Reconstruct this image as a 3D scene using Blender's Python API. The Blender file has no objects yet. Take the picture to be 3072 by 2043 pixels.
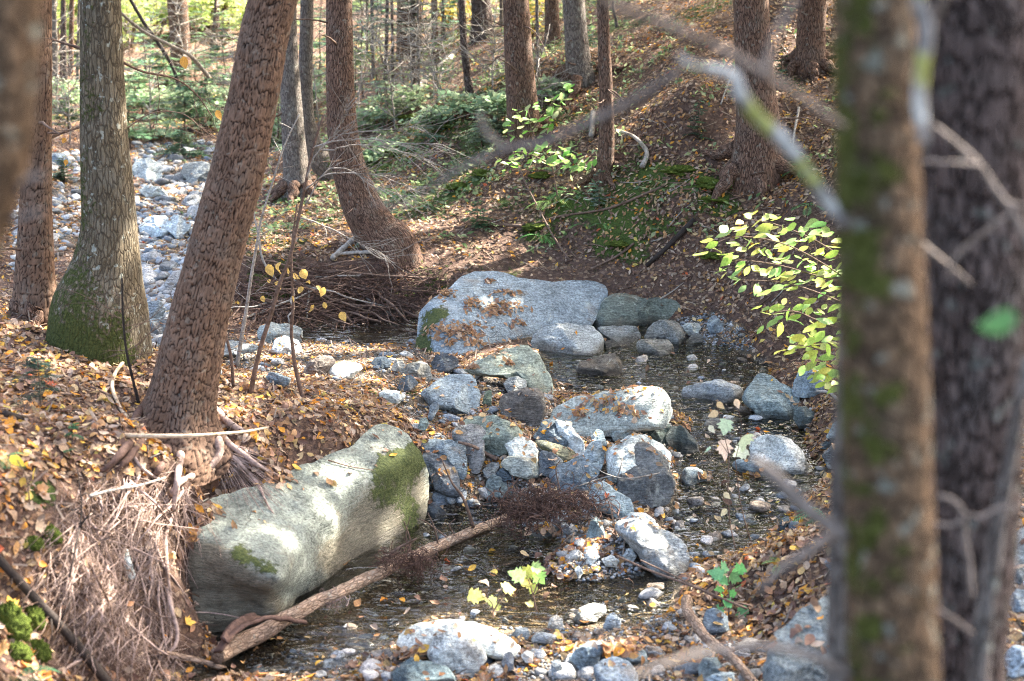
import bpy, math, random
import numpy as np
from mathutils import Vector, Matrix
from mathutils.bvhtree import BVHTree

random.seed(7)
RNG = np.random.default_rng(7)
SC = bpy.context.scene
COL = SC.collection

# ------------------------------------------------------------------ camera
PITCH = math.radians(15.0)
CAM_Z = 3.0
LENS = 50.0
cam_d = bpy.data.cameras.new('camera')
cam = bpy.data.objects.new('camera', cam_d)
COL.objects.link(cam)
cam.location = (0, 0, CAM_Z)
cam.rotation_euler = (math.pi / 2 - PITCH, 0, 0)
cam_d.lens = LENS
cam_d.sensor_width = 36.0
cam_d.clip_start = 0.05
cam_d.clip_end = 400
cam_d.dof.use_dof = True
cam_d.dof.focus_distance = 9.3
cam_d.dof.aperture_fstop = 2.3
SC.camera = cam

# ------------------------------------------------------------------ sky, sun, exposure
SUN_AZ = math.radians(38.0)      # from +x towards +y
SUN_EL = math.radians(44.0)
SUN_DIR = np.array([math.cos(SUN_EL) * math.cos(SUN_AZ), math.cos(SUN_EL) * math.sin(SUN_AZ), math.sin(SUN_EL)])
world = bpy.data.worlds.new('World')
SC.world = world
world.use_nodes = True
wn = world.node_tree.nodes
sky = wn.new('ShaderNodeTexSky')
sky.sky_type = 'NISHITA'
sky.sun_disc = False
sky.sun_elevation = SUN_EL
sky.sun_rotation = math.pi / 2 - SUN_AZ
sky.air_density = 1.0
sky.dust_density = 7.0
sky.ozone_density = 0.2
bg = wn['Background']
bg.inputs['Strength'].default_value = 0.15
world.node_tree.links.new(sky.outputs['Color'], bg.inputs['Color'])
sun_d = bpy.data.lights.new('sun', 'SUN')
sun_d.energy = 5.0
sun_d.angle = math.radians(0.5)
sun_d.color = (1.0, 0.93, 0.82)
sun = bpy.data.objects.new('sun', sun_d)
COL.objects.link(sun)
sun.rotation_euler = Vector(SUN_DIR.tolist()).to_track_quat('Z', 'Y').to_euler()
SC.view_settings.view_transform = 'Standard'
SC.view_settings.look = 'None'
SC.view_settings.gamma = 1.0
SC.view_settings.exposure = 2.9
SC.view_settings.use_curve_mapping = False
SC.render.engine = 'CYCLES'
cy = SC.cycles
cy.use_denoising = True
cy.filter_width = 0.95
cy.denoising_prefilter = 'NONE'
cy.denoising_input_passes = 'RGB_ALBEDO_NORMAL'
cy.max_bounces = 6
cy.diffuse_bounces = 3
cy.glossy_bounces = 3
cy.transmission_bounces = 4
cy.transparent_max_bounces = 8
cy.caustics_reflective = False
cy.caustics_refractive = False
cy.sample_clamp_indirect = 6.0

# ------------------------------------------------------------------ projection helpers
W, H = 3072, 2043                      # photograph pixels
F = LENS / 36.0 * W
CX, CYY = W / 2, H / 2
QK = W / 2358.0                        # coordinates read in a 2358 px wide view
CP, SP = math.cos(PITCH), math.sin(PITCH)
CAM = np.array([0, 0, CAM_Z])


def ray(u, v):
    u = np.asarray(u, float); v = np.asarray(v, float)
    a = (u - CX) / F; b = (CYY - v) / F
    return np.stack([a, CP + b * SP, -SP + b * CP], -1)


def pt(u, v, t):
    return CAM + ray(u, v) * np.asarray(t, float)[..., None]


def ptq(u, v, t):
    return pt(np.asarray(u, float) * QK, np.asarray(v, float) * QK, t)


def on_z(u, v, z):
    d = ray(u, v)
    t = (np.asarray(z, float) - CAM_Z) / d[..., 2]
    return CAM + d * t[..., None]


def proj_q(P):
    P = np.asarray(P, float)
    d = P - CAM
    fw = d[..., 1] * CP - d[..., 2] * SP
    up = d[..., 1] * SP + d[..., 2] * CP
    fw = np.where(fw < 0.05, 0.05, fw)
    return (CX + F * d[..., 0] / fw) / QK, (CYY - F * up / fw) / QK, fw


# ------------------------------------------------------------------ noise (vectorised)
def _hash(ix, iy, iz, seed):
    h = (ix.astype(np.int64) * 374761393 + iy.astype(np.int64) * 668265263 + iz.astype(np.int64) * 2147483647 + seed * 1274126177) & 0xFFFFFFFF
    h = ((h ^ (h >> 13)) * 1274126177) & 0xFFFFFFFF
    h = ((h ^ (h >> 16)) * 2246822519) & 0xFFFFFFFF
    return ((h ^ (h >> 15)) & 0xFFFFFF) / float(0xFFFFFF)


def vnoise(P, seed=0):
    P = np.asarray(P, float)
    I = np.floor(P).astype(np.int64)
    f = P - I
    f = f * f * f * (f * (f * 6 - 15) + 10)
    x, y, z = I[..., 0], I[..., 1], I[..., 2]
    fx, fy, fz = f[..., 0], f[..., 1], f[..., 2]
    def L(a, b, t): return a + (b - a) * t
    c = [[[_hash(x + i, y + j, z + k, seed) for k in (0, 1)] for j in (0, 1)] for i in (0, 1)]
    a0 = L(L(c[0][0][0], c[1][0][0], fx), L(c[0][1][0], c[1][1][0], fx), fy)
    a1 = L(L(c[0][0][1], c[1][0][1], fx), L(c[0][1][1], c[1][1][1], fx), fy)
    return L(a0, a1, fz) * 2 - 1


def fbm(P, octaves=4, seed=0, gain=0.5, lac=2.03):
    P = np.asarray(P, float)
    s = 0; a = 1.0; n = 0
    for o in range(octaves):
        s = s + a * vnoise(P * lac ** o + o * 17.3, seed + o)
        n += a; a *= gain
    return s / n


def worley2(u, v, pu, seed=0):
    """F1, F2 and the cell's random number; u wraps with period pu (cells)."""
    iu = np.floor(u).astype(np.int64); iv = np.floor(v).astype(np.int64)
    f1 = np.full(u.shape, 9.0); f2 = np.full(u.shape, 9.0); cid = np.zeros(u.shape)
    for di in (-1, 0, 1):
        for dj in (-1, 0, 1):
            ci = iu + di; cj = iv + dj
            wi = np.mod(ci, pu); z = np.zeros_like(wi)
            ox = _hash(wi, cj, z, seed); oy = _hash(wi, cj, z + 1, seed)
            dx = ci + 0.15 + 0.7 * ox - u; dy = cj + 0.1 + 0.8 * oy - v
            d = np.sqrt(dx * dx + dy * dy)
            n1 = d < f1
            f2 = np.where(n1, f1, np.minimum(f2, d))
            cid = np.where(n1, _hash(wi, cj, z + 2, seed), cid)
            f1 = np.where(n1, d, f1)
    return f1, f2, cid


def in_poly(px, py, poly):
    poly = np.asarray(poly, float)
    inside = np.zeros(np.shape(px), bool)
    n = len(poly)
    for i in range(n):
        x1, y1 = poly[i]; x2, y2 = poly[(i + 1) % n]
        c = ((y1 > py) != (y2 > py)) & (px < (x2 - x1) * (py - y1) / (y2 - y1 + 1e-12) + x1)
        inside ^= c
    return inside


def sstep(a, b, x):
    t = np.clip((x - a) / (b - a), 0, 1)
    return t * t * (3 - 2 * t)


def nrm(v):
    v = np.asarray(v, float)
    return v / (np.linalg.norm(v, axis=-1, keepdims=True) + 1e-12)


# ------------------------------------------------------------------ object helpers
def make_mesh(name, V, Fs, mats=(), smooth=True, attrs=None, matidx=None):
    """Fs: an (n,k) array or a list of such arrays."""
    if not isinstance(Fs, (list, tuple)):
        Fs = [Fs]
    Fs = [np.asarray(f, np.int32) for f in Fs if len(f)]
    V = np.asarray(V, np.float32)
    me = bpy.data.meshes.new(name)
    me.vertices.add(len(V))
    me.vertices.foreach_set('co', V.ravel())
    loops = np.concatenate([f.ravel() for f in Fs])
    tot = np.concatenate([np.full(len(f), f.shape[1], np.int32) for f in Fs])
    start = np.concatenate([[0], np.cumsum(tot)[:-1]]).astype(np.int32)
    me.loops.add(len(loops))
    me.loops.foreach_set('vertex_index', loops)
    me.polygons.add(len(tot))
    me.polygons.foreach_set('loop_start', start)
    me.polygons.foreach_set('loop_total', tot)
    me.update(calc_edges=True)
    if smooth:
        me.polygons.foreach_set('use_smooth', np.ones(len(tot), bool))
    for m in mats:
        me.materials.append(m)
    if matidx is not None:
        me.polygons.foreach_set('material_index', np.asarray(matidx, np.int32))
    for k, a in (attrs or {}).items():
        a = np.asarray(a, np.float32)
        if a.ndim == 1:
            at = me.attributes.new(k, 'FLOAT', 'POINT'); at.data.foreach_set('value', a)
        elif k == 'Col':
            if a.shape[1] == 3:
                a = np.concatenate([a, np.ones((len(a), 1), np.float32)], 1)
            at = me.attributes.new(k, 'FLOAT_COLOR', 'POINT'); at.data.foreach_set('color', a.ravel())
        else:
            at = me.attributes.new(k, 'FLOAT_VECTOR', 'POINT'); at.data.foreach_set('vector', a.ravel())
    return me


def link(o, parent=None):
    COL.objects.link(o)
    if parent is not None:
        o.parent = parent
    return o


def tag(o, label=None, cat=None, group=None, kind=None):
    if label: o['label'] = label
    if cat: o['category'] = cat
    if group: o['group'] = group
    if kind: o['kind'] = kind
    return o


def root_of(o):
    p = np.zeros(3)
    while o is not None:
        p = p + np.array(o.location); o = o.parent
    return p


def empty(name, loc, label, cat, group=None):
    o = bpy.data.objects.new(name, None)
    o.empty_display_size = 0.1
    o.location = [float(c) for c in loc]
    link(o)
    return tag(o, label, cat, group)


def part(name, V, Fs, mat, parent, kind=None, label=None, **kw):
    """world-space vertices, stored relative to the thing's own base"""
    off = root_of(parent)
    me = make_mesh(name, np.asarray(V) - off, Fs, [mat], **kw)
    o = bpy.data.objects.new(name, me)
    link(o, parent)
    return tag(o, label, None, None, kind)


def single(name, V, Fs, mat, label=None, cat=None, group=None, kind=None, base=None, **kw):
    V = np.asarray(V, float)
    if base is None:
        base = np.array([V[:, 0].mean(), V[:, 1].mean(), V[:, 2].min()])
    me = make_mesh(name, V - base, Fs, [mat], **kw)
    o = bpy.data.objects.new(name, me)
    o.location = [float(c) for c in base]
    link(o)
    return tag(o, label, cat, group, kind)


# ------------------------------------------------------------------ geometry helpers
def smooth_path(P, n):
    """Catmull-Rom through P (any columns), n samples equally spaced in length"""
    P = np.asarray(P, float)
    if len(P) == 2:
        s = np.linspace(0, 1, n)[:, None]
        return P[0] * (1 - s) + P[1] * s
    Q = np.vstack([2 * P[0] - P[1], P, 2 * P[-1] - P[-2]])
    out = []
    for i in range(len(P) - 1):
        p0, p1, p2, p3 = Q[i], Q[i + 1], Q[i + 2], Q[i + 3]
        t = np.linspace(0, 1, 24, endpoint=False)[:, None]
        out.append(0.5 * ((2 * p1) + (-p0 + p2) * t + (2 * p0 - 5 * p1 + 4 * p2 - p3) * t ** 2 + (-p0 + 3 * p1 - 3 * p2 + p3) * t ** 3))
    out = np.vstack(out + [P[-1:]])
    d = np.concatenate([[0], np.cumsum(np.linalg.norm(np.diff(out[:, :3], axis=0), axis=1))])
    s = np.linspace(0, d[-1], n)
    return np.stack([np.interp(s, d, out[:, k]) for k in range(out.shape[1])], 1)


def frames_along(P):
    T = np.gradient(P, axis=0); T = nrm(T)
    N = np.zeros_like(P)
    ref = np.array([0, 1, 0.0]) if abs(T[0, 1]) < 0.9 else np.array([1.0, 0, 0])
    n = ref - T[0] * ref.dot(T[0]); n /= np.linalg.norm(n)
    for i in range(len(P)):
        n = n - T[i] * n.dot(T[i]); n /= (np.linalg.norm(n) + 1e-12)
        N[i] = n
    return T, N, np.cross(T, N)


def tube(P, R, seg=8, cap=True):
    P = np.asarray(P, float); R = np.broadcast_to(np.asarray(R, float), (len(P),)) if np.ndim(R) < 2 else R
    T, N, B = frames_along(P)
    th = np.linspace(0, 2 * np.pi, seg, endpoint=False)
    c, s = np.cos(th), np.sin(th)
    RR = R[:, None] if R.ndim == 1 else R
    V = P[:, None, :] + RR[..., None] * (c[None, :, None] * N[:, None, :] + s[None, :, None] * B[:, None, :])
    n = len(P)
    i = np.arange(n - 1)[:, None] * seg; j = np.arange(seg)[None, :]; j2 = (j + 1) % seg
    Fq = np.stack([i + j, i + j2, i + seg + j2, i + seg + j], -1).reshape(-1, 4)
    V = V.reshape(-1, 3)
    L = np.concatenate([[0], np.cumsum(np.linalg.norm(np.diff(P, axis=0), axis=1))])
    Rm = RR.mean(1)
    bk = np.stack([np.repeat(Rm, seg) * np.tile(c, n), np.repeat(Rm, seg) * np.tile(s, n), np.repeat(L, seg)], 1)
    faces = [Fq]
    if cap:
        k = len(V)
        V = np.vstack([V, P[:1], P[-1:]])
        bk = np.vstack([bk, [[0, 0, 0]], [[0, 0, L[-1]]]])
        a = np.arange(seg); b = (a + 1) % seg
        faces.append(np.stack([np.full(seg, k), b, a], 1))
        faces.append(np.stack([np.full(seg, k + 1), (n - 1) * seg + a, (n - 1) * seg + b], 1))
    return V, faces, bk


class Acc:
    """collects pieces of geometry for one mesh"""
    def __init__(s): s.V = []; s.F = {}; s.A = {}; s.n = 0
    def add(s, V, Fs, **attrs):
        if not isinstance(Fs, (list, tuple)): Fs = [Fs]
        V = np.asarray(V, float)
        for f in Fs:
            f = np.asarray(f)
            if len(f): s.F.setdefault(f.shape[1], []).append(f + s.n)
        s.V.append(V); s.n += len(V)
        for k, a in attrs.items():
            a = np.asarray(a, float)
            if a.ndim == 1 and k == 'Col': a = np.broadcast_to(a, (len(V), len(a)))
            if a.ndim == 0: a = np.full(len(V), float(a))
            s.A.setdefault(k, []).append(a)
    def get(s):
        return np.vstack(s.V), [np.vstack(f) for f in s.F.values()], {k: np.concatenate(a) for k, a in s.A.items()}


def frames_n(n, ang):
    """rotation matrices whose z column is n and whose y column has heading ang"""
    n = nrm(n)
    ref = np.where(np.abs(n[:, 2:3]) < 0.95, np.array([[0, 0, 1.0]]), np.array([[1.0, 0, 0]]))
    t1 = nrm(np.cross(ref, n)); t2 = np.cross(n, t1)
    y = np.cos(ang)[:, None] * t1 + np.sin(ang)[:, None] * t2
    x = np.cross(y, n)
    return np.stack([x, y, n], 2)


def place(V, Fq, P, R, S):
    """copies of one small mesh: V (m,3), faces list, positions P, rotations R, scales S (n,) or (n,3)"""
    S = np.asarray(S, float)
    if S.ndim == 1: S = S[:, None].repeat(3, 1)
    VV = np.einsum('nij,nmj->nmi', R, V[None] * S[:, None, :]) + P[:, None, :]
    m = len(V); n = len(P)
    out = []
    for f in Fq:
        out.append((f[None] + (np.arange(n) * m)[:, None, None]).reshape(-1, f.shape[1]))
    return VV.reshape(-1, 3), out


def leaf_shape(kind='beech', curl=0.2, rng=None):
    """a leaf of length 1 along +y, folded on its midrib"""
    if kind == 'beech':
        ys = np.array([0, .18, .42, .68, .88, 1.0]); w = np.array([.02, .2, .27, .2, .08, 0.0])
    elif kind == 'ovate':
        ys = np.array([0, .12, .35, .6, .85, 1.0]); w = np.array([.03, .26, .34, .25, .1, 0.0])
    elif kind == 'needle':
        ys = np.array([0, .5, 1.0]); w = np.array([.05, .1, 0.0])
    if kind in ('beech', 'ovate', 'needle'):
        n = len(ys)
        z = curl * (ys - 0.4) ** 2 * 1.2
        mid = np.stack([np.zeros(n), ys, z], 1)
        up = abs(curl) * .8
        l = np.stack([-w, ys + w * .15, z + w * up], 1); r = np.stack([w, ys + w * .15, z + w * up], 1)
        V = np.vstack([l, mid, r])
        f = []
        for i in range(n - 1):
            f.append([i, n + i, n + i + 1, i + 1]); f.append([n + i, 2 * n + i, 2 * n + i + 1, n + i + 1])
        return V, [np.array(f)]
    # maple: lobed fan about a point on the midrib
    half = [(.0, .0), (.16, -.04), (.42, .06), (.30, .2), (.56, .44), (.36, .46), (.40, .62), (.22, .62), (.14, .82), (0, 1.0)]
    pts = half + [(-x, y) for x, y in half[-2:0:-1]]
    pts = np.array(pts)
    rr = np.hypot(pts[:, 0], pts[:, 1] - .35)
    z = curl * (rr ** 2) * 1.5 + curl * .6 * np.abs(pts[:, 0])
    V = np.vstack([[[0, .35, 0]], np.stack([pts[:, 0], pts[:, 1], z], 1)])
    k = len(pts)
    f = np.array([[0, 1 + i, 1 + (i + 1) % k] for i in range(k)])
    return V, [f]
# ------------------------------------------------------------------ materials
class NT:
    def __init__(s, name):
        s.m = bpy.data.materials.new(name); s.m.use_nodes = True
        s.t = s.m.node_tree; s.t.nodes.clear()
        s.out = s.t.nodes.new('ShaderNodeOutputMaterial')
    def n(s, typ, **kw):
        nd = s.t.nodes.new(typ)
        for k, v in kw.items(): setattr(nd, k, v)
        return nd
    def l(s, a, b): s.t.links.new(a, b)
    def put(s, v, sock):
        if v is None: return
        if isinstance(v, (int, float)): sock.default_value = v
        elif isinstance(v, (tuple, list)):
            sock.default_value = tuple(v) + (1,) if (len(v) == 3 and len(sock.default_value) == 4) else tuple(v)
        else: s.l(v, sock)
    def attr(s, name, out='Vector'):
        return s.n('ShaderNodeAttribute', attribute_name=name).outputs[out]
    def pos(s): return s.n('ShaderNodeNewGeometry').outputs['Position']
    def nor(s): return s.n('ShaderNodeNewGeometry').outputs['Normal']
    def obj(s): return s.n('ShaderNodeTexCoord').outputs['Object']
    def mapv(s, v, scale=(1, 1, 1), rot=(0, 0, 0), loc=(0, 0, 0)):
        nd = s.n('ShaderNodeMapping'); s.l(v, nd.inputs[0])
        s.put(loc, nd.inputs[1]); nd.inputs[2].default_value = rot; nd.inputs[3].default_value = scale
        return nd.outputs[0]
    def noise(s, v, scale=5, detail=4, rough=.55, dist=0, color=False):
        nd = s.n('ShaderNodeTexNoise'); s.l(v, nd.inputs['Vector'])
        nd.inputs['Scale'].default_value = scale; nd.inputs['Detail'].default_value = detail
        nd.inputs['Roughness'].default_value = rough; nd.inputs['Distortion'].default_value = dist
        return nd.outputs[1 if color else 0]
    def vor(s, v, scale=5, feature='F1', out='Distance', rnd=1):
        nd = s.n('ShaderNodeTexVoronoi', feature=feature); s.l(v, nd.inputs['Vector'])
        nd.inputs['Scale'].default_value = scale; nd.inputs['Randomness'].default_value = rnd
        return nd.outputs[out]
    def ramp(s, f, stops, interp='LINEAR'):
        nd = s.n('ShaderNodeValToRGB'); s.put(f, nd.inputs[0])
        cr = nd.color_ramp; cr.interpolation = interp
        while len(cr.elements) < len(stops): cr.elements.new(0.5)
        for e, (p, c) in zip(cr.elements, stops):
            e.position = p
            if isinstance(c, (int, float)): c = (c, c, c)
            e.color = tuple(c) + (1,)
        return nd.outputs[0]
    def step(s, f, a, b):
        nd = s.n('ShaderNodeMapRange', interpolation_type='SMOOTHSTEP'); s.put(f, nd.inputs[0])
        nd.inputs[1].default_value = a; nd.inputs[2].default_value = b
        return nd.outputs[0]
    def mix(s, f, a, b, mode='MIX'):
        nd = s.n('ShaderNodeMix', data_type='RGBA', blend_type=mode)
        s.put(f, nd.inputs[0]); s.put(a, nd.inputs[6]); s.put(b, nd.inputs[7])
        return nd.outputs[2]
    def math(s, op, a, b=None, c=None):
        nd = s.n('ShaderNodeMath', operation=op); s.put(a, nd.inputs[0]); s.put(b, nd.inputs[1])
        if c is not None: s.put(c, nd.inputs[2])
        return nd.outputs[0]
    def sep(s, v):
        nd = s.n('ShaderNodeSeparateXYZ'); s.l(v, nd.inputs[0]); return nd.outputs
    def bump(s, h, strength=.5, dist=.01, normal=None):
        nd = s.n('ShaderNodeBump'); s.put(h, nd.inputs['Height']); s.put(strength, nd.inputs['Strength'])
        nd.inputs['Distance'].default_value = dist
        if normal is not None: s.l(normal, nd.inputs['Normal'])
        return nd.outputs[0]
    def bsdf(s, col, rough=.85, spec=.3, normal=None):
        nd = s.n('ShaderNodeBsdfPrincipled')
        s.put(col, nd.inputs['Base Color']); s.put(rough, nd.inputs['Roughness']); s.put(spec, nd.inputs['Specular IOR Level'])
        if normal is not None: s.l(normal, nd.inputs['Normal'])
        return nd.outputs[0]
    def done(s, sh): s.l(sh, s.out.inputs[0]); return s.m


def mat_rock():
    t = NT('stone')
    oi = t.n('ShaderNodeObjectInfo')
    rnd = oi.outputs['Random']
    p = t.pos()
    loc = t.n('ShaderNodeCombineXYZ'); t.l(t.math('MULTIPLY', rnd, 37.0), loc.inputs[0]); t.l(t.math('MULTIPLY', rnd, 91.0), loc.inputs[2])
    add = t.n('ShaderNodeVectorMath', operation='ADD'); t.l(p, add.inputs[0]); t.l(loc.outputs[0], add.inputs[1])
    p = add.outputs[0]
    big = t.noise(p, 3.5, 5, .6)
    mid = t.noise(p, 14, 5, .65, .4)
    fine = t.noise(p, 62, 4, .8)
    streak = t.noise(t.mapv(p, (1.2, 3, 26), (.5, .35, .2)), 3.2, 5, .6, 1.0)
    f = t.math('ADD', t.math('MULTIPLY', big, .55), t.math('ADD', t.math('MULTIPLY', mid, .5), t.math('MULTIPLY', streak, .45)))
    f = t.ramp(f, [(.45, .38), (.72, .95), (1.0, 1.5)])
    c = t.mix(1.0, oi.outputs['Color'], f, 'MULTIPLY')
    sp = t.ramp(fine, [(.34, .3), (.5, 1.0), (.64, 1.6)])
    c = t.mix(.8, c, t.mix(1.0, c, sp, 'MULTIPLY'))
    # warm / iron tinted patches, pale lichen, thin dark seams
    warm = t.step(t.noise(p, 5.5, 4, .6), .55, .72)
    c = t.mix(t.math('MULTIPLY', warm, .35), c, (.26, .19, .12))
    lich = t.step(t.noise(p, 9, 6, .7, .6), .58, .68)
    c = t.mix(t.math('MULTIPLY', lich, .38), c, (.5, .52, .46))
    crk = t.math('ABSOLUTE', t.math('SUBTRACT', t.noise(t.mapv(p, (1, 1.3, 3.4), (.5, .4, .9)), 2.6, 4, .55, .8), .5))
    seam = t.math('MAXIMUM', t.step(crk, .0, .012), t.step(t.noise(p, 2.3, 2, .5), .62, .5))
    c = t.mix(t.math('MULTIPLY', t.math('SUBTRACT', 1.0, seam), .6), c, (.04, .037, .033))
    fol = t.noise(t.mapv(p, (3.5, 6, 22), (.25, .3, .5)), 2.6, 7, .75, 2.2)
    c = t.mix(t.ramp(t.noise(p, 1.1, 2, .5), [(.4, .15), (.6, .85)]), c, t.mix(1.0, c, t.ramp(fol, [(.36, .35), (.5, 1.0), (.66, 1.5)]), 'MULTIPLY'))
    st = t.step(t.math('ADD', t.attr('stain', 'Fac'), t.math('MULTIPLY', t.math('SUBTRACT', streak, .5), .9)), .3, .75)
    c = t.mix(t.math('MULTIPLY', st, .85), c, t.ramp(fol, [(.35, (.06, .052, .034)), (.52, (.15, .128, .088)), (.68, (.25, .22, .165))]))
    # moss
    ms = t.attr('moss', 'Fac')
    mn = t.noise(p, 26, 6, .7)
    mm = t.step(t.math('ADD', ms, t.math('MULTIPLY', t.math('SUBTRACT', mn, .5), 1.5)), .42, .62)
    mcol = t.ramp(t.noise(p, 60, 4, .7), [(.3, (.025, .04, .01)), (.55, (.07, .085, .024)), (.75, (.14, .155, .05))])
    c = t.mix(mm, c, mcol)
    # wet below the splash line
    wet = t.math('MULTIPLY', t.attr('wet', 'Fac'), t.math('SUBTRACT', 1.0, mm))
    c = t.mix(wet, c, t.mix(1.0, c, (.34, .32, .3), 'MULTIPLY'))
    h = t.math('ADD', t.math('MULTIPLY', mid, .5), t.math('ADD', t.math('MULTIPLY', fine, .16), t.math('MULTIPLY', streak, .6)))
    h = t.math('ADD', h, t.math('MULTIPLY', t.math('MULTIPLY', mm, mn), 1.2))
    h = t.math('ADD', h, t.math('MULTIPLY', seam, .35))
    h = t.math('ADD', h, t.math('MULTIPLY', fol, .7))
    nb = t.bump(h, .75, .022)
    ro = t.math('SUBTRACT', .85, t.math('MULTIPLY', wet, .55))
    return t.done(t.bsdf(c, ro, .3, nb))


def mat_bark(name, ridge, crevice, grey, cell=(.022, .055), lichen=.25, hero=False, bump=1.0, plate=1.0, mosscol=((.03, .045, .01), (.1, .13, .025))):
    t = NT(name)
    b = t.attr('bk')
    warp = t.n('ShaderNodeVectorMath', operation='ADD')
    wsc = t.n('ShaderNodeVectorMath', operation='SCALE'); wsc.inputs['Scale'].default_value = cell[0] * .9
    t.l(t.noise(b, .5 / cell[0], 3, .6, color=True), wsc.inputs[0])
    t.l(b, warp.inputs[0]); t.l(wsc.outputs[0], warp.inputs[1])
    sv = t.mapv(warp.outputs[0], (1 / cell[0], 1 / cell[0], 1 / cell[1]))
    if hero:
        edge = t.attr('crev', 'Fac')
    else:
        e = t.vor(sv, 1.0, 'DISTANCE_TO_EDGE')
        w2 = t.noise(t.mapv(b, (1.6 / cell[0], 1.6 / cell[0], .5 / cell[1])), 1.0, 4, .6, .7)
        edge = t.math('MULTIPLY', t.step(e, .0, .16), t.math('ADD', .6, t.math('MULTIPLY', t.step(w2, .3, .5), .4)))
        edge = t.math('SUBTRACT', 1.0, t.math('MULTIPLY', t.math('SUBTRACT', 1.0, edge), plate))
    cellc = t.noise(sv, .9, 2, .5)
    fine = t.noise(t.mapv(b, (160, 160, 50)), 1.0, 5, .7)
    big = t.noise(b, 5, 4, .6)
    rc = t.mix(t.step(cellc, .35, .65), ridge, tuple(k * 1.45 for k in ridge))
    rc = t.mix(t.math('MULTIPLY', t.step(big, .45, .7), .6), rc, grey)
    rc = t.mix(.55, rc, t.mix(1.0, rc, t.ramp(fine, [(.3, .5), (.55, 1.05), (.75, 1.5)]), 'MULTIPLY'))
    c = t.mix(edge, crevice, rc)
    li = t.step(t.noise(b, 34 if name == 'mossy_bark' else 24, 3 if name == 'mossy_bark' else 5, .55, .3), .6, .66)
    c = t.mix(t.math('MULTIPLY', li, lichen), c, (.24, .24, .19) if name == 'mossy_bark' else (.38, .4, .34))
    ms = t.attr('moss', 'Fac')
    mn = t.noise(b, 22 if name == 'mossy_bark' else 38, 5, .65)
    mm = t.step(t.math('ADD', ms, t.math('MULTIPLY', t.math('SUBTRACT', mn, .5), 3.0 if name == 'mossy_bark' else 1.6)), .42, .65)
    mcol = t.ramp(t.noise(b, 90, 3, .7), [(.35, mosscol[0]), (.7, mosscol[1])])
    c = t.mix(mm, c, mcol)
    h = t.math('ADD', t.math('MULTIPLY', edge, .0 if hero else 1.0), t.math('ADD', t.math('MULTIPLY', fine, .45), t.math('MULTIPLY', mm, .4)))
    nb = t.bump(h, .8 * bump, .012)
    return t.done(t.bsdf(c, .92, .15, nb))


def mat_ground():
    t = NT('forest_soil')
    p = t.pos()
    hill = t.noise(p, 1.6, 5, .65)
    crumb = t.noise(p, 38, 6, .75)
    soil = t.ramp(crumb, [(.28, (.022, .013, .01)), (.5, (.085, .052, .039)), (.72, (.17, .11, .085))])
    vc = t.vor(t.mapv(p, (1, 1, 1.6)), 30, 'F1', 'Color')
    bits = t.ramp(t.sep(vc)[0], [(0, (.05, .03, .02)), (.35, (.14, .08, .05)), (.6, (.27, .16, .09)), (.85, (.4, .29, .2)), (1, (.2, .12, .09))])
    vd = t.vor(t.mapv(p, (1, 1, 1.6)), 30, 'DISTANCE_TO_EDGE')
    bm = t.math('MULTIPLY', t.step(vd, .015, .09), t.step(t.math('ADD', t.sep(vc)[1], t.math('MULTIPLY', t.math('SUBTRACT', hill, .5), 1.6)), .35, .55))
    bm = t.math('MULTIPLY', bm, t.math('ADD', .25, t.math('MULTIPLY', t.attr('leafy', 'Fac'), .75)))
    c = t.mix(bm, soil, bits)
    # gravel / stream bed
    gv = t.vor(p, 46, 'F1', 'Color'); gd = t.vor(p, 46, 'DISTANCE_TO_EDGE')
    gcol = t.ramp(t.sep(gv)[0], [(0, (.05, .05, .05)), (.3, (.12, .115, .105)), (.6, (.2, .175, .145)), (.85, (.3, .28, .26)), (1, (.12, .08, .05))])
    gcol = t.mix(t.step(gd, .0, .12), (.03, .025, .02), gcol)
    sand = t.ramp(t.noise(p, 9, 6, .7), [(.3, (.09, .07, .05)), (.7, (.3, .23, .155))])
    gcol = t.mix(t.step(t.noise(p, 4.5, 4, .6), .42, .62), gcol, sand)
    gcol = t.mix(t.math('MULTIPLY', t.attr('sand', 'Fac'), t.step(t.noise(p, 7, 4, .6), .3, .55)), gcol, t.ramp(t.noise(p, 60, 5, .7), [(.3, (.2, .15, .1)), (.6, (.5, .4, .28)), (.8, (.62, .53, .4))]))
    g = t.attr('gravel', 'Fac')
    gm = t.step(t.math('ADD', g, t.math('MULTIPLY', t.math('SUBTRACT', crumb, .5), .7)), .35, .65)
    c = t.mix(gm, c, gcol)
    # moss and low green growth
    ms = t.attr('moss', 'Fac')
    mn = t.noise(p, 22, 6, .72)
    mm = t.step(t.math('ADD', ms, t.math('MULTIPLY', t.math('SUBTRACT', mn, .5), 1.5)), .45, .68)
    mcol = t.ramp(t.noise(p, 70, 4, .7), [(.3, (.022, .04, .01)), (.6, (.07, .1, .022)), (.8, (.15, .18, .04))])
    c = t.mix(mm, c, mcol)
    wet = t.attr('wet', 'Fac')
    c = t.mix(wet, c, t.mix(1.0, c, (.72, .68, .6), 'MULTIPLY'))
    h = t.math('ADD', t.math('MULTIPLY', crumb, .7), t.math('ADD', t.math('MULTIPLY', bm, .5), t.math('MULTIPLY', t.math('MULTIPLY', gm, t.step(gd, 0, .2)), .8)))
    h = t.math('ADD', h, t.math('MULTIPLY', mm, .8))
    nb = t.bump(h, .9, .025)
    return t.done(t.bsdf(c, t.math('SUBTRACT', .95, t.math('MULTIPLY', wet, .4)), .2, nb))


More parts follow.
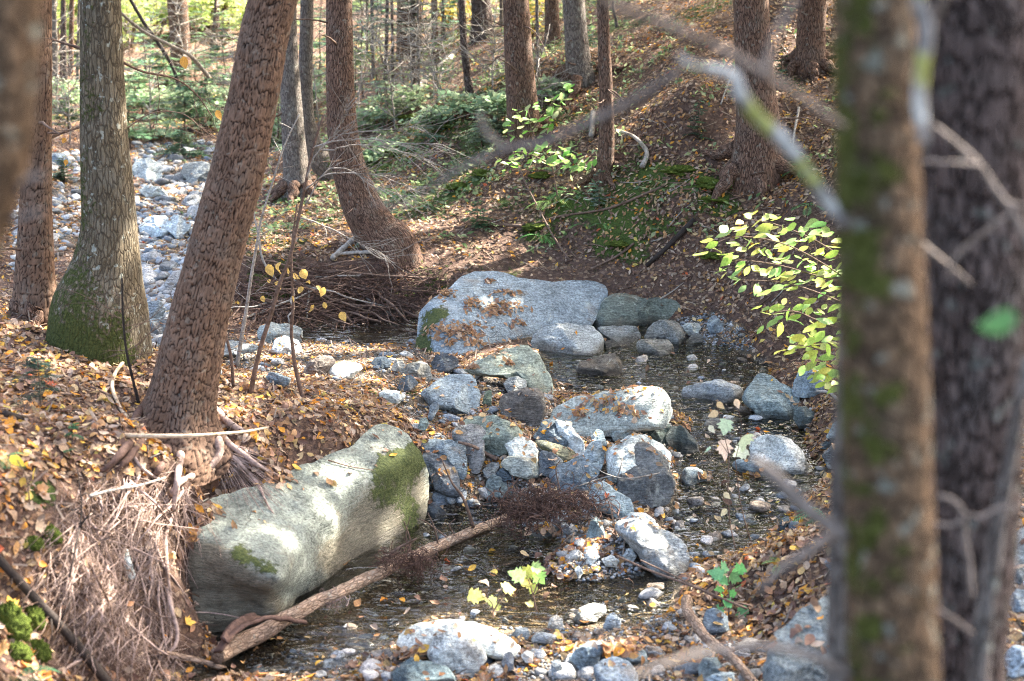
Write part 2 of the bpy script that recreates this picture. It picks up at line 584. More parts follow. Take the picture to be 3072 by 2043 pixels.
def mat_water():
    t = NT('stream_water')
    p = t.pos()
    r1 = t.noise(t.mapv(p, (4, 10, 4), (0, 0, .25)), 1.4, 2, .5, .6)
    r2 = t.noise(t.mapv(p, (9, 22, 6), (0, 0, -.3)), 1.0, 1, .5, .3)
    rap = t.attr('rapid', 'Fac')
    h = t.math('ADD', t.math('MULTIPLY', r1, .6), t.math('MULTIPLY', r2, t.math('ADD', .25, t.math('MULTIPLY', rap, .9))))
    nb = t.bump(h, t.math('ADD', .42, t.math('MULTIPLY', rap, .4)), .085)
    tr = t.n('ShaderNodeBsdfTransparent')
    tr.inputs[0].default_value = (.92, .9, .82, 1)
    gl = t.n('ShaderNodeBsdfGlossy'); gl.inputs['Roughness'].default_value = .09
    gl.inputs[0].default_value = (.95, .97, 1, 1)
    t.l(nb, gl.inputs['Normal'])
    fr = t.n('ShaderNodeFresnel'); fr.inputs[0].default_value = 1.5; t.l(nb, fr.inputs['Normal'])
    mx = t.n('ShaderNodeMixShader')
    t.l(t.math('MULTIPLY', fr.outputs[0], 1.0), mx.inputs[0])
    t.l(tr.outputs[0], mx.inputs[1]); t.l(gl.outputs[0], mx.inputs[2])
    return t.done(mx.outputs[0])


def mat_leaf(name, source='Col', trans=.45, gloss=.25, veins=True):
    t = NT(name)
    if source == 'Col':
        c = t.attr('Col', 'Color')
    else:
        c = t.n('ShaderNodeObjectInfo').outputs['Color']
    v = t.noise(t.pos(), 130, 3, .6)
    c = t.mix(1.0, c, t.ramp(v, [(.3, .72), (.65, 1.2)]), 'MULTIPLY')
    pr = t.bsdf(c, .55, gloss)
    tl = t.n('ShaderNodeBsdfTranslucent'); t.l(c, tl.inputs[0])
    mx = t.n('ShaderNodeMixShader'); mx.inputs[0].default_value = trans
    t.l(pr, mx.inputs[1]); t.l(tl.outputs[0], mx.inputs[2])
    return t.done(mx.outputs[0])


def mat_twig(name, col, rough=.85):
    t = NT(name)
    p = t.pos()
    n1 = t.noise(p, 60, 4, .65); n2 = t.noise(p, 11, 3, .6)
    c = t.mix(1.0, col, t.ramp(n1, [(.3, .55), (.7, 1.4)]), 'MULTIPLY')
    c = t.mix(t.step(n2, .5, .72), c, t.mix(1.0, c, (.55, .5, .45), 'MULTIPLY'))
    ms = t.attr('moss', 'Fac')
    mm = t.step(t.math('ADD', ms, t.math('MULTIPLY', t.math('SUBTRACT', n1, .5), 1.2)), .42, .62)
    c = t.mix(mm, c, t.ramp(n2, [(.3, (.09, .12, .02)), (.7, (.26, .26, .06))]))
    return t.done(t.bsdf(c, rough, .2, t.bump(n1, .6, .006)))


def mat_moss():
    t = NT('moss_green')
    p = t.pos()
    c = t.ramp(t.noise(p, 70, 5, .75), [(.3, (.03, .05, .008)), (.55, (.12, .16, .03)), (.75, (.27, .3, .07))])
    h = t.noise(p, 150, 4, .8)
    return t.done(t.bsdf(c, .95, .1, t.bump(h, 1.0, .02)))


M_ROCK = mat_rock()
M_HEM = mat_bark('hemlock_bark', (.135, .083, .056), (.013, .007, .005), (.16, .125, .1), (.022, .06), .15, hero=True, bump=.7)
M_HEMFAR = mat_bark('reddish_bark', (.155, .094, .066), (.03, .017, .012), (.2, .16, .13), (.014, .07), .25, plate=.85)
M_BIRCH = mat_bark('grey_birch_bark', (.125, .1, .066), (.03, .022, .015), (.2, .18, .14), (.02, .09), .6, plate=.7, mosscol=((.028, .036, .01), (.09, .1, .03)))
M_GREY = mat_bark('grey_bark', (.17, .145, .125), (.05, .04, .035), (.24, .225, .2), (.014, .07), .45, plate=.8)
M_MOSSY = mat_bark('mossy_bark', (.15, .095, .055), (.035, .022, .014), (.12, .1, .07), (.02, .036), .85, plate=.8, mosscol=((.045, .05, .008), (.125, .13, .032)))
M_DARKB = mat_bark('dark_bark', (.15, .11, .095), (.02, .012, .01), (.22, .2, .185), (.013, .05), .5, bump=1.6, plate=.9)
M_LOG = mat_bark('log_bark', (.3, .21, .15), (.1, .06, .04), (.36, .3, .24), (.015, .05), .3, plate=.6)
M_GROUND = mat_ground()
M_WATER = mat_water()
M_LEAF = mat_leaf('fallen_leaf_litter', 'Col', .3)
M_LEAFO = mat_leaf('fallen_leaf_single', 'obj', .3)
M_GREEN = mat_leaf('green_foliage', 'Col', .5, .2)
M_GREENO = mat_leaf('green_leaf_single', 'obj', .5, .3)
M_TWIG = mat_twig('twig_brown', (.15, .1, .075))
M_TWIGG = mat_twig('twig_grey', (.3, .27, .235))
M_ROOT = mat_twig('root_pale', (.34, .25, .21))
M_ROOTD = mat_twig('root_dark', (.1, .06, .047))
M_BRANCH = mat_twig('dead_branch', (.2, .165, .14))
M_WOOD = mat_twig('barkless_wood', (.5, .38, .26))
M_BLACK = mat_twig('dark_wet_wood', (.035, .027, .023))
M_MOSS = mat_moss()


def mat_lichen():
    t = NT('lichened_branch')
    p = t.pos()
    n = t.noise(p, 9, 3, .5); f = t.noise(p, 60, 4, .7)
    c = t.ramp(n, [(.36, (.2, .17, .15)), (.45, (.62, .6, .54)), (.52, (.3, .27, .23)), (.58, (.4, .4, .08)), (.66, (.24, .22, .2))])
    c = t.mix(1.0, c, t.ramp(f, [(.3, .6), (.7, 1.3)]), 'MULTIPLY')
    return t.done(t.bsdf(c, .9, .15, t.bump(f, .6, .006)))
M_LICHEN = mat_lichen()
# ------------------------------------------------------------------ terrain
CTRL = [
 # left bank, its soil and its far side
 (-200,700,1.1),(-200,900,1.15),(-200,1100,1.1),(-300,1400,.9),(0,730,.98),(150,755,.95),(270,790,.92),(340,850,.85),(0,900,1.0),
 (130,950,1.0),(250,1000,.93),(330,1060,.80),(430,1085,.68),(560,930,.7),(520,1000,.68),(620,1010,.62),(700,930,.58),(780,900,.5),
 (840,930,.5),(780,1000,.55),(650,1090,.52),(560,1130,.55),(480,1120,.6),(880,960,.48),(750,1040,.5),(840,975,.49),(910,985,.42),
 (350,745,.34),(400,780,.36),(520,800,.36),(520,860,.45),(420,830,.55),(0,690,.45),(-200,640,.5),(180,690,.4),
 # gravel bar
 (600,830,.36),(700,800,.32),(850,800,.28),(700,870,.42),(800,850,.38),(930,800,.25),(900,860,.36),(620,880,.5),(950,900,.36),
 (960,980,.3),(1000,1050,.22),(1060,1120,.12),(1000,1170,.04),(1100,1000,.28),(1150,900,.28),(1250,960,.25),(1200,1080,.16),
 (1180,1140,.1),(1300,1120,.12),(1350,1180,.08),(1400,1050,.18),(1450,960,.2),(1550,950,.14),(1500,1100,.13),(1430,1170,.1),
 (1440,1230,.08),(1350,1270,.06),(1280,1290,.03),(1330,1320,.02),
 (1050,820,.2),(1200,800,.2),(1200,740,.22),(1000,740,.2),
 # upper right pool
 (1300,850,.08),(1450,870,.05),(1600,840,.05),(1700,850,.06),(1600,900,.04),(1750,880,.12),(1620,960,.03),(1700,970,.03),
 (1780,990,.02),(1850,1000,.05),(1650,1040,.0),(1750,1050,-.02),(1880,1060,.05),
 (1640,770,.22),(1720,790,.24),(1800,850,.25),(1860,890,.26),(1920,940,.25),(1950,1000,.22),(2000,1100,.22),
 (1600,1150,-.04),(1700,1150,-.08),(1850,1120,-.03),(1600,1230,-.08),(1700,1230,-.07),(1780,1210,-.02),(1650,1280,-.03),
 (1480,1330,-.03),(1550,1380,-.02),(1450,1400,-.04),
 # near pool
 (1050,1230,-.1),(1150,1230,-.15),(1200,1300,-.14),(1050,1330,-.15),(1000,1400,-.1),(1150,1400,-.08),(1300,1380,-.06),
 (900,1400,-.14),(850,1480,-.07),(1000,1440,-.03),(700,1500,-.06),(620,1550,-.02),(780,1560,.0),
 (900,1510,.02),(1050,1520,.03),(1200,1500,.03),(1350,1480,.05),(1500,1480,.06),(1600,1450,.07),(1350,1568,.08),(1100,1590,.06),
 (1600,1568,.12),(700,1600,.03),(500,1568,.06),
 # near right bank
 (1690,1290,.12),(1760,1270,.24),(1850,1250,.32),(1930,1270,.4),(1700,1330,.16),(1680,1400,.06),(1800,1400,.15),(1850,1450,.2),
 (1900,1370,.38),(1950,1500,.35),(1750,1520,.15),(2100,1300,.5),(2358,1300,.45),(2358,1500,.5),(2358,1100,.3),(2358,900,.35),(2500,1100,.6),
 # bank face under the leaning tree, and below the front boulder
 (440,1530,.02),(330,1540,.1),(250,1540,.2),(150,1568,.3),(380,1250,.5),(300,1300,.45),(200,1250,.7),(120,1300,.65),
 (60,1130,.9),(0,1200,.88),(0,1400,.62),(100,1450,.45),(0,1568,.5),
 (470,1460,-.05),(600,1425,-.06),(700,1370,-.06),(790,1335,-.06),(880,1290,-.06),(950,1245,-.06),(985,1180,.0),(985,1110,.12),
 (520,1380,-.02),(600,1350,.0),(700,1310,.0),(800,1265,.0),(900,1215,.02),
 # undercut bank and hillside
 (560,610,.6),(650,600,.6),(750,590,.6),(850,590,.58),(950,590,.55),(1050,600,.52),(1150,600,.5),(1300,610,.47),(1420,640,.42),
 (1550,680,.36),(1650,720,.3),(1750,770,.26),(1830,790,.3),(1900,830,.34),
 (560,740,.26),(700,745,.2),(820,745,.16),(950,750,.13),(850,780,.12),(940,790,.14),
 (1200,500,.75),(1200,400,1.05),(1200,330,1.25),(1200,250,1.5),(1200,150,1.9),(1200,0,2.4),
 (1050,500,.72),(1050,400,.95),
 (900,500,.65),(900,400,.8),(900,300,1.05),(900,200,1.35),(900,100,1.75),(900,0,2.3),
 (700,500,.62),(650,400,.7),(600,300,.85),(600,200,1.1),(600,100,1.5),(600,0,2.1),
 (400,560,.4),(400,450,.5),(400,350,.65),(400,280,.8),(400,200,1.05),(400,100,1.5),(400,0,2.1),
 (150,500,.55),(150,350,.75),(150,200,1.1),(150,100,1.5),(150,0,2.1),(-300,300,1.2),(-300,500,.9),(-300,0,2.3),
 (1400,500,.85),(1400,400,1.15),(1400,300,1.45),(1400,200,1.75),(1400,100,2.1),(1400,0,2.5),
 (1600,600,.62),(1600,500,.95),(1600,400,1.25),(1600,300,1.55),(1600,200,1.9),(1600,100,2.2),(1600,0,2.55),
 (1800,700,.55),(1800,600,.75),(1800,500,1.0),(1800,400,1.25),(1800,300,1.55),(1800,200,1.85),(1800,100,2.2),(1800,0,2.6),
 (2000,700,.6),(2000,500,1.1),(2000,300,1.65),(2000,100,2.2),(2300,600,1.0),(2300,300,1.7),(2300,0,2.6),
]
WORLD_CTRL = [(-25,45,5.),(0,45,5.5),(20,40,8.),(-25,70,11.),(0,70,12.),(25,70,14.),(-60,70,12.),(60,70,16.),(12,20,4.5),(15,12,3.),(-14,20,1.8),(-10,10,1.2),
 (-8,5,1.2),(0,2.5,.9),(-2,3,1.),(2,3,.9),(0,4,.45),(0,1,1.3),(-4,1,1.3),(4,1,1.3),(3,5,.6),(6,6,1.0)]
_c = np.array(CTRL, float)
_P = on_z(_c[:, 0] * QK, _c[:, 1] * QK, _c[:, 2])
_P = np.vstack([_P, np.array(WORLD_CTRL)])
_cx, _cz = _P[:, :2], _P[:, 2]


def _kern(A, B):
    d = np.sqrt(((A[:, None, :] - B[None]) ** 2).sum(-1) + .02)
    return d
_K = _kern(_cx, _cx) - np.eye(len(_cx)) * 0.015
_Q = np.hstack([np.ones((len(_cx), 1)), _cx])
_A = np.block([[_K, _Q], [_Q.T, np.zeros((3, 3))]])
_sol = np.linalg.solve(_A, np.concatenate([_cz, np.zeros(3)]))


def terrain_z(x, y):
    X = np.stack([np.ravel(x), np.ravel(y)], 1)
    out = np.empty(len(X))
    for i in range(0, len(X), 40000):
        B = X[i:i + 40000]
        out[i:i + 40000] = _kern(B, _cx) @ _sol[:-3] + _sol[-3] + B @ _sol[-2:]
    return out.reshape(np.shape(x))


def water_z(x, y):
    x = np.asarray(x, float)
    w = np.interp(y, [0, 7.3, 8.7, 9.7, 11.5, 13.5, 18, 24, 60], [0, 0, .09, .15, .2, .3, .56, .85, 2.5])
    return w


BAR = [(520,780),(960,790),(1000,830),(1300,900),(1560,900),(1600,1000),(1560,1130),(1450,1180),(1350,1330),(1250,1250),(1150,1180),(1000,1160),(960,1000),(850,880),(520,870)]
SHORE = [(560,1520),(760,1480),(900,1440),(1250,1450),(1400,1370),(1600,1400),(1760,1500),(1800,1600),(560,1600)]
FARST = [(310,330),(540,330),(500,620),(450,800),(310,800),(310,500)]
FARST2 = [(110,350),(190,350),(190,560),(40,640),(20,520)]
PATCH = [(1560,735),(1640,720),(1720,760),(1740,810),(1560,800)]
PILE = [(1280,1240),(1400,1210),(1500,1270),(1480,1330),(1330,1340),(1250,1310)]
RIGHTG = [(2290,900),(2358,880),(2500,1600),(2250,1600)]
GRAVELS = [BAR, SHORE, FARST, FARST2, PATCH, PILE, RIGHTG]

na, ny = 460, 760
aa = np.linspace(-1.05, 1.05, na)
aa = aa + 0.0
yy = 1.2 * (75 / 1.2) ** np.linspace(0, 1, ny)
AA, YY = np.meshgrid(aa, yy)
XX = AA * (YY + 0.6)
ZZ = terrain_z(XX, YY)
_base = np.stack([XX, YY, ZZ], -1)
qu, qv, qd = proj_q(_base)
gravel = np.zeros(XX.shape)
for g in GRAVELS:
    gravel = np.maximum(gravel, in_poly(qu, qv, g).astype(float))
WZ = water_z(XX, YY)
bed = ((ZZ < WZ + .02) & (YY < 24) & (YY > 4.8)).astype(float)
gravel = np.maximum(gravel, bed)


def blur(A, k=2):
    for _ in range(k):
        B = A.copy()
        B[1:-1, 1:-1] = (A[1:-1, 1:-1] * 4 + A[:-2, 1:-1] + A[2:, 1:-1] + A[1:-1, :-2] + A[1:-1, 2:]) / 8
        A = B
    return A


gravel = blur(gravel, 4)
sand = np.zeros(XX.shape)
for g in ([(700,1440),(860,1380),(1250,1350),(1330,1420),(1200,1460),(1000,1500),(780,1530),(640,1540)], [(1440,1390),(1560,1250),(1780,1200),(1800,1250),(1640,1310),(1540,1400)], [(1300,1420),(1480,1380),(1560,1420),(1400,1460)]):
    sand = np.maximum(sand, in_poly(qu, qv, g).astype(float))
sand = blur(sand, 12)
n1 = fbm(_base * 1.3, 4, 3); n2 = fbm(_base * 6.0, 4, 9); n3 = fbm(_base * 22.0, 3, 21)
ZZ = ZZ + (n1 * .05 + n2 * .035 + n3 * .012) * np.where(bed > 0, .5, 1.0) * sstep(1.0, 5.0, YY) + sstep(18, 40, YY) * n1 * .6
hillmask = ((qu > 520) & (qv < 700) & ~((qu < 560) & (qv > 350))) | (YY > 14)
moss = np.where(hillmask, fbm(_base * .9, 4, 33) * 1.7 + .02, -1.0)
moss = moss + np.where((qu > 800) & (qu < 1500) & (qv < 400), .1, 0) + np.where((qu > 1050) & (qu < 1400) & (qv > 320) & (qv < 480), .05, 0)
for (u_, v_, a_, b_) in ((1566,400,60,36),(1655,432,70,44),(1640,470,60,26),(1115,405,50,30),(1250,412,60,36),(1060,436,60,30),(1235,530,60,34),(1640,600,46,30),(1430,565,60,24),(950,275,70,24),(1040,295,60,22),(1560,520,50,30),(1470,600,40,20),(1180,470,90,30),(900,360,60,30),(1330,470,80,30),(1750,560,60,40),(1860,600,40,40),(1830,180,40,60),(1690,480,60,30)):
    moss = moss + .8 * np.exp(-((qu - u_) / a_) ** 2 - ((qv - v_) / b_) ** 2)
moss = np.where(in_poly(qu, qv, [(20,1110),(140,1110),(150,1290),(40,1270)]), fbm(_base * 4, 3, 8) * 1.2 + .55, moss)
moss = np.where(in_poly(qu, qv, [(800,880),(960,900),(950,960),(860,930)]), fbm(_base * 5, 3, 8) * 1.2 + .35, moss)
leafy = np.clip(.5 + n1 * 1.6, 0, 1)
leafy = np.where(in_poly(qu, qv, [(540,590),(1080,590),(1000,770),(540,770)]), .05, leafy)
leafy = np.where(in_poly(qu, qv, [(100,1100),(440,1080),(460,1560),(120,1560)]), .1, leafy)
wet = np.where(YY < 24, sstep(.06, -.02, ZZ - WZ) * (YY > 4.8), 0)
TV = np.stack([XX, YY, ZZ], -1).reshape(-1, 3)
ii = (np.arange(ny - 1)[:, None] * na + np.arange(na - 1)[None]).reshape(-1)
TF = np.stack([ii, ii + 1, ii + na + 1, ii + na], 1)
ground = single('ground', TV, TF, M_GROUND, 'forest floor of dark soil, gravel and stream banks', None, kind='structure', base=np.zeros(3),
                attrs={'gravel': gravel.ravel(), 'moss': np.clip(moss, -1, 1.5).ravel(), 'leafy': leafy.ravel(), 'wet': wet.ravel(), 'sand': sand.ravel()})
BV_T = BVHTree.FromPolygons(TV.tolist(), TF.tolist())

# ------------------------------------------------------------------ water
wn_a, wn_y = 330, 420
wy = 4.6 * (24 / 4.6) ** np.linspace(0, 1, wn_y)
wa = np.linspace(-.56, .56, wn_a)
WA, WY = np.meshgrid(wa, wy); WX = WA * WY
WT = terrain_z(WX, WY)
WZ2 = water_z(WX, WY)
wu, wv, _ = proj_q(np.stack([WX, WY, WZ2], -1))
keep = WT < WZ2 + .05
keep &= ~in_poly(wu, wv, [(-50, 760), (330, 760), (470, 1000), (420, 1500), (250, 1700), (-50, 1700)])
slope = np.abs(np.gradient(WZ2, axis=0) / np.gradient(WY, axis=0))
rapid = np.clip(slope * 9 + fbm(np.stack([WX, WY, WZ2], -1) * 2.2, 3, 5) * .8, 0, 1)
rapid = np.maximum(rapid, np.where(in_poly(wu, wv, [(620,1440),(900,1420),(950,1500),(700,1560)]), .8, 0))
wz = WZ2 + fbm(np.stack([WX * 3, WY * 7, WZ2], -1), 3, 77) * .005 * (.3 + rapid)
wi = (np.arange(wn_y - 1)[:, None] * wn_a + np.arange(wn_a - 1)[None])
kq = keep[:-1, :-1] | keep[1:, :-1] | keep[:-1, 1:] | keep[1:, 1:]
wi = wi[kq]
single('stream', np.stack([WX, WY, wz], -1).reshape(-1, 3), np.stack([wi, wi + 1, wi + wn_a + 1, wi + wn_a], 1), M_WATER,
       'clear shallow stream running between the boulders', None, kind='structure', base=np.zeros(3), attrs={'rapid': rapid.ravel()})


def hit(u, v, bvs=None):
    """first surface seen through a photograph pixel"""
    d = ray(u, v); best = None
    dv = Vector(d.tolist()); ln = dv.length
    for b in (bvs or [BV_T]):
        loc, nor, idx, dist = b.ray_cast(Vector(CAM.tolist()), dv / ln)
        if loc is not None and (best is None or dist < best[2]):
            best = (np.array(loc), np.array(nor), dist, dist / ln)
    return best


def hitq(u, v, bvs=None):
    h = hit(u * QK, v * QK, bvs)
    return h


def depth_q(u, v):
    h = hitq(u, v)
    return h[3] if h else 30.0


def contact(u, v):
    """where an object seen at this pixel stands: on the ground, or at the water's surface above it"""
    h = hit(u, v)
    if h is None: return None
    p = h[0]
    if p[1] < 14:                       # stones stand proud of the ground by a few centimetres
        d = ray(u, v); t = (p[2] + .02 - CAM_Z) / d[2]
        h = (CAM + d * t, h[1], None, t); p = h[0]
    w = float(water_z(p[0], p[1]))
    if p[2] < w and p[1] < 24:
        d = ray(u, v); t = h[3]
        for k in range(4):
            q = CAM + d * t; t = (float(water_z(q[0], q[1])) - .03 - CAM_Z) / d[2]
        return (CAM + d * t, h[1], None, t)
    return h
# ------------------------------------------------------------------ stones
ROCKS = []                        # (object, V, F) for later casting
CROP = {'A': (1180, 780), 'B': (1800, 860), 'C': (1180, 1259), 'D': (1800, 1259), 'E': (480, 1180), 'F': (580, 800), 'N': None, 'Q': None}
SLATE = (.13, .155, .18); BLUE = (.2, .225, .25); GREYR = (.24, .24, .235); PALE = (.42, .41, .38); GRAN = (.33, .33, .325)
BROWN = (.15, .12, .095); DARK = (.085, .09, .095); GREEN = (.16, .175, .15); OLIVE = (.3, .31, .25); WHITE = (.5, .49, .45)


def poly_native(crop, pts):
    p = np.array(pts, float)
    if crop == 'N': return p
    if crop == 'Q': return p * QK
    return p * .5 + np.array(CROP[crop])


def polar_radius(poly, c, th):
    R = np.zeros(len(th)); n = len(poly)
    for k, t in enumerate(th):
        dx, dy = math.cos(t), math.sin(t); best = 0
        for i in range(n):
            x1, y1 = poly[i] - c; x2, y2 = poly[(i + 1) % n] - c
            ex, ey = x2 - x1, y2 - y1
            den = dx * ey - dy * ex
            if abs(den) < 1e-9: continue
            tt = (x1 * ey - y1 * ex) / den; s = (x1 * dy - y1 * dx) / den
            if tt > 0 and -1e-6 <= s <= 1 + 1e-6: best = max(best, tt)
        R[k] = best
    return R


def rock(crop, pts, label, col, thick=.8, moss=-.6, seed=None, flat=.35, facets=3, rough=1.0, dpts=None, depth=None, name='boulder', cat='rock',
         group=None, nth=72, sink=.2, tilt=None, wetrock=1.0, mregs=(), sregs=()):
    poly = poly_native(crop, pts)
    if seed is None: seed = int(abs(poly[:, 0].sum() * 3 + poly[:, 1].sum())) % 9973
    rg = np.random.default_rng(seed)
    umin, vmin = poly.min(0); umax, vmax = poly.max(0)
    hgt = vmax - vmin
    low = poly[:, 1] > vmax - .3 * hgt
    if dpts is None:
        poly = poly.copy(); poly[low, 1] += sink * hgt
    x, y = poly[:, 0], poly[:, 1]
    cr = x * np.roll(y, -1) - np.roll(x, -1) * y
    a = cr.sum() / 2
    c = np.array([((x + np.roll(x, -1)) * cr).sum(), ((y + np.roll(y, -1)) * cr).sum()]) / (6 * a)
    if not in_poly(c[0], c[1], poly): c = poly.mean(0)
    th = np.linspace(0, 2 * np.pi, nth, endpoint=False)
    R = polar_radius(poly, c, th)
    R = (np.roll(R, 1) + 2 * R + np.roll(R, -1)) / 4
    ub = poly[low, 0].mean()
    if depth is None:
        h = contact(ub, vmax - .02 * hgt)
        depth = h[3] if h else 12.0
    sc = depth / F
    Wm, Hm = (umax - umin) * sc, hgt * sc
    T = thick * .5 * min(Wm, 1.6 * Hm + .05)
    if tilt is None: tilt = .55
    dmid = depth + T * .3
    ring_f = np.sin(np.linspace(0, np.pi / 2, 20 if nth <= 72 else 46))[:0:-1]      # 1 .. >0
    ring_b = np.sin(np.linspace(0, np.pi / 2, 9))[1:]                                  # >0 .. 1
    dirs = []
    for k in range(facets + 1):
        an = rg.uniform(0, 2 * np.pi); st = rg.uniform(.5, 1.15)
        dirs.append((math.cos(an) * st, math.sin(an) * st * .9, rg.uniform(.5, .9)))
    pu, pv, pd = [], [], []
    def add(s, front):
        u = c[0] + R * s * np.cos(th); v = c[1] + R * s * np.sin(th)
        h = (1 - s ** (2.4 if front else 2)) ** (.5 if front else .5)
        if front:
            X = s * np.cos(th); Y = s * np.sin(th)
            hh = np.full(nth, h)
            hh = np.minimum(hh, 1 - flat * .5)
            for (ax, ay, cc) in dirs:
                hh = np.minimum(hh, np.maximum(cc - ax * X - ay * Y, h * .12))
            off = -T * hh
        else:
            off = np.full(nth, T * h * 1.0)
        pu.append(u); pv.append(v); pd.append(dmid + off + (vmax - v) * sc * tilt)
    for s in ring_f: add(s, True)
    nf = len(ring_f)
    for s in ring_b[::-1][1:] if False else ring_b[::-1]:
        if s < .999: add(s, False)
    pu, pv, pd = np.array(pu), np.array(pv), np.array(pd)
    ccu = np.array([c[0], c[0]]); ccv = np.array([c[1], c[1]])
    fc = pd[nf - 1].mean(); bc = pd[-1].mean() + .02 * T
    if dpts is not None:
        D = np.array(dpts, float)
        dt = D[:, 2] / ray(D[:, 0], D[:, 1])[:, 1]
        K = np.sqrt(((D[:, None, :2] - D[None, :, :2]) ** 2).sum(-1) + 120) - np.eye(len(D)) * 2
        Qm = np.hstack([np.ones((len(D), 1)), D[:, :2]])
        sol = np.linalg.solve(np.block([[K, Qm], [Qm.T, np.zeros((3, 3))]]), np.concatenate([dt, np.zeros(3)]))
        def fd(u, v):
            X = np.stack([np.ravel(u), np.ravel(v)], 1)
            k = np.sqrt(((X[:, None] - D[None, :, :2]) ** 2).sum(-1) + 120)
            return (k @ sol[:-3] + sol[-3] + X @ sol[-2:]).reshape(np.shape(u))
        front = fd(pu[:nf], pv[:nf])
        pd[:nf] = front
        rim = front[0]
        for k in range(nf, len(pd)):
            s = ring_b[::-1][1:][k - nf] if False else None
        sb = [s for s in ring_b[::-1] if s < .999]
        for k, s in enumerate(sb):
            pd[nf + k] = rim * s + (rim.max() + .0) * (1 - s) + thick * math.sqrt(1 - s * s)
        fc = float(fd(np.array([c[0]]), np.array([c[1]]))[0]); bc = float(pd[-1].mean() + .02)
    P = pt(pu, pv, pd)
    nr = len(pd)
    V = np.vstack([P.reshape(-1, 3), pt(ccu, ccv, np.array([fc, bc]))])
    # rings: 0 = silhouette, going inwards at the front; back rings follow from the silhouette
    i = []
    j = np.arange(nth); j2 = (j + 1) % nth
    fq = []
    for k in range(nf - 1):
        fq.append(np.stack([k * nth + j, (k + 1) * nth + j, (k + 1) * nth + j2, k * nth + j2], 1))
    prev = 0
    for k in range(nf, nr):
        fq.append(np.stack([prev * nth + j, prev * nth + j2, k * nth + j2, k * nth + j], 1)); prev = k
    fq = np.vstack(fq)
    t1 = np.stack([(nf - 1) * nth + j, np.full(nth, len(V) - 2), (nf - 1) * nth + j2], 1)
    t2 = np.stack([(nr - 1) * nth + j2, np.full(nth, len(V) - 1), (nr - 1) * nth + j], 1)
    cen = V.mean(0)
    size = max(Wm, Hm)
    dirn = nrm(V - cen)
    q = V / size
    d = fbm(q * 2.6 + seed, 3, seed % 97) * .055 + fbm(q * 8 + seed, 4, seed % 89) * .028 + fbm(q * 26 + seed, 3, seed % 53) * (.008 if dpts is None else .013)
    ridg = (1 - np.abs(fbm(q * np.array([3, 3, 7.]) + seed * .3, 3, seed % 71)) * 2.2)
    d = d + np.clip(ridg - .5, 0, 1) * -.035 * rough
    V = V + dirn * (d * size * rough)[:, None]
    # vertex normals for moss
    me = make_mesh(name, V, [fq, np.vstack([t1, t2])])
    nv = np.empty(len(V) * 3, np.float32); me.vertex_normals.foreach_get('vector', nv); nv = nv.reshape(-1, 3)
    bpy.data.meshes.remove(me)
    ms = moss + np.clip(nv[:, 2], -.3, 1) * .35 + fbm(q * 3.1 + 9, 3, seed % 61) * .55
    wz_ = V[:, 2] - water_z(V[:, 0], V[:, 1])
    wt = sstep(.06, .012, wz_ + fbm(V * 9, 2, 4) * .03) * wetrock
    base = np.array([cen[0], cen[1], V[:, 2].min()])
    qu_, qv_, _ = proj_q(V); nu_, nv_ = qu_ * QK, qv_ * QK
    stn = np.zeros(len(V))
    for (u_, v_, a_, b_, w_) in mregs: ms = ms + w_ * np.exp(-((nu_ - u_) / a_) ** 2 - ((nv_ - v_) / b_) ** 2)
    for (u_, v_, a_, b_, w_) in sregs: stn = stn + w_ * np.exp(-((nu_ - u_) / a_) ** 2 - ((nv_ - v_) / b_) ** 2)
    o = single(name, V, [fq, np.vstack([t1, t2])], M_ROCK, label, cat, group, base=base, attrs={'moss': ms, 'wet': wt, 'stain': stn})
    cc_ = np.array(col, float); m_ = cc_.mean(); cc_ = cc_ * (.5 + 1.45 * m_) * np.array([.95, 1.02, 1.02])
    o.color = (*[float(k) for k in cc_], 1)
    if col is None: pass
    ROCKS.append((o, V, fq, label))
    return o


# the front boulder, half buried in the bank under the leaning tree
FB = [(502,1730),(505,1680),(522,1630),(555,1580),(585,1530),(640,1500),(720,1485),(820,1452),(890,1405),(980,1358),(1070,1330),(1100,1285),(1150,1268),(1200,1275),(1232,1305),(1262,1349),
      (1277,1399),(1285,1444),(1280,1494),(1277,1539),(1265,1590),(1240,1660),(1185,1710),(1110,1755),(1030,1800),(930,1830),(835,1865),(760,1900),(680,1925),(605,1905),(545,1840),(515,1785)]
FBD = [(520,1770,6.07),(605,1865,6.0),(680,1895,6.0),(830,1840,6.08),(905,1790,6.44),(1030,1765,6.7),(1105,1725,6.84),(1235,1645,7.17),(1277,1539,7.36),(1282,1450,7.47),
       (845,1735,5.97),(775,1700,5.99),(700,1652,6.03),(565,1600,6.15),(505,1690,6.2),(620,1720,6.04),(700,1790,6.0),(760,1830,6.02),(560,1700,6.08),
       (950,1640,6.5),(1000,1560,6.68),(850,1600,6.32),(750,1560,6.37),(640,1545,6.33),(870,1700,6.12),(905,1650,6.3),
       (800,1480,6.62),(900,1430,6.87),(1000,1380,7.07),(1100,1320,7.32),(1200,1285,7.57),(700,1500,6.5),
       (1045,1475,6.9),(1150,1415,7.12),(1230,1372,7.33),(1150,1560,7.1),(1100,1640,6.94),(1040,1560,6.86),(1040,1660,6.8),(1200,1500,7.22),(1190,1590,7.15)]
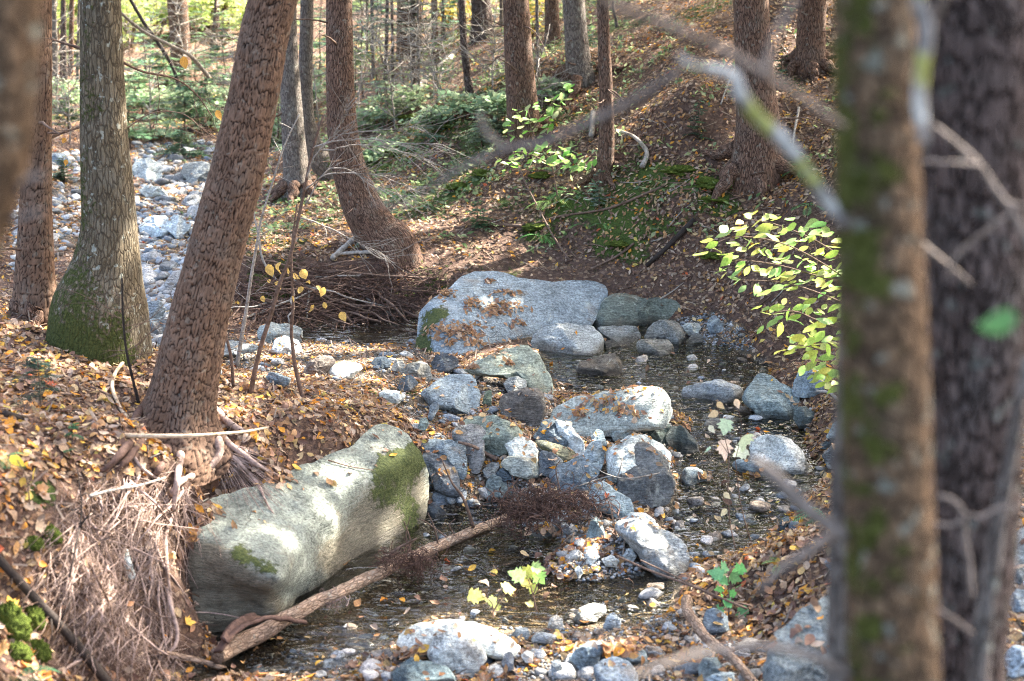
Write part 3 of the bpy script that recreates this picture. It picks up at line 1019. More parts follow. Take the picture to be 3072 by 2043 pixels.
FRONT = rock('N', FB, 'huge pale grey-green boulder with a mossy right end, half buried under the leaning tree', (.25, .255, .215), dpts=FBD, thick=.55, moss=-.55, nth=260, rough=.6, wetrock=.8, seed=11,
             mregs=[(1190,1390,95,60,1.1),(1255,1360,45,70,1.0),(1130,1480,70,60,.75),(720,1660,50,45,1.0),(800,1710,60,35,.8),(1240,1560,50,100,.8),(1080,1600,70,60,.55),(1180,1500,90,120,.75)], sregs=[(620,1780,150,120,1.6),(560,1690,100,60,1.2),(1150,1580,110,140,1.25),(1040,1680,100,70,1.1),(1230,1480,60,120,.9),(750,1830,100,60,1.2)])

# the largest boulder in midstream
BB = [(1247,1050),(1252,985),(1262,935),(1300,897),(1345,865),(1380,828),(1425,812),(1480,813),(1520,822),(1550,835),(1605,838),(1660,847),(1710,840),(1780,842),(1820,857),(1824,890),(1805,930),(1775,975),(1720,1030),
      (1660,1060),(1560,1075),(1470,1080),(1390,1085),(1300,1085),(1255,1080)]
BBD = [(1250,1075,10.2),(1300,1085,10.02),(1400,1085,9.98),(1550,1075,10.4),(1660,1050,10.65),(1262,940,10.55),(1300,1000,10.2),(1310,930,10.42),(1345,870,10.75),(1425,815,11.1),(1400,900,10.6),(1400,1000,10.2),
       (1550,1000,10.52),(1550,900,10.85),(1550,840,11.1),(1700,900,11.05),(1700,845,11.28),(1700,1000,10.75),(1812,862,11.3),(1818,920,11.15),(1780,960,10.95)]
BIG = rock('N', BB, 'largest boulder in midstream, blue-grey with brown leaves strewn over its top', (.255, .285, .315), dpts=BBD, thick=.75, moss=-.8, nth=200, rough=.25, wetrock=.9, seed=23, mregs=[(1290,940,50,40,.95),(1275,1010,40,80,.9),(1340,930,40,40,.8),(1265,1060,50,50,1.1)], sregs=[(1255,1060,60,60,.5)])

R_ = rock
R_('N', [(1765,975),(1795,920),(1830,890),(1900,887),(2000,890),(2040,908),(2057,945),(2048,985),(1950,992),(1850,990)], 'long green-streaked boulder with a mossy left edge, right of the largest boulder', GREEN, moss=-.38, facets=2)
R_('A', [(830,480),(840,440),(880,400),(960,372),(1060,380),(1120,392),(1190,395),(1230,440),(1270,480),(1265,540),(1240,575),(1100,582),(900,580),(840,540)], 'speckled white-grey block in front of the largest boulder', GRAN, facets=2, flat=.5)
R_('A', [(1190,405),(1300,398),(1400,390),(1460,400),(1485,440),(1480,500),(1440,525),(1360,520),(1250,440)], 'smooth grey stone with a pale flat top beside the speckled block', GREYR, facets=1)
R_('A', [(1265,490),(1320,470),(1370,520),(1340,550),(1260,550)], 'small dark stone tucked under the pale-topped stone', DARK, facets=2)
R_('B', [(265,310),(280,250),(320,205),(390,190),(460,205),(500,260),(510,310),(490,345),(440,370),(300,330)], 'round brownish grey stone in front of the green-streaked boulder', (.21,.2,.185), facets=1)
R_('B', [(215,350),(250,318),(330,310),(410,315),(440,350),(445,400),(400,425),(300,430),(240,400)], 'squat tan-grey stone at the edge of the upper pool, below the round one', (.24,.215,.185), facets=1)
R_('B', [(490,235),(520,220),(590,218),(605,250),(580,290),(530,280)], 'small pale stone right of the round brownish stone', PALE)
R_('B', [(515,330),(560,275),(610,285),(630,320),(590,365),(520,360)], 'wedge-shaped grey stone beside the gravel patch of the upper pool', GREYR)
R_('B', [(640,230),(650,190),(685,168),(720,190),(745,240),(700,265),(655,260)], 'little blue stone at the foot of the hillside', BLUE)
R_('A', [(1090,650),(1110,610),(1200,590),(1260,560),(1330,555),(1370,590),(1380,650),(1370,700),(1250,722),(1130,728)], 'brown blocky stone standing alone in the upper pool', BROWN, facets=3, flat=.5)
R_('A', [(380,680),(450,630),(560,570),(690,510),(760,488),(820,500),(870,580),(940,670),(962,740),(930,805),(840,790),(800,715),(620,700),(480,690)], 'long pale yellow-green rock with a mossy hump and leaves along its back', OLIVE, moss=-.3, facets=2, thick=.6)
R_('A', [(655,690),(690,655),(760,660),(800,700),(832,752),(800,770),(740,720)], 'thin blue slab leaning on the pale yellow-green rock', SLATE, facets=2)
R_('A', [(655,740),(690,705),(750,697),(800,720),(805,775),(700,800)], 'rounded grey stone behind the big brown cobble', GREYR, facets=1)
R_('A', [(165,800),(250,730),(350,690),(460,685),(505,730),(520,800),(500,870),(450,890),(350,870),(230,850)], 'broad blue-grey boulder on the gravel bar left of the big brown cobble', (.27,.295,.31), facets=2, flat=.5)
R_('A', [(635,860),(660,800),(760,770),(880,770),(915,800),(918,870),(890,950),(840,970),(740,955),(650,920)], 'big dark brown rounded cobble with an orange stain on the gravel bar', (.15,.125,.11), facets=1)
R_('A', [(470,690),(480,640),(510,632),(540,660),(540,715),(500,720)], 'small upright tan stone behind the broad blue-grey boulder', (.36,.31,.25))
R_('A', [(530,850),(550,790),(590,775),(590,860)], 'small green stone between the blue-grey boulder and the brown cobble', (.15,.18,.13), moss=-.2)
R_('A', [(225,620),(260,565),(330,555),(390,590),(395,625),(330,665),(250,660)], 'dark slate cobble at the left foot of the largest boulder', (.11,.115,.13))
R_('A', [(30,675),(90,620),(170,600),(220,640),(245,690),(210,720),(90,700)], 'striped brown-grey stone left of the dark slate cobble', (.25,.23,.2), facets=2)
R_('A', [(20,750),(60,695),(110,690),(150,735),(100,775),(50,775)], 'small dark blue wedge of stone below the striped brown-grey stone', SLATE)
R_('F', [(1185,605),(1210,560),(1250,555),(1275,590),(1245,625)], 'little rounded tan stone left of the striped stone', (.34,.31,.27))
R_('F', [(1065,580),(1090,545),(1150,540),(1190,565),(1180,595),(1110,600)], 'flat dark blue cobble in a row behind the leaves of the bar', SLATE)
R_('F', [(650,625),(690,565),(750,530),(830,540),(855,570),(790,625),(760,655),(690,655)], 'reddish brown stone on the left of the gravel bar', (.2,.155,.13))
R_('F', [(795,640),(820,595),(880,572),(960,570),(1015,590),(1010,625),(940,660),(850,670)], 'low smooth white stone beside the reddish brown stone', WHITE, facets=0)
R_('F', [(380,400),(400,360),(470,335),(560,335),(630,355),(658,385),(650,430),(590,445),(480,450),(400,440)], 'smooth grey boulder by the thin saplings at the edge of the back pool', (.29,.3,.285), facets=1)
R_('F', [(460,490),(490,430),(550,415),(620,435),(658,490),(620,515),(500,510)], 'angular pale stone in front of the smooth grey boulder by the saplings', (.42,.43,.43), facets=3)
R_('F', [(430,665),(460,630),(520,640),(590,670),(560,705),(450,695)], 'low blue-grey stone by the foot of the saplings', BLUE)
R_('F', [(90,600),(110,560),(160,570),(175,630),(120,650)], 'pale stone showing just right of the leaning trunk', PALE)
R_('F', [(120,520),(140,450),(240,440),(400,470),(390,500),(230,530)], 'flat grey slab stone in the shallows behind the saplings', GREYR, facets=1)
R_('F', [(1110,760),(1150,735),(1230,745),(1280,775),(1230,810),(1130,800)], 'low white stone above the mossy end of the front boulder', WHITE, facets=0)
R_('F', [(1405,890),(1420,830),(1470,815),(1475,850),(1430,910)], 'blue-grey chip of stone below the broad blue-grey boulder', BLUE)
R_('F', [(1345,960),(1360,910),(1400,905),(1415,945),(1390,975)], 'small greenish stone beside the mossy end of the front boulder', (.2,.23,.21))
# right-middle slab with leaves
R_('N', [(1640,1250),(1690,1212),(1730,1192),(1830,1170),(1900,1163),(1985,1163),(2012,1190),(2015,1230),(2000,1262),(1910,1272),(1800,1290),(1700,1300),(1655,1280)], 'long pale slab strewn with leaves beside the upper pool', (.33,.34,.32), thick=.7, facets=1, moss=-.7, flat=.3)
R_('A', [(370,990),(440,940),(540,922),(650,940),(740,980),(790,1040),(770,1100),(660,1130),(560,1140),(400,1110)], 'mossy green-grey boulder behind the tall brown-grey stone', (.22,.24,.2), moss=-.3, facets=1)
R_('A', [(350,1030),(380,985),(460,980),(540,1000),(560,1050),(555,1150),(520,1220),(470,1240),(430,1150),(360,1080)], 'tall brown-grey stone with a flat face at the middle of the bar', (.22,.205,.2), facets=2, flat=.6)
R_('A', [(140,1080),(250,1070),(350,1085),(430,1105),(445,1160),(440,1250),(420,1300),(300,1210),(180,1150)], 'blue slab next to the mossy end of the front boulder', (.19,.22,.245), facets=2, flat=.5)
R_('A', [(165,1150),(230,1160),(310,1180),(360,1240),(395,1300),(408,1372),(340,1380),(250,1345),(200,1265)], 'dark slate stone with a stripe of moss, leaning on the blue slab', (.13,.14,.16), facets=2, moss=-.45)
R_('A', [(665,1110),(700,1060),(770,1055),(840,1090),(870,1140),(872,1205),(800,1205),(700,1165)], 'rounded bright white stone on top of the mossy pale one', WHITE, facets=0)
R_('A', [(640,1225),(680,1175),(750,1165),(830,1190),(872,1220),(882,1280),(800,1300),(700,1260)], 'pale stone with a mossy left side under the bright white stone', (.38,.37,.32), facets=1, moss=-.35)
R_('A', [(960,950),(1030,965),(1090,1020),(1140,1080),(1152,1125),(1080,1150),(1000,1080)], 'white streaked rock behind the dark wedge in the middle of the bar', (.44,.44,.43), facets=2)
R_('A', [(830,1065),(900,960),(960,950),(1030,1010),(1070,1080),(1040,1118),(950,1095)], 'dark wedge-shaped stone in the middle of the bar', SLATE, facets=3, flat=.6)
R_('A', [(830,1080),(900,1080),(1000,1110),(1080,1140),(1096,1185),(1020,1208),(900,1145)], 'flat brown mossy stone below the dark wedge', (.16,.15,.1), moss=-.15, facets=1)
R_('A', [(870,1200),(890,1140),(960,1150),(1020,1210),(1000,1255),(920,1280),(875,1255)], 'layered dark slate stone right of the bright white stone', (.115,.125,.14), facets=2, rough=1.5)
R_('A', [(930,1290),(1000,1225),(1130,1170),(1170,1210),(1185,1300),(1170,1372),(1100,1388),(1000,1378)], 'large blue wedge-shaped slab with a mossy edge behind the root clump', (.17,.2,.235), facets=2, flat=.7, moss=-.62)
R_('A', [(1140,1150),(1190,1090),(1240,1085),(1265,1130),(1260,1200),(1230,1275),(1190,1320),(1150,1230)], 'upright blue-grey stone between the blue wedge and the white boulder', (.25,.275,.29), facets=2)
R_('A', [(1185,1060),(1220,1010),(1260,1030),(1285,1090),(1240,1115),(1190,1098)], 'small pointed blue stone above the upright blue-grey stone', (.2,.235,.255), facets=2)
R_('A', [(1300,1030),(1320,980),(1370,965),(1410,985),(1422,1040),(1380,1080),(1320,1065)], 'small rounded light blue stone below the leaf-strewn slab', (.27,.31,.32), facets=1)
R_('N', [(1812,1370),(1820,1345),(1855,1320),(1895,1302),(1940,1303),(1985,1325),(2015,1360),(2008,1412),(1930,1435),(1850,1430),(1822,1418)], 'big white boulder behind the dark peaked rock', (.43,.43,.41), facets=1)
R_('B', [(80,1190),(110,1090),(160,1010),(210,940),(260,922),(320,960),(370,1010),(430,1080),(452,1160),(405,1235),(300,1278),(190,1275),(110,1235)], 'dark peaked rock with a light right flank, near the right pool', (.16,.155,.155), facets=3, flat=.15, thick=1.0, rough=1.4)
R_('A', [(1170,1425),(1190,1330),(1260,1330),(1350,1380),(1430,1440),(1447,1505),(1420,1528),(1280,1490),(1200,1470)], 'blue flat-faced stone at the left foot of the dark peaked rock', (.25,.29,.31), facets=2, flat=.6)
R_('B', [(220,850),(240,760),(300,765),(400,800),(432,840),(400,900),(380,925),(300,890)], 'dark green mossy rock below the leaf-strewn slab', (.12,.145,.13), moss=-.4, facets=2)
R_('B', [(385,900),(430,830),(490,830),(540,880),(590,940),(602,1000),(560,1035),(480,1005),(410,965)], 'dark wet rock right of the dark green mossy one', (.1,.115,.115), facets=1, moss=-.5)
R_('A', [(545,1340),(590,1290),(650,1300),(740,1350),(767,1392),(650,1410),(560,1395)], 'grey-green flat stone among leaves above the near pool', (.19,.215,.21), facets=2)
R_('A', [(615,1275),(660,1240),(720,1260),(730,1305),(640,1318)], 'small dark blue stone above the grey-green flat stone', (.11,.135,.16))
R_('A', [(530,1265),(590,1210),(640,1225),(622,1275),(560,1298)], 'small grey stone left of the mossy pale stone', GREYR)
R_('B', [(485,650),(510,600),(600,570),(700,553),(800,575),(855,610),(862,660),(800,710),(650,710),(500,695)], 'wide speckled granite boulder in the right pool', (.26,.265,.275), facets=0)
R_('B', [(850,660),(890,600),(950,525),(1030,525),(1130,600),(1200,660),(1238,720),(1200,775),(1100,797),(980,765),(880,715)], 'large angular blue-green rock with a crack, on the right side of the stream', (.21,.245,.25), facets=3, flat=.5)
R_('B', [(1155,795),(1170,720),(1230,715),(1300,760),(1282,815),(1200,832)], 'dark cube-like rock right of the angular blue-green rock', (.12,.14,.14), facets=3, flat=.6)
R_('B', [(1145,590),(1190,510),(1280,470),(1360,540),(1372,605),(1250,632),(1170,637)], 'blue stone half hidden behind the yellow-green sapling', BLUE, facets=1)
R_('B', [(605,840),(640,800),(700,785),(740,800),(732,842),(650,865)], 'low wet stone in the riffle behind the pale leaves', (.2,.2,.205), facets=0)
R_('B', [(890,1000),(900,930),(970,885),(1080,880),(1150,910),(1220,990),(1290,1070),(1312,1105),(1230,1128),(1150,1118),(1000,1088),(900,1065)], 'domed white granite boulder in the right pool', (.38,.375,.37), facets=0, flat=.2)
R_('B', [(990,1080),(1030,1010),(1090,990),(1140,1030),(1147,1105),(1110,1145),(1040,1135)], 'blue-grey rounded stone in front of the domed white boulder', (.25,.28,.295), facets=1)
R_('B', [(780,1070),(830,1035),(930,1050),(1030,1090),(1100,1140),(1102,1165),(980,1172),(860,1130)], 'low blue slab in the water below the pale leaves', (.24,.275,.3), facets=1)
R_('B', [(470,1150),(500,1085),(580,1080),(650,1120),(672,1172),(610,1216),(520,1198)], 'blue-grey stone right of the dark peaked rock', (.24,.275,.295), facets=1)
R_('B', [(1350,890),(1400,820),(1468,785),(1500,800),(1505,872),(1420,888)], 'pale blue slab beside the mossy foreground trunk', (.27,.3,.31))
R_('B', [(1315,955),(1380,900),(1430,885),(1437,922),(1370,966)], 'thin dark slate beside the mossy foreground trunk', (.09,.105,.115))
R_('B', [(1330,1015),(1390,950),(1470,930),(1502,990),(1482,1056),(1370,1068)], 'dark rounded rock below the thin dark slate', (.15,.15,.16))
R_('D', [(135,600),(180,555),(270,558),(330,600),(335,640),(200,650)], 'bright white stone behind the big speckled granite boulder', (.48,.48,.46), facets=1)
R_('D', [(60,650),(130,600),(220,580),(320,620),(420,670),(500,720),(537,800),(527,885),(440,928),(330,880),(220,808),(160,725)], 'big speckled granite boulder with a bright upper edge by the near pool', (.32,.32,.32), facets=1, flat=.25)
R_('C', [(1155,685),(1180,600),(1210,575),(1250,610),(1277,672),(1250,695)], 'small blue triangular stone right of the root clump', (.21,.26,.27), facets=2)
R_('C', [(800,690),(840,610),(900,600),(1000,625),(992,685),(900,738),(830,728)], 'flat grey stone under the root clump', (.25,.265,.275), facets=1)
R_('C', [(200,530),(240,490),(330,560),(302,596),(220,625)], 'dark blue stone at the water beside the front boulder', (.09,.11,.14))
R_('C', [(10,1355),(40,1270),(100,1225),(230,1205),(380,1195),(480,1220),(600,1255),(720,1320),(762,1385),(740,1425),(600,1398),(400,1350),(200,1370),(80,1398)], 'long low bright white boulder at the front of the near pool', (.5,.49,.45), facets=0, flat=.2)
R_('C', [(210,1395),(250,1300),(320,1250),(400,1255),(480,1300),(540,1360),(562,1432),(520,1496),(380,1518),(250,1488)], 'round white speckled boulder at the bottom of the photo', (.45,.45,.43), facets=0)
R_('C', [(-5,1535),(40,1470),(120,1425),(220,1455),(330,1475),(372,1535),(372,1610),(200,1640),(20,1620)], 'dark blue-green slab at the bottom edge, below the white speckled boulder', (.115,.15,.165), facets=1)
R_('C', [(1080,1185),(1120,1130),(1200,1100),(1270,1110),(1282,1152),(1220,1195),(1120,1212)], 'flat white stone at the right edge of the near pool', (.5,.48,.43), facets=0)
R_('C', [(920,1232),(940,1185),(980,1170),(1020,1200),(1026,1244),(970,1256)], 'small white and brown cobble on the near shore', (.42,.39,.36), facets=1)
R_('C', [(1255,1234),(1280,1180),(1320,1150),(1370,1200),(1362,1240),(1290,1256)], 'small pale blue angular stone right of the flat white stone', (.36,.38,.4), facets=3)
R_('C', [(1050,1435),(1090,1370),(1170,1325),(1260,1320),(1302,1352),(1240,1425),(1220,1496),(1120,1488)], 'smooth blue-grey cobble at the lower right of the near shore', (.2,.235,.26), facets=1)
R_('C', [(1235,1405),(1300,1350),(1420,1340),(1520,1390),(1532,1444),(1400,1450),(1280,1438)], 'flat blue stone covered with scattered leaves on the near shore', (.21,.25,.27), facets=1)
R_('C', [(1200,1495),(1240,1440),(1330,1420),(1420,1450),(1470,1520),(1482,1580),(1350,1600),(1230,1550)], 'light grey speckled cobble at the bottom edge', (.28,.31,.34), facets=0)
R_('C', [(645,1455),(670,1400),(710,1390),(725,1430),(722,1484),(680,1496)], 'little black and white stone right of the round white boulder', (.2,.2,.21))
R_('C', [(765,1415),(800,1380),(840,1400),(837,1444),(790,1448)], 'little pale pink stone at the tip of the long white boulder', (.48,.43,.38))
R_('C', [(945,1474),(960,1440),(1000,1440),(1017,1494),(990,1535),(950,1515)], 'small blue upright stone among pebbles of the near shore', (.24,.28,.32), facets=3)
R_('C', [(1140,805),(1150,760),(1220,770),(1237,824),(1190,855),(1150,845)], 'bright white block in the heap of gravel and leaves', (.52,.52,.5), facets=3)
R_('C', [(1250,836),(1310,810),(1357,845),(1342,875),(1270,868)], 'pale flat stone with a brown face in the gravel heap', (.42,.4,.37))
R_('C', [(1375,820),(1400,775),(1440,770),(1462,820),(1430,850)], 'round pale cobble at the left foot of the big granite boulder', (.4,.4,.39), facets=0)
R_('C', [(1085,895),(1115,870),(1142,922),(1112,945)], 'narrow pale stone at the tip of the gravel heap', (.46,.45,.43))
R_('D', [(580,1485),(620,1430),(700,1425),(742,1484),(690,1548),(600,1538)], 'grey-green cobble under the curved branch', (.2,.23,.23), facets=1)
R_('D', [(640,1545),(720,1510),(800,1515),(822,1572),(800,1620),(660,1600)], 'pale blue cobble at the bottom edge beneath the curved branch', (.3,.34,.36), facets=1)
R_('D', [(990,1500),(1030,1370),(1080,1250),(1160,1170),(1280,1090),(1380,1050),(1450,1050),(1520,1200),(1540,1600),(1200,1700),(1000,1650)], 'big grey boulder with a mossy left shoulder at the lower right', (.2,.215,.215), facets=1, moss=-.45, nth=110)
R_('D', [(610,1215),(640,1140),(690,1130),(770,1180),(777,1245),(700,1268),(630,1258)], 'rounded blue stone in the dark hollow behind the maple seedling', (.22,.25,.28), facets=0)
R_('D', [(1060,650),(1090,590),(1130,575),(1140,620),(1100,660)], 'small dark blue stone at the corner of the right pool', (.11,.14,.16))
R_('D', [(1340,860),(1360,830),(1400,825),(1420,870),(1380,890)], 'small blue stone in the leaves of the near right bank', (.24,.26,.3))
R_('Q', [(415,398),(425,375),(470,370),(500,390),(495,420),(440,422)], 'grey stone near the leaning trunk in the far stream', GREYR, name='boulder')
R_('Q', [(302,395),(310,365),(345,362),(375,380),(372,410),(330,420)], 'square grey stone in the far stream right of the birch', (.35,.36,.35))
R_('Q', [(110,375),(125,352),(150,352),(165,375),(150,388)], 'blue stone in the far stream left of the birch', BLUE)
R_('Q', [(318,440),(335,425),(370,428),(385,450),(350,462)], 'flat pale stone in the far stream', PALE)
R_('Q', [(318,520),(335,500),(380,495),(405,515),(380,540),(330,540)], 'pale blue stone in the far stream below the flat pale one', (.38,.41,.43))
R_('Q', [(375,520),(400,492),(430,500),(440,520),(410,545)], 'angular pale stone left of the leaning trunk in the far stream', (.42,.43,.43))
R_('Q', [(318,722),(335,695),(370,690),(385,715),(360,745),(330,745)], 'blue-grey stone between the birch and the leaning trunk', BLUE)
R_('Q', [(330,760),(345,735),(380,735),(388,760),(360,775)], 'dark stone below the blue-grey stone behind the left bank', SLATE)
R_('Q', [(2325,1250),(2345,1220),(2400,1200),(2440,1300),(2400,1340),(2335,1320)], 'grey boulder at the right edge behind the dark foreground trunk', GREYR)
R_('Q', [(2318,1380),(2340,1355),(2370,1360),(2375,1395),(2335,1405)], 'blue cobble at the right edge', BLUE)
R_('Q', [(2308,1520),(2330,1485),(2380,1490),(2390,1540),(2330,1550)], 'pale blue cobble at the lower right edge', (.3,.33,.36))
R_('Q', [(280,1275),(283,1262),(296,1264),(304,1300),(314,1330),(300,1336),(285,1310)], 'white sliver of stone caught in the hanging roots', (.5,.5,.46), thick=.6, sink=0)
print('rocks', len(ROCKS))

_rv = np.vstack([r[1] for r in ROCKS]); _o = 0; _rf = []; ROCK_ID = []
for k, r in enumerate(ROCKS):
    _rf.append(r[2] + _o); ROCK_ID += [k] * len(r[2]); _o += len(r[1])
_rf = np.vstack(_rf)
BV_R = BVHTree.FromPolygons(_rv.tolist(), _rf.tolist())

def tint_word(c):
    c = np.array(c, float); m = c.mean()
    sat = (c.max() - c.min()) / (m + 1e-6)
    hue = '' if sat < .16 else ('bluish ' if c[2] > c[0] else 'brownish ')
    return ('dark ' if m < .14 else ('pale ' if m > .33 else 'mid-grey ' if not hue else '')) + hue + ('' if (hue or .14 <= m <= .33) else 'grey')


def leaf_word(c):
    c = np.array(c, float); m = c.mean()
    if c[1] / c[0] > .66 and m > .25: return 'pale tan'
    if m < .16: return 'dark brown'
    if c[2] / c[0] < .3: return 'orange'
    return 'brown' if m < .24 else 'light brown'


MARKS = [(418,960,'foot of the leaning hemlock'), (290,900,'bleached twisted root'), (95,900,'dark hemlock seedling'), (100,790,'birch foot on the left bank'), (600,860,'foot of the thin saplings'), (760,860,'reddish brown stone'), (700,990,'leaf-covered top of the front boulder'),
         (880,930,'mossy end of the front boulder'), (640,790,'smooth grey boulder by the saplings'), (1060,860,'broad blue-grey boulder'), (1200,900,'big dark brown cobble'), (1150,840,'pale yellow-green rock'), (1430,940,'leaf-strewn pale slab'), (1150,990,'mossy green-grey boulder'),
         (1010,1060,'dark slate stone with a moss stripe'), (1200,1060,'bright white rounded stone'), (1310,1090,'large blue wedge-shaped slab'), (1480,1090,'dark peaked rock'), (1420,1130,'blue flat-faced stone'), (1110,1110,'grey-green flat stone'), (1260,1170,'root clump of the fallen trunk'),
         (1380,1270,'gravel heap'), (1500,1240,'big speckled granite boulder'), (1060,1470,'long low white boulder'), (1050,1500,'round white speckled boulder'), (950,1540,'dark blue-green bottom slab'), (1350,1400,'flat white stone'), (1330,1470,'smooth blue-grey cobble'), (1450,1460,'flat blue leaf-covered stone'),
         (1450,1540,'light grey speckled cobble'), (1620,1480,'curved brown branch'), (1700,1350,'maple seedling'), (1800,1270,'near right bank'), (620,1530,'butt of the fallen trunk'), (760,1500,'fallen trunk'), (1250,1530,'small blue upright stone'), (100,1300,'black dead branch'), (300,1250,'hanging roots'), (60,1130,'cut of the left bank'),
         (340,720,'birch'), (340,560,'pale blue stone upstream'), (420,500,'leaning hemlock'), (350,400,'square grey stone upstream'), (430,370,'grey stone upstream by the trunk'), (500,340,'young hemlocks upstream'), (150,400,'left side of the birch'), (60,600,'reddish hemlock on the left'),
         (1640,770,'upper pool gravel patch'), (1850,900,'angular blue-green rock'), (1100,740,'largest boulder in midstream'), (200,1000,'pale peeled stick'), (20,960,'left edge seedling'), (520,960,'right side of the leaning hemlock'), (450,1190,'corner of the front boulder'), (1900,1100,'mossy foreground trunk')]


def near_mark(u, v):
    return min(MARKS, key=lambda m: (m[0] - u) ** 2 + (1.6 * (m[1] - v)) ** 2)[2]


# cobbles one can still count, then gravel
def pebble_mesh(seed, sub=2):
    import bmesh
    bm = bmesh.new(); bmesh.ops.create_icosphere(bm, subdivisions=sub, radius=1.0)
    V = np.array([v.co[:] for v in bm.verts]); Fc = np.array([[v.index for v in f.verts] for f in bm.faces]); bm.free()
    rg = np.random.default_rng(seed)
    d = np.ones(len(V))
    for k in range(11):
        n = nrm(rg.normal(size=3)); d = np.minimum(d, rg.uniform(.5, .85) / np.maximum(V @ n, .05))
    V = V * d[:, None] * (1 + fbm(V * 1.7 + seed, 3, seed)[:, None] * .12)
    V = V * np.array([1.0, rg.uniform(.65, .9), rg.uniform(.34, .6)])
    return V, Fc


PEB = [pebble_mesh(40 + k, 3) for k in range(8)]
PEBM = []
for k, (v, f) in enumerate(PEB):
    PEBM.append(make_mesh('cobble', v, f, [M_ROCK], attrs={'moss': np.full(len(v), -.9), 'wet': np.zeros(len(v)), 'stain': np.zeros(len(v))}))
PEBC = [SLATE, BLUE, GREYR, PALE, GRAN, BROWN, (.28, .3, .32), (.4, .38, .36), (.22, .2, .18)]
POOLS = [[(1000,1180),(1200,1180),(1420,1350),(1400,1430),(1000,1480),(700,1540),(640,1480),(900,1330)], [(1480,1160),(1900,1060),(1860,1200),(1680,1300),(1450,1400),(1540,1300)], [(1300,830),(1700,820),(1880,900),(1860,1040),(1640,1010),(1590,900),(1290,890)]]
COB = [(POOLS[1], 24, .025, .08, '', 'stones breaking the surface of the right pool'), (POOLS[2], 14, .025, .07, '', 'stones breaking the surface of the upper pool'), (POOLS[0], 7, .02, .055, '', 'stones breaking the surface of the near pool'),
       (BAR, 70, .025, .07, 'fist-sized cobble lying loose among the leaves of the midstream bar', 'cobbles on the midstream bar'),
       (SHORE, 70, .025, .075, 'small cobble on the leafy near shore at the bottom of the photo', 'cobbles on the near shore'),
       (FARST, 70, .07, .14, 'pale stone in the dry far bed of the stream upstream', 'stones of the far stream bed'),
       (FARST2, 26, .07, .13, 'stone in the far stream bed left of the birch', 'stones left of the birch'),
       (PATCH, 14, .02, .045, 'small stone on the gravel patch beside the upper pool', 'stones on the gravel patch')]
ncob = 0
for poly, n, s0, s1, lab, grp in COB:
    pa = np.array(poly); k = 0; tries = 0
    while k < n and tries < n * 12:
        tries += 1
        u = RNG.uniform(pa[:, 0].min(), pa[:, 0].max()); v = RNG.uniform(pa[:, 1].min(), min(pa[:, 1].max(), 1568))
        if not in_poly(u, v, poly): continue
        h = hitq(u, v)
        if h is None: continue
        hr = hitq(u, v, [BV_R])
        if hr is not None and hr[2] < h[2] + .05: continue
        p = h[0]
        if p[2] < water_z(p[0], p[1]) - .03 and poly is BAR: continue
        if poly in POOLS:
            if p[2] > water_z(p[0], p[1]): continue
            d_ = ray(u * QK, v * QK); p = CAM + d_ * ((float(water_z(p[0], p[1])) - CAM_Z) / d_[2])
        s = RNG.uniform(s0, s1) * (0.75 + .5 * RNG.random())
        o = bpy.data.objects.new('cobble', PEBM[RNG.integers(8)])
        o.location = (p[0], p[1], (float(water_z(p[0], p[1])) + s * RNG.uniform(-.25, .15)) if poly in POOLS else p[2] + s * .12)
        o.rotation_euler = (RNG.normal() * .25, RNG.normal() * .25, RNG.uniform(0, 6.28)); o.scale = (s, s, s)
        c = np.array(PEBC[RNG.integers(len(PEBC))]) * RNG.uniform(.8, 1.25)
        if poly in (FARST, FARST2): c = np.array((.31, .315, .315)) * RNG.uniform(.4, 1.35)
        o.color = (*[float(x) for x in c], 1)
        cn = tint_word(c)
        if poly in (FARST, FARST2): lab2 = '%s stone in the far stream bed near the %s' % (cn, near_mark(u, v))
        elif poly in POOLS: lab2 = 'small %s stone breaking the water near the %s' % (cn, near_mark(u, v))
        else: lab2 = 'small %s cobble lying near the %s' % (cn, near_mark(u, v))
        link(o); tag(o, lab2, 'cobble', grp); k += 1; ncob += 1
print('cobbles', ncob)

# gravel: too small to pick apart
Pg, Sg = [], []
gpool = [(POOLS[0], 110, .01, .06), (POOLS[1], 220, .012, .06), (POOLS[2], 300, .012, .05), (BAR, 5000, .006, .022), (SHORE, 3600, .005, .016), (PATCH, 1100, .006, .016), (FARST, 1500, .02, .085), (FARST2, 400, .02, .08), (PILE, 900, .006, .02), (RIGHTG, 500, .01, .03)]
for poly, n, s0, s1 in gpool:
    pa = np.array(poly)
    us = RNG.uniform(pa[:, 0].min(), pa[:, 0].max(), n); vs = RNG.uniform(pa[:, 1].min(), min(1580, pa[:, 1].max()), n)
    ok = in_poly(us, vs, poly)
    for u, v in zip(us[ok], vs[ok]):
        h = hitq(u, v)
        if h is None: continue
        Pg.append(h[0]); Sg.append(RNG.uniform(s0, s1))
Pg, Sg = np.array(Pg), np.array(Sg)
v0, f0 = pebble_mesh(3, 1)
ac = Acc()
Rg = frames_n(nrm(RNG.normal(size=(len(Pg), 3)) * .3 + np.array([0, 0, 1.])), RNG.uniform(0, 6.28, len(Pg)))
VV, FF = place(v0, [f0], Pg + np.array([0, 0, .003]), Rg, Sg)
gcol = np.array(PEBC)[RNG.integers(len(PEBC), size=len(Pg))] * RNG.uniform(.7, 1.3, (len(Pg), 1))
M_GRAV = None
def mat_gravel():
    t = NT('gravel_stone'); c = t.attr('Col', 'Color'); n = t.noise(t.pos(), 180, 3, .7)
    c = t.mix(1.0, c, t.ramp(n, [(.3, .6), (.7, 1.3)]), 'MULTIPLY')
    return t.done(t.bsdf(c, .8, .3, t.bump(n, .4, .003)))
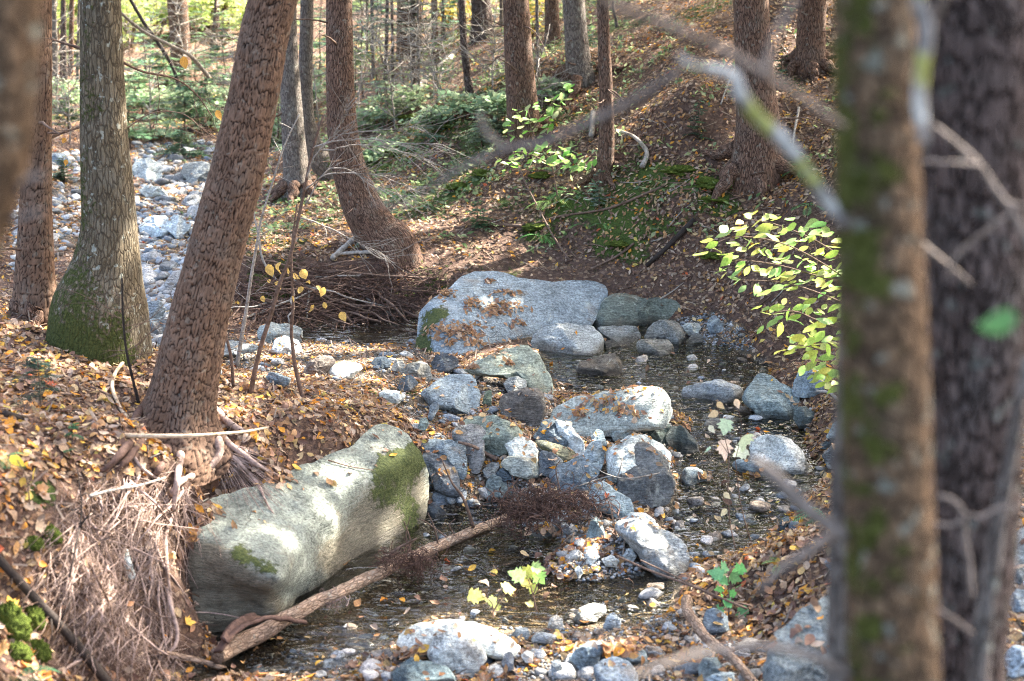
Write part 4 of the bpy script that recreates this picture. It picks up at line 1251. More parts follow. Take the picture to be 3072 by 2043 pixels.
single('gravel', VV, FF, mat_gravel(), 'loose gravel spread over the bar and shores', None, kind='stuff', base=np.zeros(3), attrs={'Col': np.repeat(gcol, len(v0), 0)}, smooth=False)
# ------------------------------------------------------------------ trees
TREES = []           # (root object, x, y, ground z)


def trunk_thing(name, path, label, mat, base=None, depth=None, seg=32, rows=80, flare=.0, lobes=5, hero=0.0, moss=-.5, mside=(-1, -.2, 0), mbase=.5,
                lean_back=0.0, top=9.0, cat='tree', group=None, cell=(.022, .06), lump=.03, seed=None, sink=.25, taper=.35, dyy=None):
    """path: (u, v, width) in the 2358 px view from top to bottom"""
    p = np.array(path, float)[::-1]                      # bottom first
    if seed is None: seed = int(p[0, 0] * 7 + p[0, 1]) % 9973
    if depth is None:
        bu, bv = base if base is not None else (p[0, 0], p[0, 1])
        h = hitq(bu, bv)
        yb = h[0][1]
    else:
        yb = depth
    n = len(p)
    ys = yb + (np.array(dyy[::-1]) if dyy is not None else np.zeros(n))
    d = ray(p[:, 0] * QK, p[:, 1] * QK)
    t = ys / d[:, 1]
    P = CAM + d * t[:, None]
    Rr = p[:, 2] * QK * t / F / 2
    Q = np.hstack([P, Rr[:, None]])
    down = Q[0].copy(); dirb = nrm(nrm(Q[0, :3] - Q[min(1, n - 1), :3]) + np.array([0, 0, -2.0])); down[:3] += dirb * sink; down[3] *= 1.12
    Q = np.vstack([down, Q])
    body = smooth_path(Q, rows)
    if top > 0:
        tip = body[-1]; dv = nrm(body[-1, :3] - body[-4, :3])
        dv = nrm(dv * .6 + np.array([0, 0, .5]))
        up = []
        for k in range(1, 13):
            f = k / 12
            up.append(np.concatenate([tip[:3] + dv * top * f + np.array([0, 0, .0]), [tip[3] * (1 - (1 - taper) * f)]]))
        body = np.vstack([body, up])
    Pb, Rb = body[:, :3], body[:, 3]
    th = np.linspace(0, 2 * np.pi, seg, endpoint=False)
    L = np.concatenate([[0], np.cumsum(np.linalg.norm(np.diff(Pb, axis=0), axis=1))])
    RR = np.repeat(Rb[:, None], seg, 1)
    rg = np.random.default_rng(seed)
    ph = rg.uniform(0, 6.28)
    if flare > 0:
        fl = np.exp(-np.maximum(L - sink, 0) / (Rb[1] * 2.2))[:, None] * flare
        lob = (.45 + .55 * np.abs(np.cos(lobes / 2 * th + ph))[None] ** 1.5)
        RR = RR * (1 + fl * lob)
    cyl = np.stack([np.cos(th)[None] * Rb[:, None] * np.ones_like(RR), np.sin(th)[None] * Rb[:, None] * np.ones_like(RR), L[:, None] * np.ones_like(RR)], -1)
    RR = RR * (1 + lump * fbm(cyl * np.array([6, 6, 2.2]) + seed, 3, seed % 83))
    attrs = {}
    if hero > 0:
        rmid = np.median(Rb)
        nu = max(8, int(round(2 * np.pi * rmid / cell[0])))
        wob = fbm(cyl * np.array([16, 16, 7]) + 3, 3, 5)
        uu = th[None] / (2 * np.pi) * nu + wob * .55
        vv = L[:, None] / cell[1] + fbm(cyl * 14 + 31, 3, 6) * .9
        f1, f2, cid = worley2(np.mod(uu, nu), vv, nu, seed)
        edge = sstep(.0, .17, f2 - f1) * (.8 + .2 * sstep(-.35, .05, fbm(cyl * np.array([45, 45, 9.]) + 11, 3, 14)))
        fu = L < (L[-1] - top + .05) if top > 0 else np.ones(len(L), bool)
        RR = RR + (edge - .6) * hero * (.6 + .8 * cid) * fu[:, None] + fbm(cyl * 90, 2, 8) * hero * .25
        crev = edge
    V, Fs, bk = tube(Pb, RR, seg)
    # moss on one side and at the foot
    rad = nrm(V[:len(Pb) * seg] - np.repeat(Pb, seg, 0))
    side = rad @ nrm(np.array(mside, float))
    Ls = np.repeat(L, seg) - sink
    ms = moss + .45 * np.clip(side, -.6, 1) + mbase * np.exp(-np.maximum(Ls, 0) / .35) + .45 * fbm(cyl.reshape(-1, 3) * 5 + 7, 3, seed % 59)
    ms = np.concatenate([ms, [0, 0]])
    attrs = {'bk': bk, 'moss': ms}
    if hero > 0: attrs['crev'] = np.concatenate([crev.ravel(), [1, 1]])
    gz = terrain_z(np.array([Pb[0, 0]]), np.array([Pb[0, 1]]))[0]
    basep = np.array([Pb[0, 0], Pb[0, 1], min(Pb[0, 2] + sink * .8, gz)])
    root = empty(name, basep, label, cat, group)
    part('trunk', V, Fs, mat, root, attrs=attrs)
    TREES.append((root, Pb[-1, 0], Pb[-1, 1], basep[2], Pb, Rb))
    return root, Pb, Rb


def limb(parent, pts_q, depth, w0, w1, mat, name='branch', n=24, seg=7, moss=-.6, lab=None, jit=.0, twigs=0, twl=.3, seed=1):
    """a branch drawn through view points; depth may be a number or one y per point; widths in view px"""
    p = np.array(pts_q, float)
    ys = np.broadcast_to(np.asarray(depth, float), (len(p),))
    d = ray(p[:, 0] * QK, p[:, 1] * QK); t = ys / d[:, 1]
    P = CAM + d * t[:, None]
    ws = np.linspace(w0, w1, len(p)) if p.shape[1] < 3 else p[:, 2]
    Rr = ws * QK * t / F / 2
    body = smooth_path(np.hstack([P, Rr[:, None]]), n)
    rg = np.random.default_rng(seed)
    body[:, :3] += fbm(body[:, :3] * 8 + seed, 3, seed % 67)[:, None] * rg.normal(size=3) * jit
    body[:, 3] *= 1 + .18 * fbm(body[:, :3] * 14, 2, 3)
    ac = Acc()
    V, Fs, bk = tube(body[:, :3], body[:, 3], seg)
    ac.add(V, Fs, bk=bk, moss=moss + .4 * fbm(V * 6, 3, 12))
    for k in range(twigs):
        i = rg.integers(n // 4, n - 1)
        dv = nrm(body[min(i + 1, n - 1), :3] - body[i - 1, :3])
        dv = nrm(dv * .8 + rg.normal(size=3) * .6)
        l = twl * rg.uniform(.4, 1)
        q = [body[i, :3]]
        for s in range(1, 6):
            dv = nrm(dv + rg.normal(size=3) * .14)
            q.append(q[-1] + dv * l / 5)
        V, Fs, bk = tube(np.array(q), np.linspace(max(body[i, 3] * .45, .0012), .0009, 6), 4)
        ac.add(V, Fs, bk=bk, moss=np.full(len(V), -.8))
        if rg.random() < .7:
            for m in (2, 3, 4):
                d2 = nrm(dv + rg.normal(size=3) * .7); q2 = np.array([q[m], q[m] + d2 * l * .2, q[m] + d2 * l * .4 + rg.normal(size=3) * .01])
                V, Fs, bk = tube(q2, np.array([.0012, .001, .0007]), 3)
                ac.add(V, Fs, bk=bk, moss=np.full(len(V), -.8))
    V, Fs, A = ac.get()
    o = part(name, V, Fs, mat, parent, label=lab, attrs=A)
    return o, body


# the leaning hemlock on the bank
LEAN, LP, LR = trunk_thing('leaning_tree', [(655,-70,105),(629,0,106),(605,100,108),(588,200,109),(567,300,112),(545,400,117),(517,500,118),(491,600,119),(466,700,121),(443,800,125),(426,880,125),(415,940,135),(410,985,164),(408,1020,199)],
    'leaning hemlock with cracked red-brown bark and bare roots over the front boulder', M_HEM, base=(425, 985), seg=230, rows=420, flare=.42, lobes=6, hero=.0085, moss=-.42, mside=(-1, -.15, 0), mbase=.45, top=9, cell=(.0145, .058), lump=.035, sink=.12)
B_, _, _ = trunk_thing('birch_tree', [(231,-60,92),(232,0,93),(234,120,96),(236,200,99),(240,320,106),(247,420,114),(252,520,120),(247,600,142),(238,655,168),(231,705,192),(228,790,206)],
    'broad grey birch with a flared mossy foot on the left bank', M_BIRCH, base=(238, 800), seg=140, rows=260, flare=.16, lobes=4, moss=-.02, mside=(-.8, -.6, 0), mbase=.6, lump=.06)
limb(B_, [(190,112),(150,100),(115,88)], 7.7, 9, 4, M_TWIG, seed=3, twigs=2)
limb(B_, [(280,142),(330,165),(400,180),(450,215),(490,270)], [7.8, 7.9, 8.1, 8.3, 8.4], 7, 2, M_TWIG, seed=4, twigs=10, twl=.5)
limb(B_, [(285,300),(350,260),(420,262),(470,300),(530,340)], [7.8, 7.9, 8.0, 8.1, 8.2], 3, 1.5, M_TWIG, seed=5, twigs=9, twl=.4)
T3_, _, _ = trunk_thing('hemlock_tree', [(92,-60,52),(91,0,53),(90,150,55),(88,300,58),(84,420,66),(82,520,74),(81,620,82),(82,690,90),(84,725,100)],
    'straight reddish hemlock with a mossy foot left of the birch', M_HEM, base=(84, 748), seg=120, rows=260, flare=.18, hero=.005, moss=-.75, mbase=.9, cell=(.019, .05))
limb(T3_, [(110,306),(135,306),(150,304)], 7.7, 5, 3, M_TWIG, seed=7, twigs=2)
T4_, _, _ = trunk_thing('maple_tree', [(660,-60,40),(664,100,42),(670,230,48),(677,340,52),(683,410,56),(686,450,66)], 'pale grey trunk with a mossy foot just right of the leaning hemlock', M_GREY, base=(686, 455), seg=48, rows=120, flare=.3, moss=-.6, mbase=.8)
T5_, _, _ = trunk_thing('crooked_tree', [(708,-60,30),(706,60,31),(704,150,32),(704,230,33),(709,290,38),(722,335,46),(742,372,54),(770,400,60)], 'crooked trunk with a sunlit mossy bend behind the curved hemlock', M_GREY, base=(770, 408), seg=40, rows=110, flare=.1, moss=-.25, mside=(.3, -.3, .8), mbase=.4, dyy=[0]*8)
T6_, _, _ = trunk_thing('hemlock_tree', [(780,-60,58),(781,0,59),(782,120,62),(784,220,65),(789,300,70),(800,370,76),(818,430,82),(842,490,90),(872,535,98),(900,565,108)], 'hemlock curving down to the right with green moss on its bend behind the back pool', M_HEMFAR, base=(890, 575), seg=90, rows=220, flare=.18, moss=-.42, mside=(1, -.3, .1), mbase=.25)
T8_, _, _ = trunk_thing('hemlock_tree', [(1187,-60,58),(1188,0,60),(1194,120,64),(1201,220,68),(1207,290,72),(1212,320,78)], 'thick red-brown hemlock rising from the middle of the slope', M_HEMFAR, base=(1212, 330), seg=80, rows=180, flare=.15, moss=-.8, mside=(1, 0, 0), mbase=.1)
T9_, _, _ = trunk_thing('hemlock_tree', [(1317,-60,49),(1320,0,50),(1327,90,52),(1332,150,56),(1336,185,62)], 'hemlock with mossy right side and hollow foot, upslope right of the thick one', M_GREY, base=(1336, 190), seg=56, rows=120, flare=.2, moss=-.5, mside=(1, -.2, 0), mbase=.5)
T10_, _, _ = trunk_thing('young_tree', [(1386,-60,25),(1388,0,26),(1391,100,29),(1395,200,32),(1397,300,35),(1394,370,38),(1392,400,41)], 'slim brown trunk standing alone on the mid slope with a lit right edge', M_HEMFAR, base=(1392, 408), seg=44, rows=120, flare=.1, moss=-.9, mbase=.1)
T11_, _, _ = trunk_thing('hemlock_tree', [(1726,-60,78),(1729,0,80),(1734,120,83),(1740,220,88),(1745,300,96),(1740,360,96),(1735,405,98)], 'large hemlock with a dark hollow at its foot on the right slope', M_HEMFAR, base=(1735, 415), seg=90, rows=200, flare=.28, lobes=5, moss=-.8, mbase=.3)
T12_, _, _ = trunk_thing('hemlock_tree', [(1872,-60,62),(1870,0,64),(1868,80,62),(1866,130,62),(1864,158,68)], 'hemlock high on the right slope next to the mossy foreground trunk', M_HEMFAR, base=(1864, 163), seg=48, rows=100, flare=.2, moss=-.8)
T13_, _, _ = trunk_thing('hemlock_tree', [(405,-60,46),(408,0,47),(414,80,44),(416,140,43),(418,190,46)], 'red-brown trunk standing upstream between the birch and the leaning hemlock', M_HEMFAR, base=(418, 205), seg=40, rows=90, flare=.25, moss=-.9)
T7_, _, _ = trunk_thing('young_tree', [(1061,-60,16),(1063,0,16),(1068,100,17),(1076,170,18),(1083,228,20)], 'thin dark trunk leaning left of the thick red-brown hemlock', M_DARKB, base=(1083, 236), seg=20, rows=50, flare=.1)
T14_, _, _ = trunk_thing('hemlock_tree', [(1105,-60,42),(1107,0,43),(1109,50,45),(1110,85,50)], 'dark rough trunk at the top of the photo, left of the thick red-brown hemlock', M_DARKB, base=(1110, 92), seg=36, rows=60, flare=.3)
T15_, _, _ = trunk_thing('hemlock_tree', [(1268,-60,30),(1270,0,32),(1272,60,33),(1273,95,36)], 'small reddish trunk at the top of the photo between two thicker hemlocks', M_HEMFAR, base=(1273, 100), seg=30, rows=60, flare=.2, moss=-.4)

def dress(root, P, R, seed, nst=4, nrt=5, rl=.55, mat=None):
    rg = np.random.default_rng(seed)
    vis_ = [i for i in range(8, len(P) - 14) if proj_q(P[i:i + 1])[1][0] > 0]
    for k in range(nst):
        i = vis_[rg.integers(len(vis_) // 4, len(vis_))]; az = rg.uniform(-2.6, -.5) if rg.random() < .7 else rg.uniform(0, 6.28)
        dv = nrm(np.array([math.cos(az), math.sin(az) * .7, rg.uniform(-.25, .3)])); l = rg.uniform(.1, .6); q = [P[i] + dv * R[i] * .7]
        for s in range(6): dv = nrm(dv + rg.normal(size=3) * .13 - np.array([0, 0, .03])); q.append(q[-1] + dv * l / 6)
        V, Fs, bk = tube(np.array(q), np.linspace(.011, .003, 7) * rg.uniform(.6, 1.2), 6)
        part('branch_stub', V, Fs, M_TWIG, root, attrs={'bk': bk, 'moss': np.full(len(V), -.8)})
    for k in range(nrt):
        az = -math.pi / 2 + (k - nrt / 2 + .5) * 1.15 + rg.normal() * .2
        dv = np.array([math.cos(az), math.sin(az)]); c = P[1]; Lr = rl * rg.uniform(.6, 1.2) * (R[1] / .2)
        st = np.linspace(.3, 1, 9); xy = c[:2] + dv[None] * (R[1] * .45 + Lr * st[:, None] ** 1.2 * .8) + np.cumsum(rg.normal(size=(9, 2)), 0) * .012
        rr = np.linspace(R[1] * .42, R[1] * .06, 9)
        z = terrain_z(xy[:, 0], xy[:, 1]) + np.linspace(R[1] * .75, -.02, 9) * np.linspace(1, 0, 9) ** .5 + .01
        V, Fs, bk = tube(smooth_path(np.column_stack([xy, z]), 18), np.interp(np.linspace(0, 1, 18), np.linspace(0, 1, 9), rr), 10)
        V = V + fbm(V * 18, 3, 4)[:, None] * .012
        part('root', V, Fs, mat or M_HEMFAR, root, attrs={'bk': bk, 'moss': -.4 + .5 * fbm(V * 6, 3, 9)})


dress(T3_, TREES[2][4], TREES[2][5], 1, nst=5, nrt=4, rl=.3)
for _k, (_r, _n) in enumerate(((T4_, 3), (T6_, 4), (T8_, 5), (T9_, 5), (T10_, 3), (T11_, 5), (T12_, 3), (T13_, 3))):
    _t = [t for t in TREES if t[0] is _r][0]
    dress(_r, _t[4], _t[5], 20 + _k, nst=_n, nrt=0 if _r in (T6_,) else 5)

# slim trunks far upstream
FARTR = [(128,14,205,'M_GREY'),(150,10,190,'M_DARKB'),(163,12,165,'M_HEMFAR'),(178,8,205,'M_GREY'),(141,7,180,'M_DARKB'),(310,9,95,'M_DARKB'),(335,12,80,'M_GREY'),(356,7,60,'M_HEMFAR'),(486,9,140,'M_DARKB'),(500,6,110,'M_DARKB'),
         (517,16,66,'M_HEMFAR'),(552,20,35,'M_HEMFAR'),(588,9,40,'M_GREY'),(455,7,50,'M_DARKB'),(860,9,180,'M_GREY'),(888,9,185,'M_DARKB'),(905,7,220,'M_DARKB'),(952,12,190,'M_DARKB'),(965,6,215,'M_TWIGG'),(1003,16,140,'M_HEMFAR'),
         (1022,8,90,'M_DARKB'),(1040,10,60,'M_GREY'),(930,8,110,'M_GREY'),(1240,8,180,'M_GREY'),(1155,9,60,'M_GREY'),(1420,7,60,'M_GREY'),(845,6,120,'M_DARKB')]
for k, (u, w, vb, mm) in enumerate(FARTR):
    rg = np.random.default_rng(100 + k)
    du = rg.normal() * 5
    m = globals()[mm] if mm != 'M_TWIGG' else M_GREY
    grp = 'slim trunks upstream left of the birch' if u < 185 else ('slim trunks upstream between the birch and the leaning hemlock' if u < 600 else 'slim trunks above the middle of the slope')
    lab = {'slim trunks upstream left of the birch': 'slim far trunk upstream in the sunlit gap left of the birch', 'slim trunks upstream between the birch and the leaning hemlock': 'slim far trunk upstream between the birch and the leaning hemlock',
           'slim trunks above the middle of the slope': 'slim trunk among young hemlocks above the middle of the slope'}[grp]
    mates = sorted([a[0] for a in FARTR if (('slim trunks upstream left of the birch' if a[0] < 185 else ('slim trunks upstream between the birch and the leaning hemlock' if a[0] < 600 else 'slim trunks above the middle of the slope')) == grp)])
    lab = '%s of the %s' % (['leftmost', 'second from left', 'third from left', 'fourth from left', 'fifth from left', 'sixth from left', 'seventh from left', 'eighth from left', 'ninth from left', 'tenth from left', 'eleventh from left', 'twelfth from left', 'thirteenth from left', 'fourteenth from left'][mates.index(u)], grp)
    trunk_thing('young_tree', [(u + du, -50, w * .92), (u + du * .6, vb * .3, w * .95), (u + du * .2, vb * .7, w), (u, vb, w * 1.15)], lab, m, base=(u, vb + 2), seg=12, rows=26, flare=.15, top=7, group=grp, moss=-.8, mbase=.2, sink=.15)

# trees added beyond the right edge and slope to carry the shading leaves
for k, (x, y) in enumerate([(6.2, 11.5), (8.0, 14.5), (5.2, 17.0), (10.5, 11.0), (9.5, 19.0), (12.5, 15.0), (7.2, 8.6), (2.9, 19.5), (-1.5, 21.0), (4.6, 14.0)]):
    z = terrain_z(np.array([x]), np.array([y]))[0]
    P = np.stack([np.linspace(x, x + .3 * math.sin(k), 14), np.linspace(y, y + .3 * math.cos(k * 2), 14), np.linspace(z - .3, z + 11, 14)], 1)
    V, Fs, bk = tube(P, np.linspace(.19, .07, 14), 16)
    labs = ['tall tree beyond the right edge, first row', 'tall tree beyond the right edge, second row', 'tall tree at the top of the slope behind the thick hemlock', 'tall tree far beyond the right edge',
            'tall tree on the crest of the right slope', 'tall tree farthest beyond the right edge', 'tall tree beside the pool beyond the right edge', 'tall tree on the crest above the mid slope', 'tall tree behind the young hemlocks', 'tall tree on the upper right slope']
    r = empty('hemlock_tree', P[1], labs[k], 'tree')
    part('trunk', V, Fs, M_HEMFAR, r, attrs={'bk': bk, 'moss': np.full(len(V), -.7)})
    TREES.append((r, x, y, z, P, None))

# ------------------------------------------------------------------ out-of-focus trunks close to the camera
M1_, M1P, M1R = trunk_thing('mossy_tree', [(2003,-120,190),(2010,0,190),(2018,250,190),(2024,500,194),(2034,800,200),(2044,1100,204),(2054,1400,208),(2062,1650,214),(2070,1900,222),(2078,2300,240)],
    'out-of-focus mossy trunk close to the camera, right of the stream', M_MOSSY, depth=1.7, seg=80, rows=160, flare=0, moss=.28, mside=(-.8, -.3, 0), mbase=0, lump=.05, top=5)
M2_, _, _ = trunk_thing('dark_tree', [(2262,-120,290),(2258,0,285),(2255,300,262),(2255,600,240),(2250,900,226),(2240,1200,205),(2226,1500,176),(2220,1800,180),(2220,2300,190)],
    'dark rough out-of-focus trunk at the right edge, behind the mossy one', M_DARKB, depth=2.2, seg=80, rows=140, flare=0, moss=-.75, mbase=0, lump=.08, top=5)
M3_, _, _ = trunk_thing('grey_tree', [(1975,-120,60),(1965,400,62),(1955,900,64),(1944,1100,64),(1938,1350,66),(1936,1600,70),(1940,2100,76)],
    'grey trunk mostly hidden behind the mossy foreground trunk', M_GREY, depth=2.0, seg=30, rows=60, flare=0, moss=-.8, mbase=0, top=4)
M4_, _, _ = trunk_thing('pale_sapling', [(2365,820,26),(2335,1000,32),(2300,1200,38),(2272,1400,44),(2250,1600,50),(2235,2000,54)], 'thin pale green stem crossing the dark trunk at the right edge', M_GREY, depth=2.0, seg=16, rows=50, moss=-.35, mbase=0, top=0, lump=.06)
T0_, _, _ = trunk_thing('mossy_tree', [(25,-150,165),(16,0,165),(9,150,162),(-2,330,150),(-30,450,140),(-66,560,138),(-110,680,140),(-165,850,150),(-220,1100,160),(-260,1500,170)],
    'out-of-focus leaning trunk cut by the left edge of the photo', M_MOSSY, depth=1.6, seg=50, rows=100, moss=-.25, mbase=0, lump=.05, top=4)
limb(T0_, [(20,480),(60,415),(95,405)], [1.643, 1.533, 1.46], 12, 16, M_BRANCH, name='branch_stub', seed=11)
limb(T0_, [(0,505),(50,500),(92,488)], [1.643, 1.533, 1.46], 10, 16, M_BRANCH, name='branch_stub', seed=12)

LIC = 'pale lichen-covered branch bending left from the mossy foreground trunk'
limb(M1_, [(1945,520,29),(1900,455,30),(1850,385,33),(1800,320,36),(1745,270,33),(1705,215,32),(1690,175,27),(1640,160,22),(1590,150,19),(1562,128,13)], 1.679, 40, 20, M_LICHEN, seed=21, n=50, seg=12, moss=.02, lab=LIC)
limb(M1_, [(1560,165,19),(1480,218,20),(1400,262,19),(1320,300,19),(1240,332,17),(1165,343,17),(1100,370,14),(1040,400,12),(980,445,9),(930,475,8),(850,466,5)], [1.679, 1.723, 1.767, 1.81, 1.847, 1.883, 1.898, 1.913, 1.927, 1.942, 1.956], 26, 8, M_BRANCH, seed=22, n=60, seg=10, moss=-.6)
limb(M1_, [(1165,343,17),(1120,305,14),(1105,260,6)], 1.883, 16, 8, M_BRANCH, seed=23)
limb(M1_, [(1940,290,22),(1900,262,19),(1830,215,20),(1760,172,22),(1680,125,24),(1600,85,26),(1500,45,26),(1420,15,24),(1340,-30,24)], [1.643, 1.606, 1.569, 1.533, 1.518, 1.504, 1.489, 1.475, 1.46], 30, 24, M_BRANCH, seed=24, n=40, seg=10)
limb(M1_, [(1760,172,19),(1780,90,17),(1815,30,16),(1850,-60,14)], 1.46, 22, 16, M_BRANCH, seed=25)
limb(M1_, [(2100,-60,32),(2118,20,33),(2132,70,36),(2125,140,32),(2118,210,33),(2120,270,32),(2128,330,24)], 1.533, 46, 40, M_LICHEN, seed=26, n=36, seg=12, moss=.1, lab='yellow-green lichened branch against the dark trunk')
limb(M1_, [(2130,60,22),(2160,25,19),(2185,-50,17)], 1.533, 30, 24, M_BRANCH, seed=27)
limb(M2_, [(2150,290),(2200,330),(2255,382),(2300,450),(2330,490),(2375,580)], 1.898, 14, 22, M_BRANCH, seed=28, n=30, seg=9)
limb(M2_, [(2255,380),(2200,376),(2130,372)], 1.883, 12, 10, M_BRANCH, seed=29)
limb(M2_, [(2120,560),(2150,585),(2195,620),(2235,655)], 1.971, 16, 10, M_BRANCH, seed=30)
limb(M2_, [(2290,455),(2330,468),(2375,480)], 1.898, 10, 8, M_BRANCH, seed=31)
limb(M2_, [(2180,640),(2195,600),(2230,565),(2330,490)], 1.934, 9, 12, M_BRANCH, seed=32)
limb(M2_, [(2160,1145),(2190,1150),(2215,1180),(2222,1240),(2232,1310),(2238,1375)], 1.934, 14, 14, M_BRANCH, seed=33)
limb(M2_, [(2218,1195),(2190,1210),(2150,1205)], 1.927, 12, 8, M_BRANCH, seed=34)
limb(M2_, [(2220,1185),(2260,1190),(2300,1170),(2350,1165)], 1.927, 11, 8, M_BRANCH, seed=35)
limb(M2_, [(2150,1400),(2200,1430),(2240,1460)], 1.927, 18, 12, M_BRANCH, seed=36)
limb(M1_, [(1945,1235,29),(1900,1205,32),(1850,1165,35),(1800,1115,32),(1765,1080,27),(1735,1058,17)], 1.679, 40, 30, M_BRANCH, seed=37, seg=12, moss=.05, lab='greenish broken branch stub leaning from the mossy foreground trunk')
limb(M1_, [(1990,1560,20),(1940,1545,20),(1870,1512,20),(1790,1492,19),(1690,1492,17),(1600,1508,16),(1530,1530,13),(1440,1560,12)], [1.716, 1.679, 1.643, 1.621, 1.606, 1.591, 1.577, 1.562], 26, 16, M_BRANCH, seed=38, n=40, seg=10)
limb(M1_, [(1920,1230,22),(1850,1280,24),(1800,1310,19),(1750,1360,14)], 1.825, 20, 16, M_BRANCH, seed=39, n=20)
# one blurred green leaf at the right edge
lv, lf = leaf_shape('ovate', .2)
o = part('leaf', ptq(2345, 735, 1.45) + lv @ np.array([[0, .0, -.042], [-.042, .0, -.009], [0, .04, 0]]) , lf, M_GREENO, M2_, label='single green leaf hanging before the dark trunk')
o.color = (.1, .25, .1, 1)
# ------------------------------------------------------------------ sticks, logs and roots
ALLBV = [BV_T, BV_R]


def lay(pts_q, lift=.0, bvs=None):
    """points where view positions meet the ground or the stones, lifted towards the eye"""
    out = []
    for k, (u, v) in enumerate(pts_q):
        h = hitq(u, v, bvs or ALLBV)
        p = h[0]; n = h[1]
        lf = lift if np.isscalar(lift) else lift[k]
        dv = nrm(CAM - p)
        out.append(p + dv * lf)
    return np.array(out)


def stick(name, pts_q, w, label, mat, cat='stick', lift=.01, n=30, seg=8, depth=None, group=None, moss=-.7, knots=.12, seed=1, twigs=0):
    p = np.array(pts_q, float)
    if depth is None:
        P = lay(p[:, :2], lift)
    else:
        ys = np.broadcast_to(np.asarray(depth, float), (len(p),))
        d = ray(p[:, 0] * QK, p[:, 1] * QK); P = CAM + d * (ys / d[:, 1])[:, None]
    t = (P[:, 1] * CP - (P[:, 2] - CAM_Z) * SP)
    ws = np.linspace(w[0], w[1], len(p)) if not np.isscalar(w) else np.full(len(p), w)
    Rr = ws * QK * t / F / 2
    b = smooth_path(np.hstack([P, Rr[:, None]]), n)
    b[:, 3] *= 1 + knots * fbm(b[:, :3] * 16 + seed, 3, 9)
    ac = Acc()
    V, Fs, bk = tube(b[:, :3], b[:, 3], seg)
    V = V + fbm(V * 30, 2, 5)[:, None] * nrm(V - V.mean(0)) * b[:, 3].mean() * .15
    ac.add(V, Fs, bk=bk, moss=moss + .4 * fbm(V * 6, 3, 12))
    rg = np.random.default_rng(seed)
    for k in range(twigs):
        i = rg.integers(3, n - 2); d = nrm(rg.normal(size=3) + np.array([0, 0, .6])); l = rg.uniform(.05, .2)
        q = np.array([b[i, :3], b[i, :3] + d * l * .5, b[i, :3] + d * l + rg.normal(size=3) * .02])
        V, Fs, bk = tube(q, np.array([.004, .003, .0015]), 4); ac.add(V, Fs, bk=bk, moss=np.full(len(V), -.8))
    V, Fs, A = ac.get()
    return single(name, V, Fs, mat, label, cat, group, attrs=A), b


def root_path(u0, v0, u1, v1, n, rg, wob=.02, lift0=.01, lift1=.05):
    s = np.linspace(0, 1, n)
    u = u0 + (u1 - u0) * s + np.cumsum(rg.normal(size=n)) * wob * 100 * .5
    v = v0 + (v1 - v0) * s + np.cumsum(rg.normal(size=n)) * wob * 60 * .3
    L = lift0 + (lift1 - lift0) * rg.random() * np.sin(s * np.pi * rg.uniform(.6, 1.3)) ** 2
    return np.stack([u, v], 1), L


# thick bare roots of the leaning hemlock
RTS = [([(372,935),(330,980),(290,1030),(255,1070),(225,1090)], 34, 12), ([(355,915),(320,950),(300,985)], 30, 16), ([(395,985),(385,1030),(370,1075),(352,1100)], 30, 18), ([(420,955),(418,1000),(416,1040),(410,1090),(404,1140),(398,1180)], 28, 14),
       ([(480,985),(503,1015),(505,1045),(480,1075),(445,1095),(415,1110),(392,1140)], 24, 18), ([(485,960),(520,1015),(560,1045),(600,1075),(640,1095)], 22, 6), ([(505,1030),(540,1055),(590,1110),(615,1160),(635,1190)], 13, 4),
       ([(480,930),(530,975),(580,1000)], 24, 8), ([(398,1180),(382,1240),(388,1330),(400,1420),(395,1440)], 11, 6), ([(330,1010),(290,1060),(262,1085)], 22, 14), ([(450,990),(448,1020),(430,1060)], 18, 12),
       ([(385,1330),(392,1390),(408,1455),(402,1490),(380,1510)], 13, 9), ([(300,1040),(335,1085),(400,1120)], 12, 6)]
rg = np.random.default_rng(5)
for k, (p, w0, w1) in enumerate(RTS):
    P = lay(p, [(.03 if 0 < i < len(p) - 1 else -.015) for i in range(len(p))])
    if k in (3, 4, 11): P[1:] = P[1:] + nrm(CAM - P[1:]) * .05; P[0] -= nrm(CAM - P[0]) * .07
    t = (P[:, 1] * CP - (P[:, 2] - CAM_Z) * SP)
    b = smooth_path(np.hstack([P, (np.linspace(w0, w1 * .7, len(p)) * QK * t / F / 2)[:, None]]), 34)
    b[:, 3] *= 1 + .2 * fbm(b[:, :3] * 14 + k, 3, 2)
    V, Fs, bk = tube(b[:, :3], b[:, 3], 14)
    V = V + fbm(V * 24, 3, 5)[:, None] * nrm(V - V.mean(0)) * .008
    part('root', V, Fs, M_ROOTD if k in (0, 1, 2, 9, 10) else M_ROOT, LEAN, attrs={'bk': bk, 'moss': np.full(len(V), -.8)})
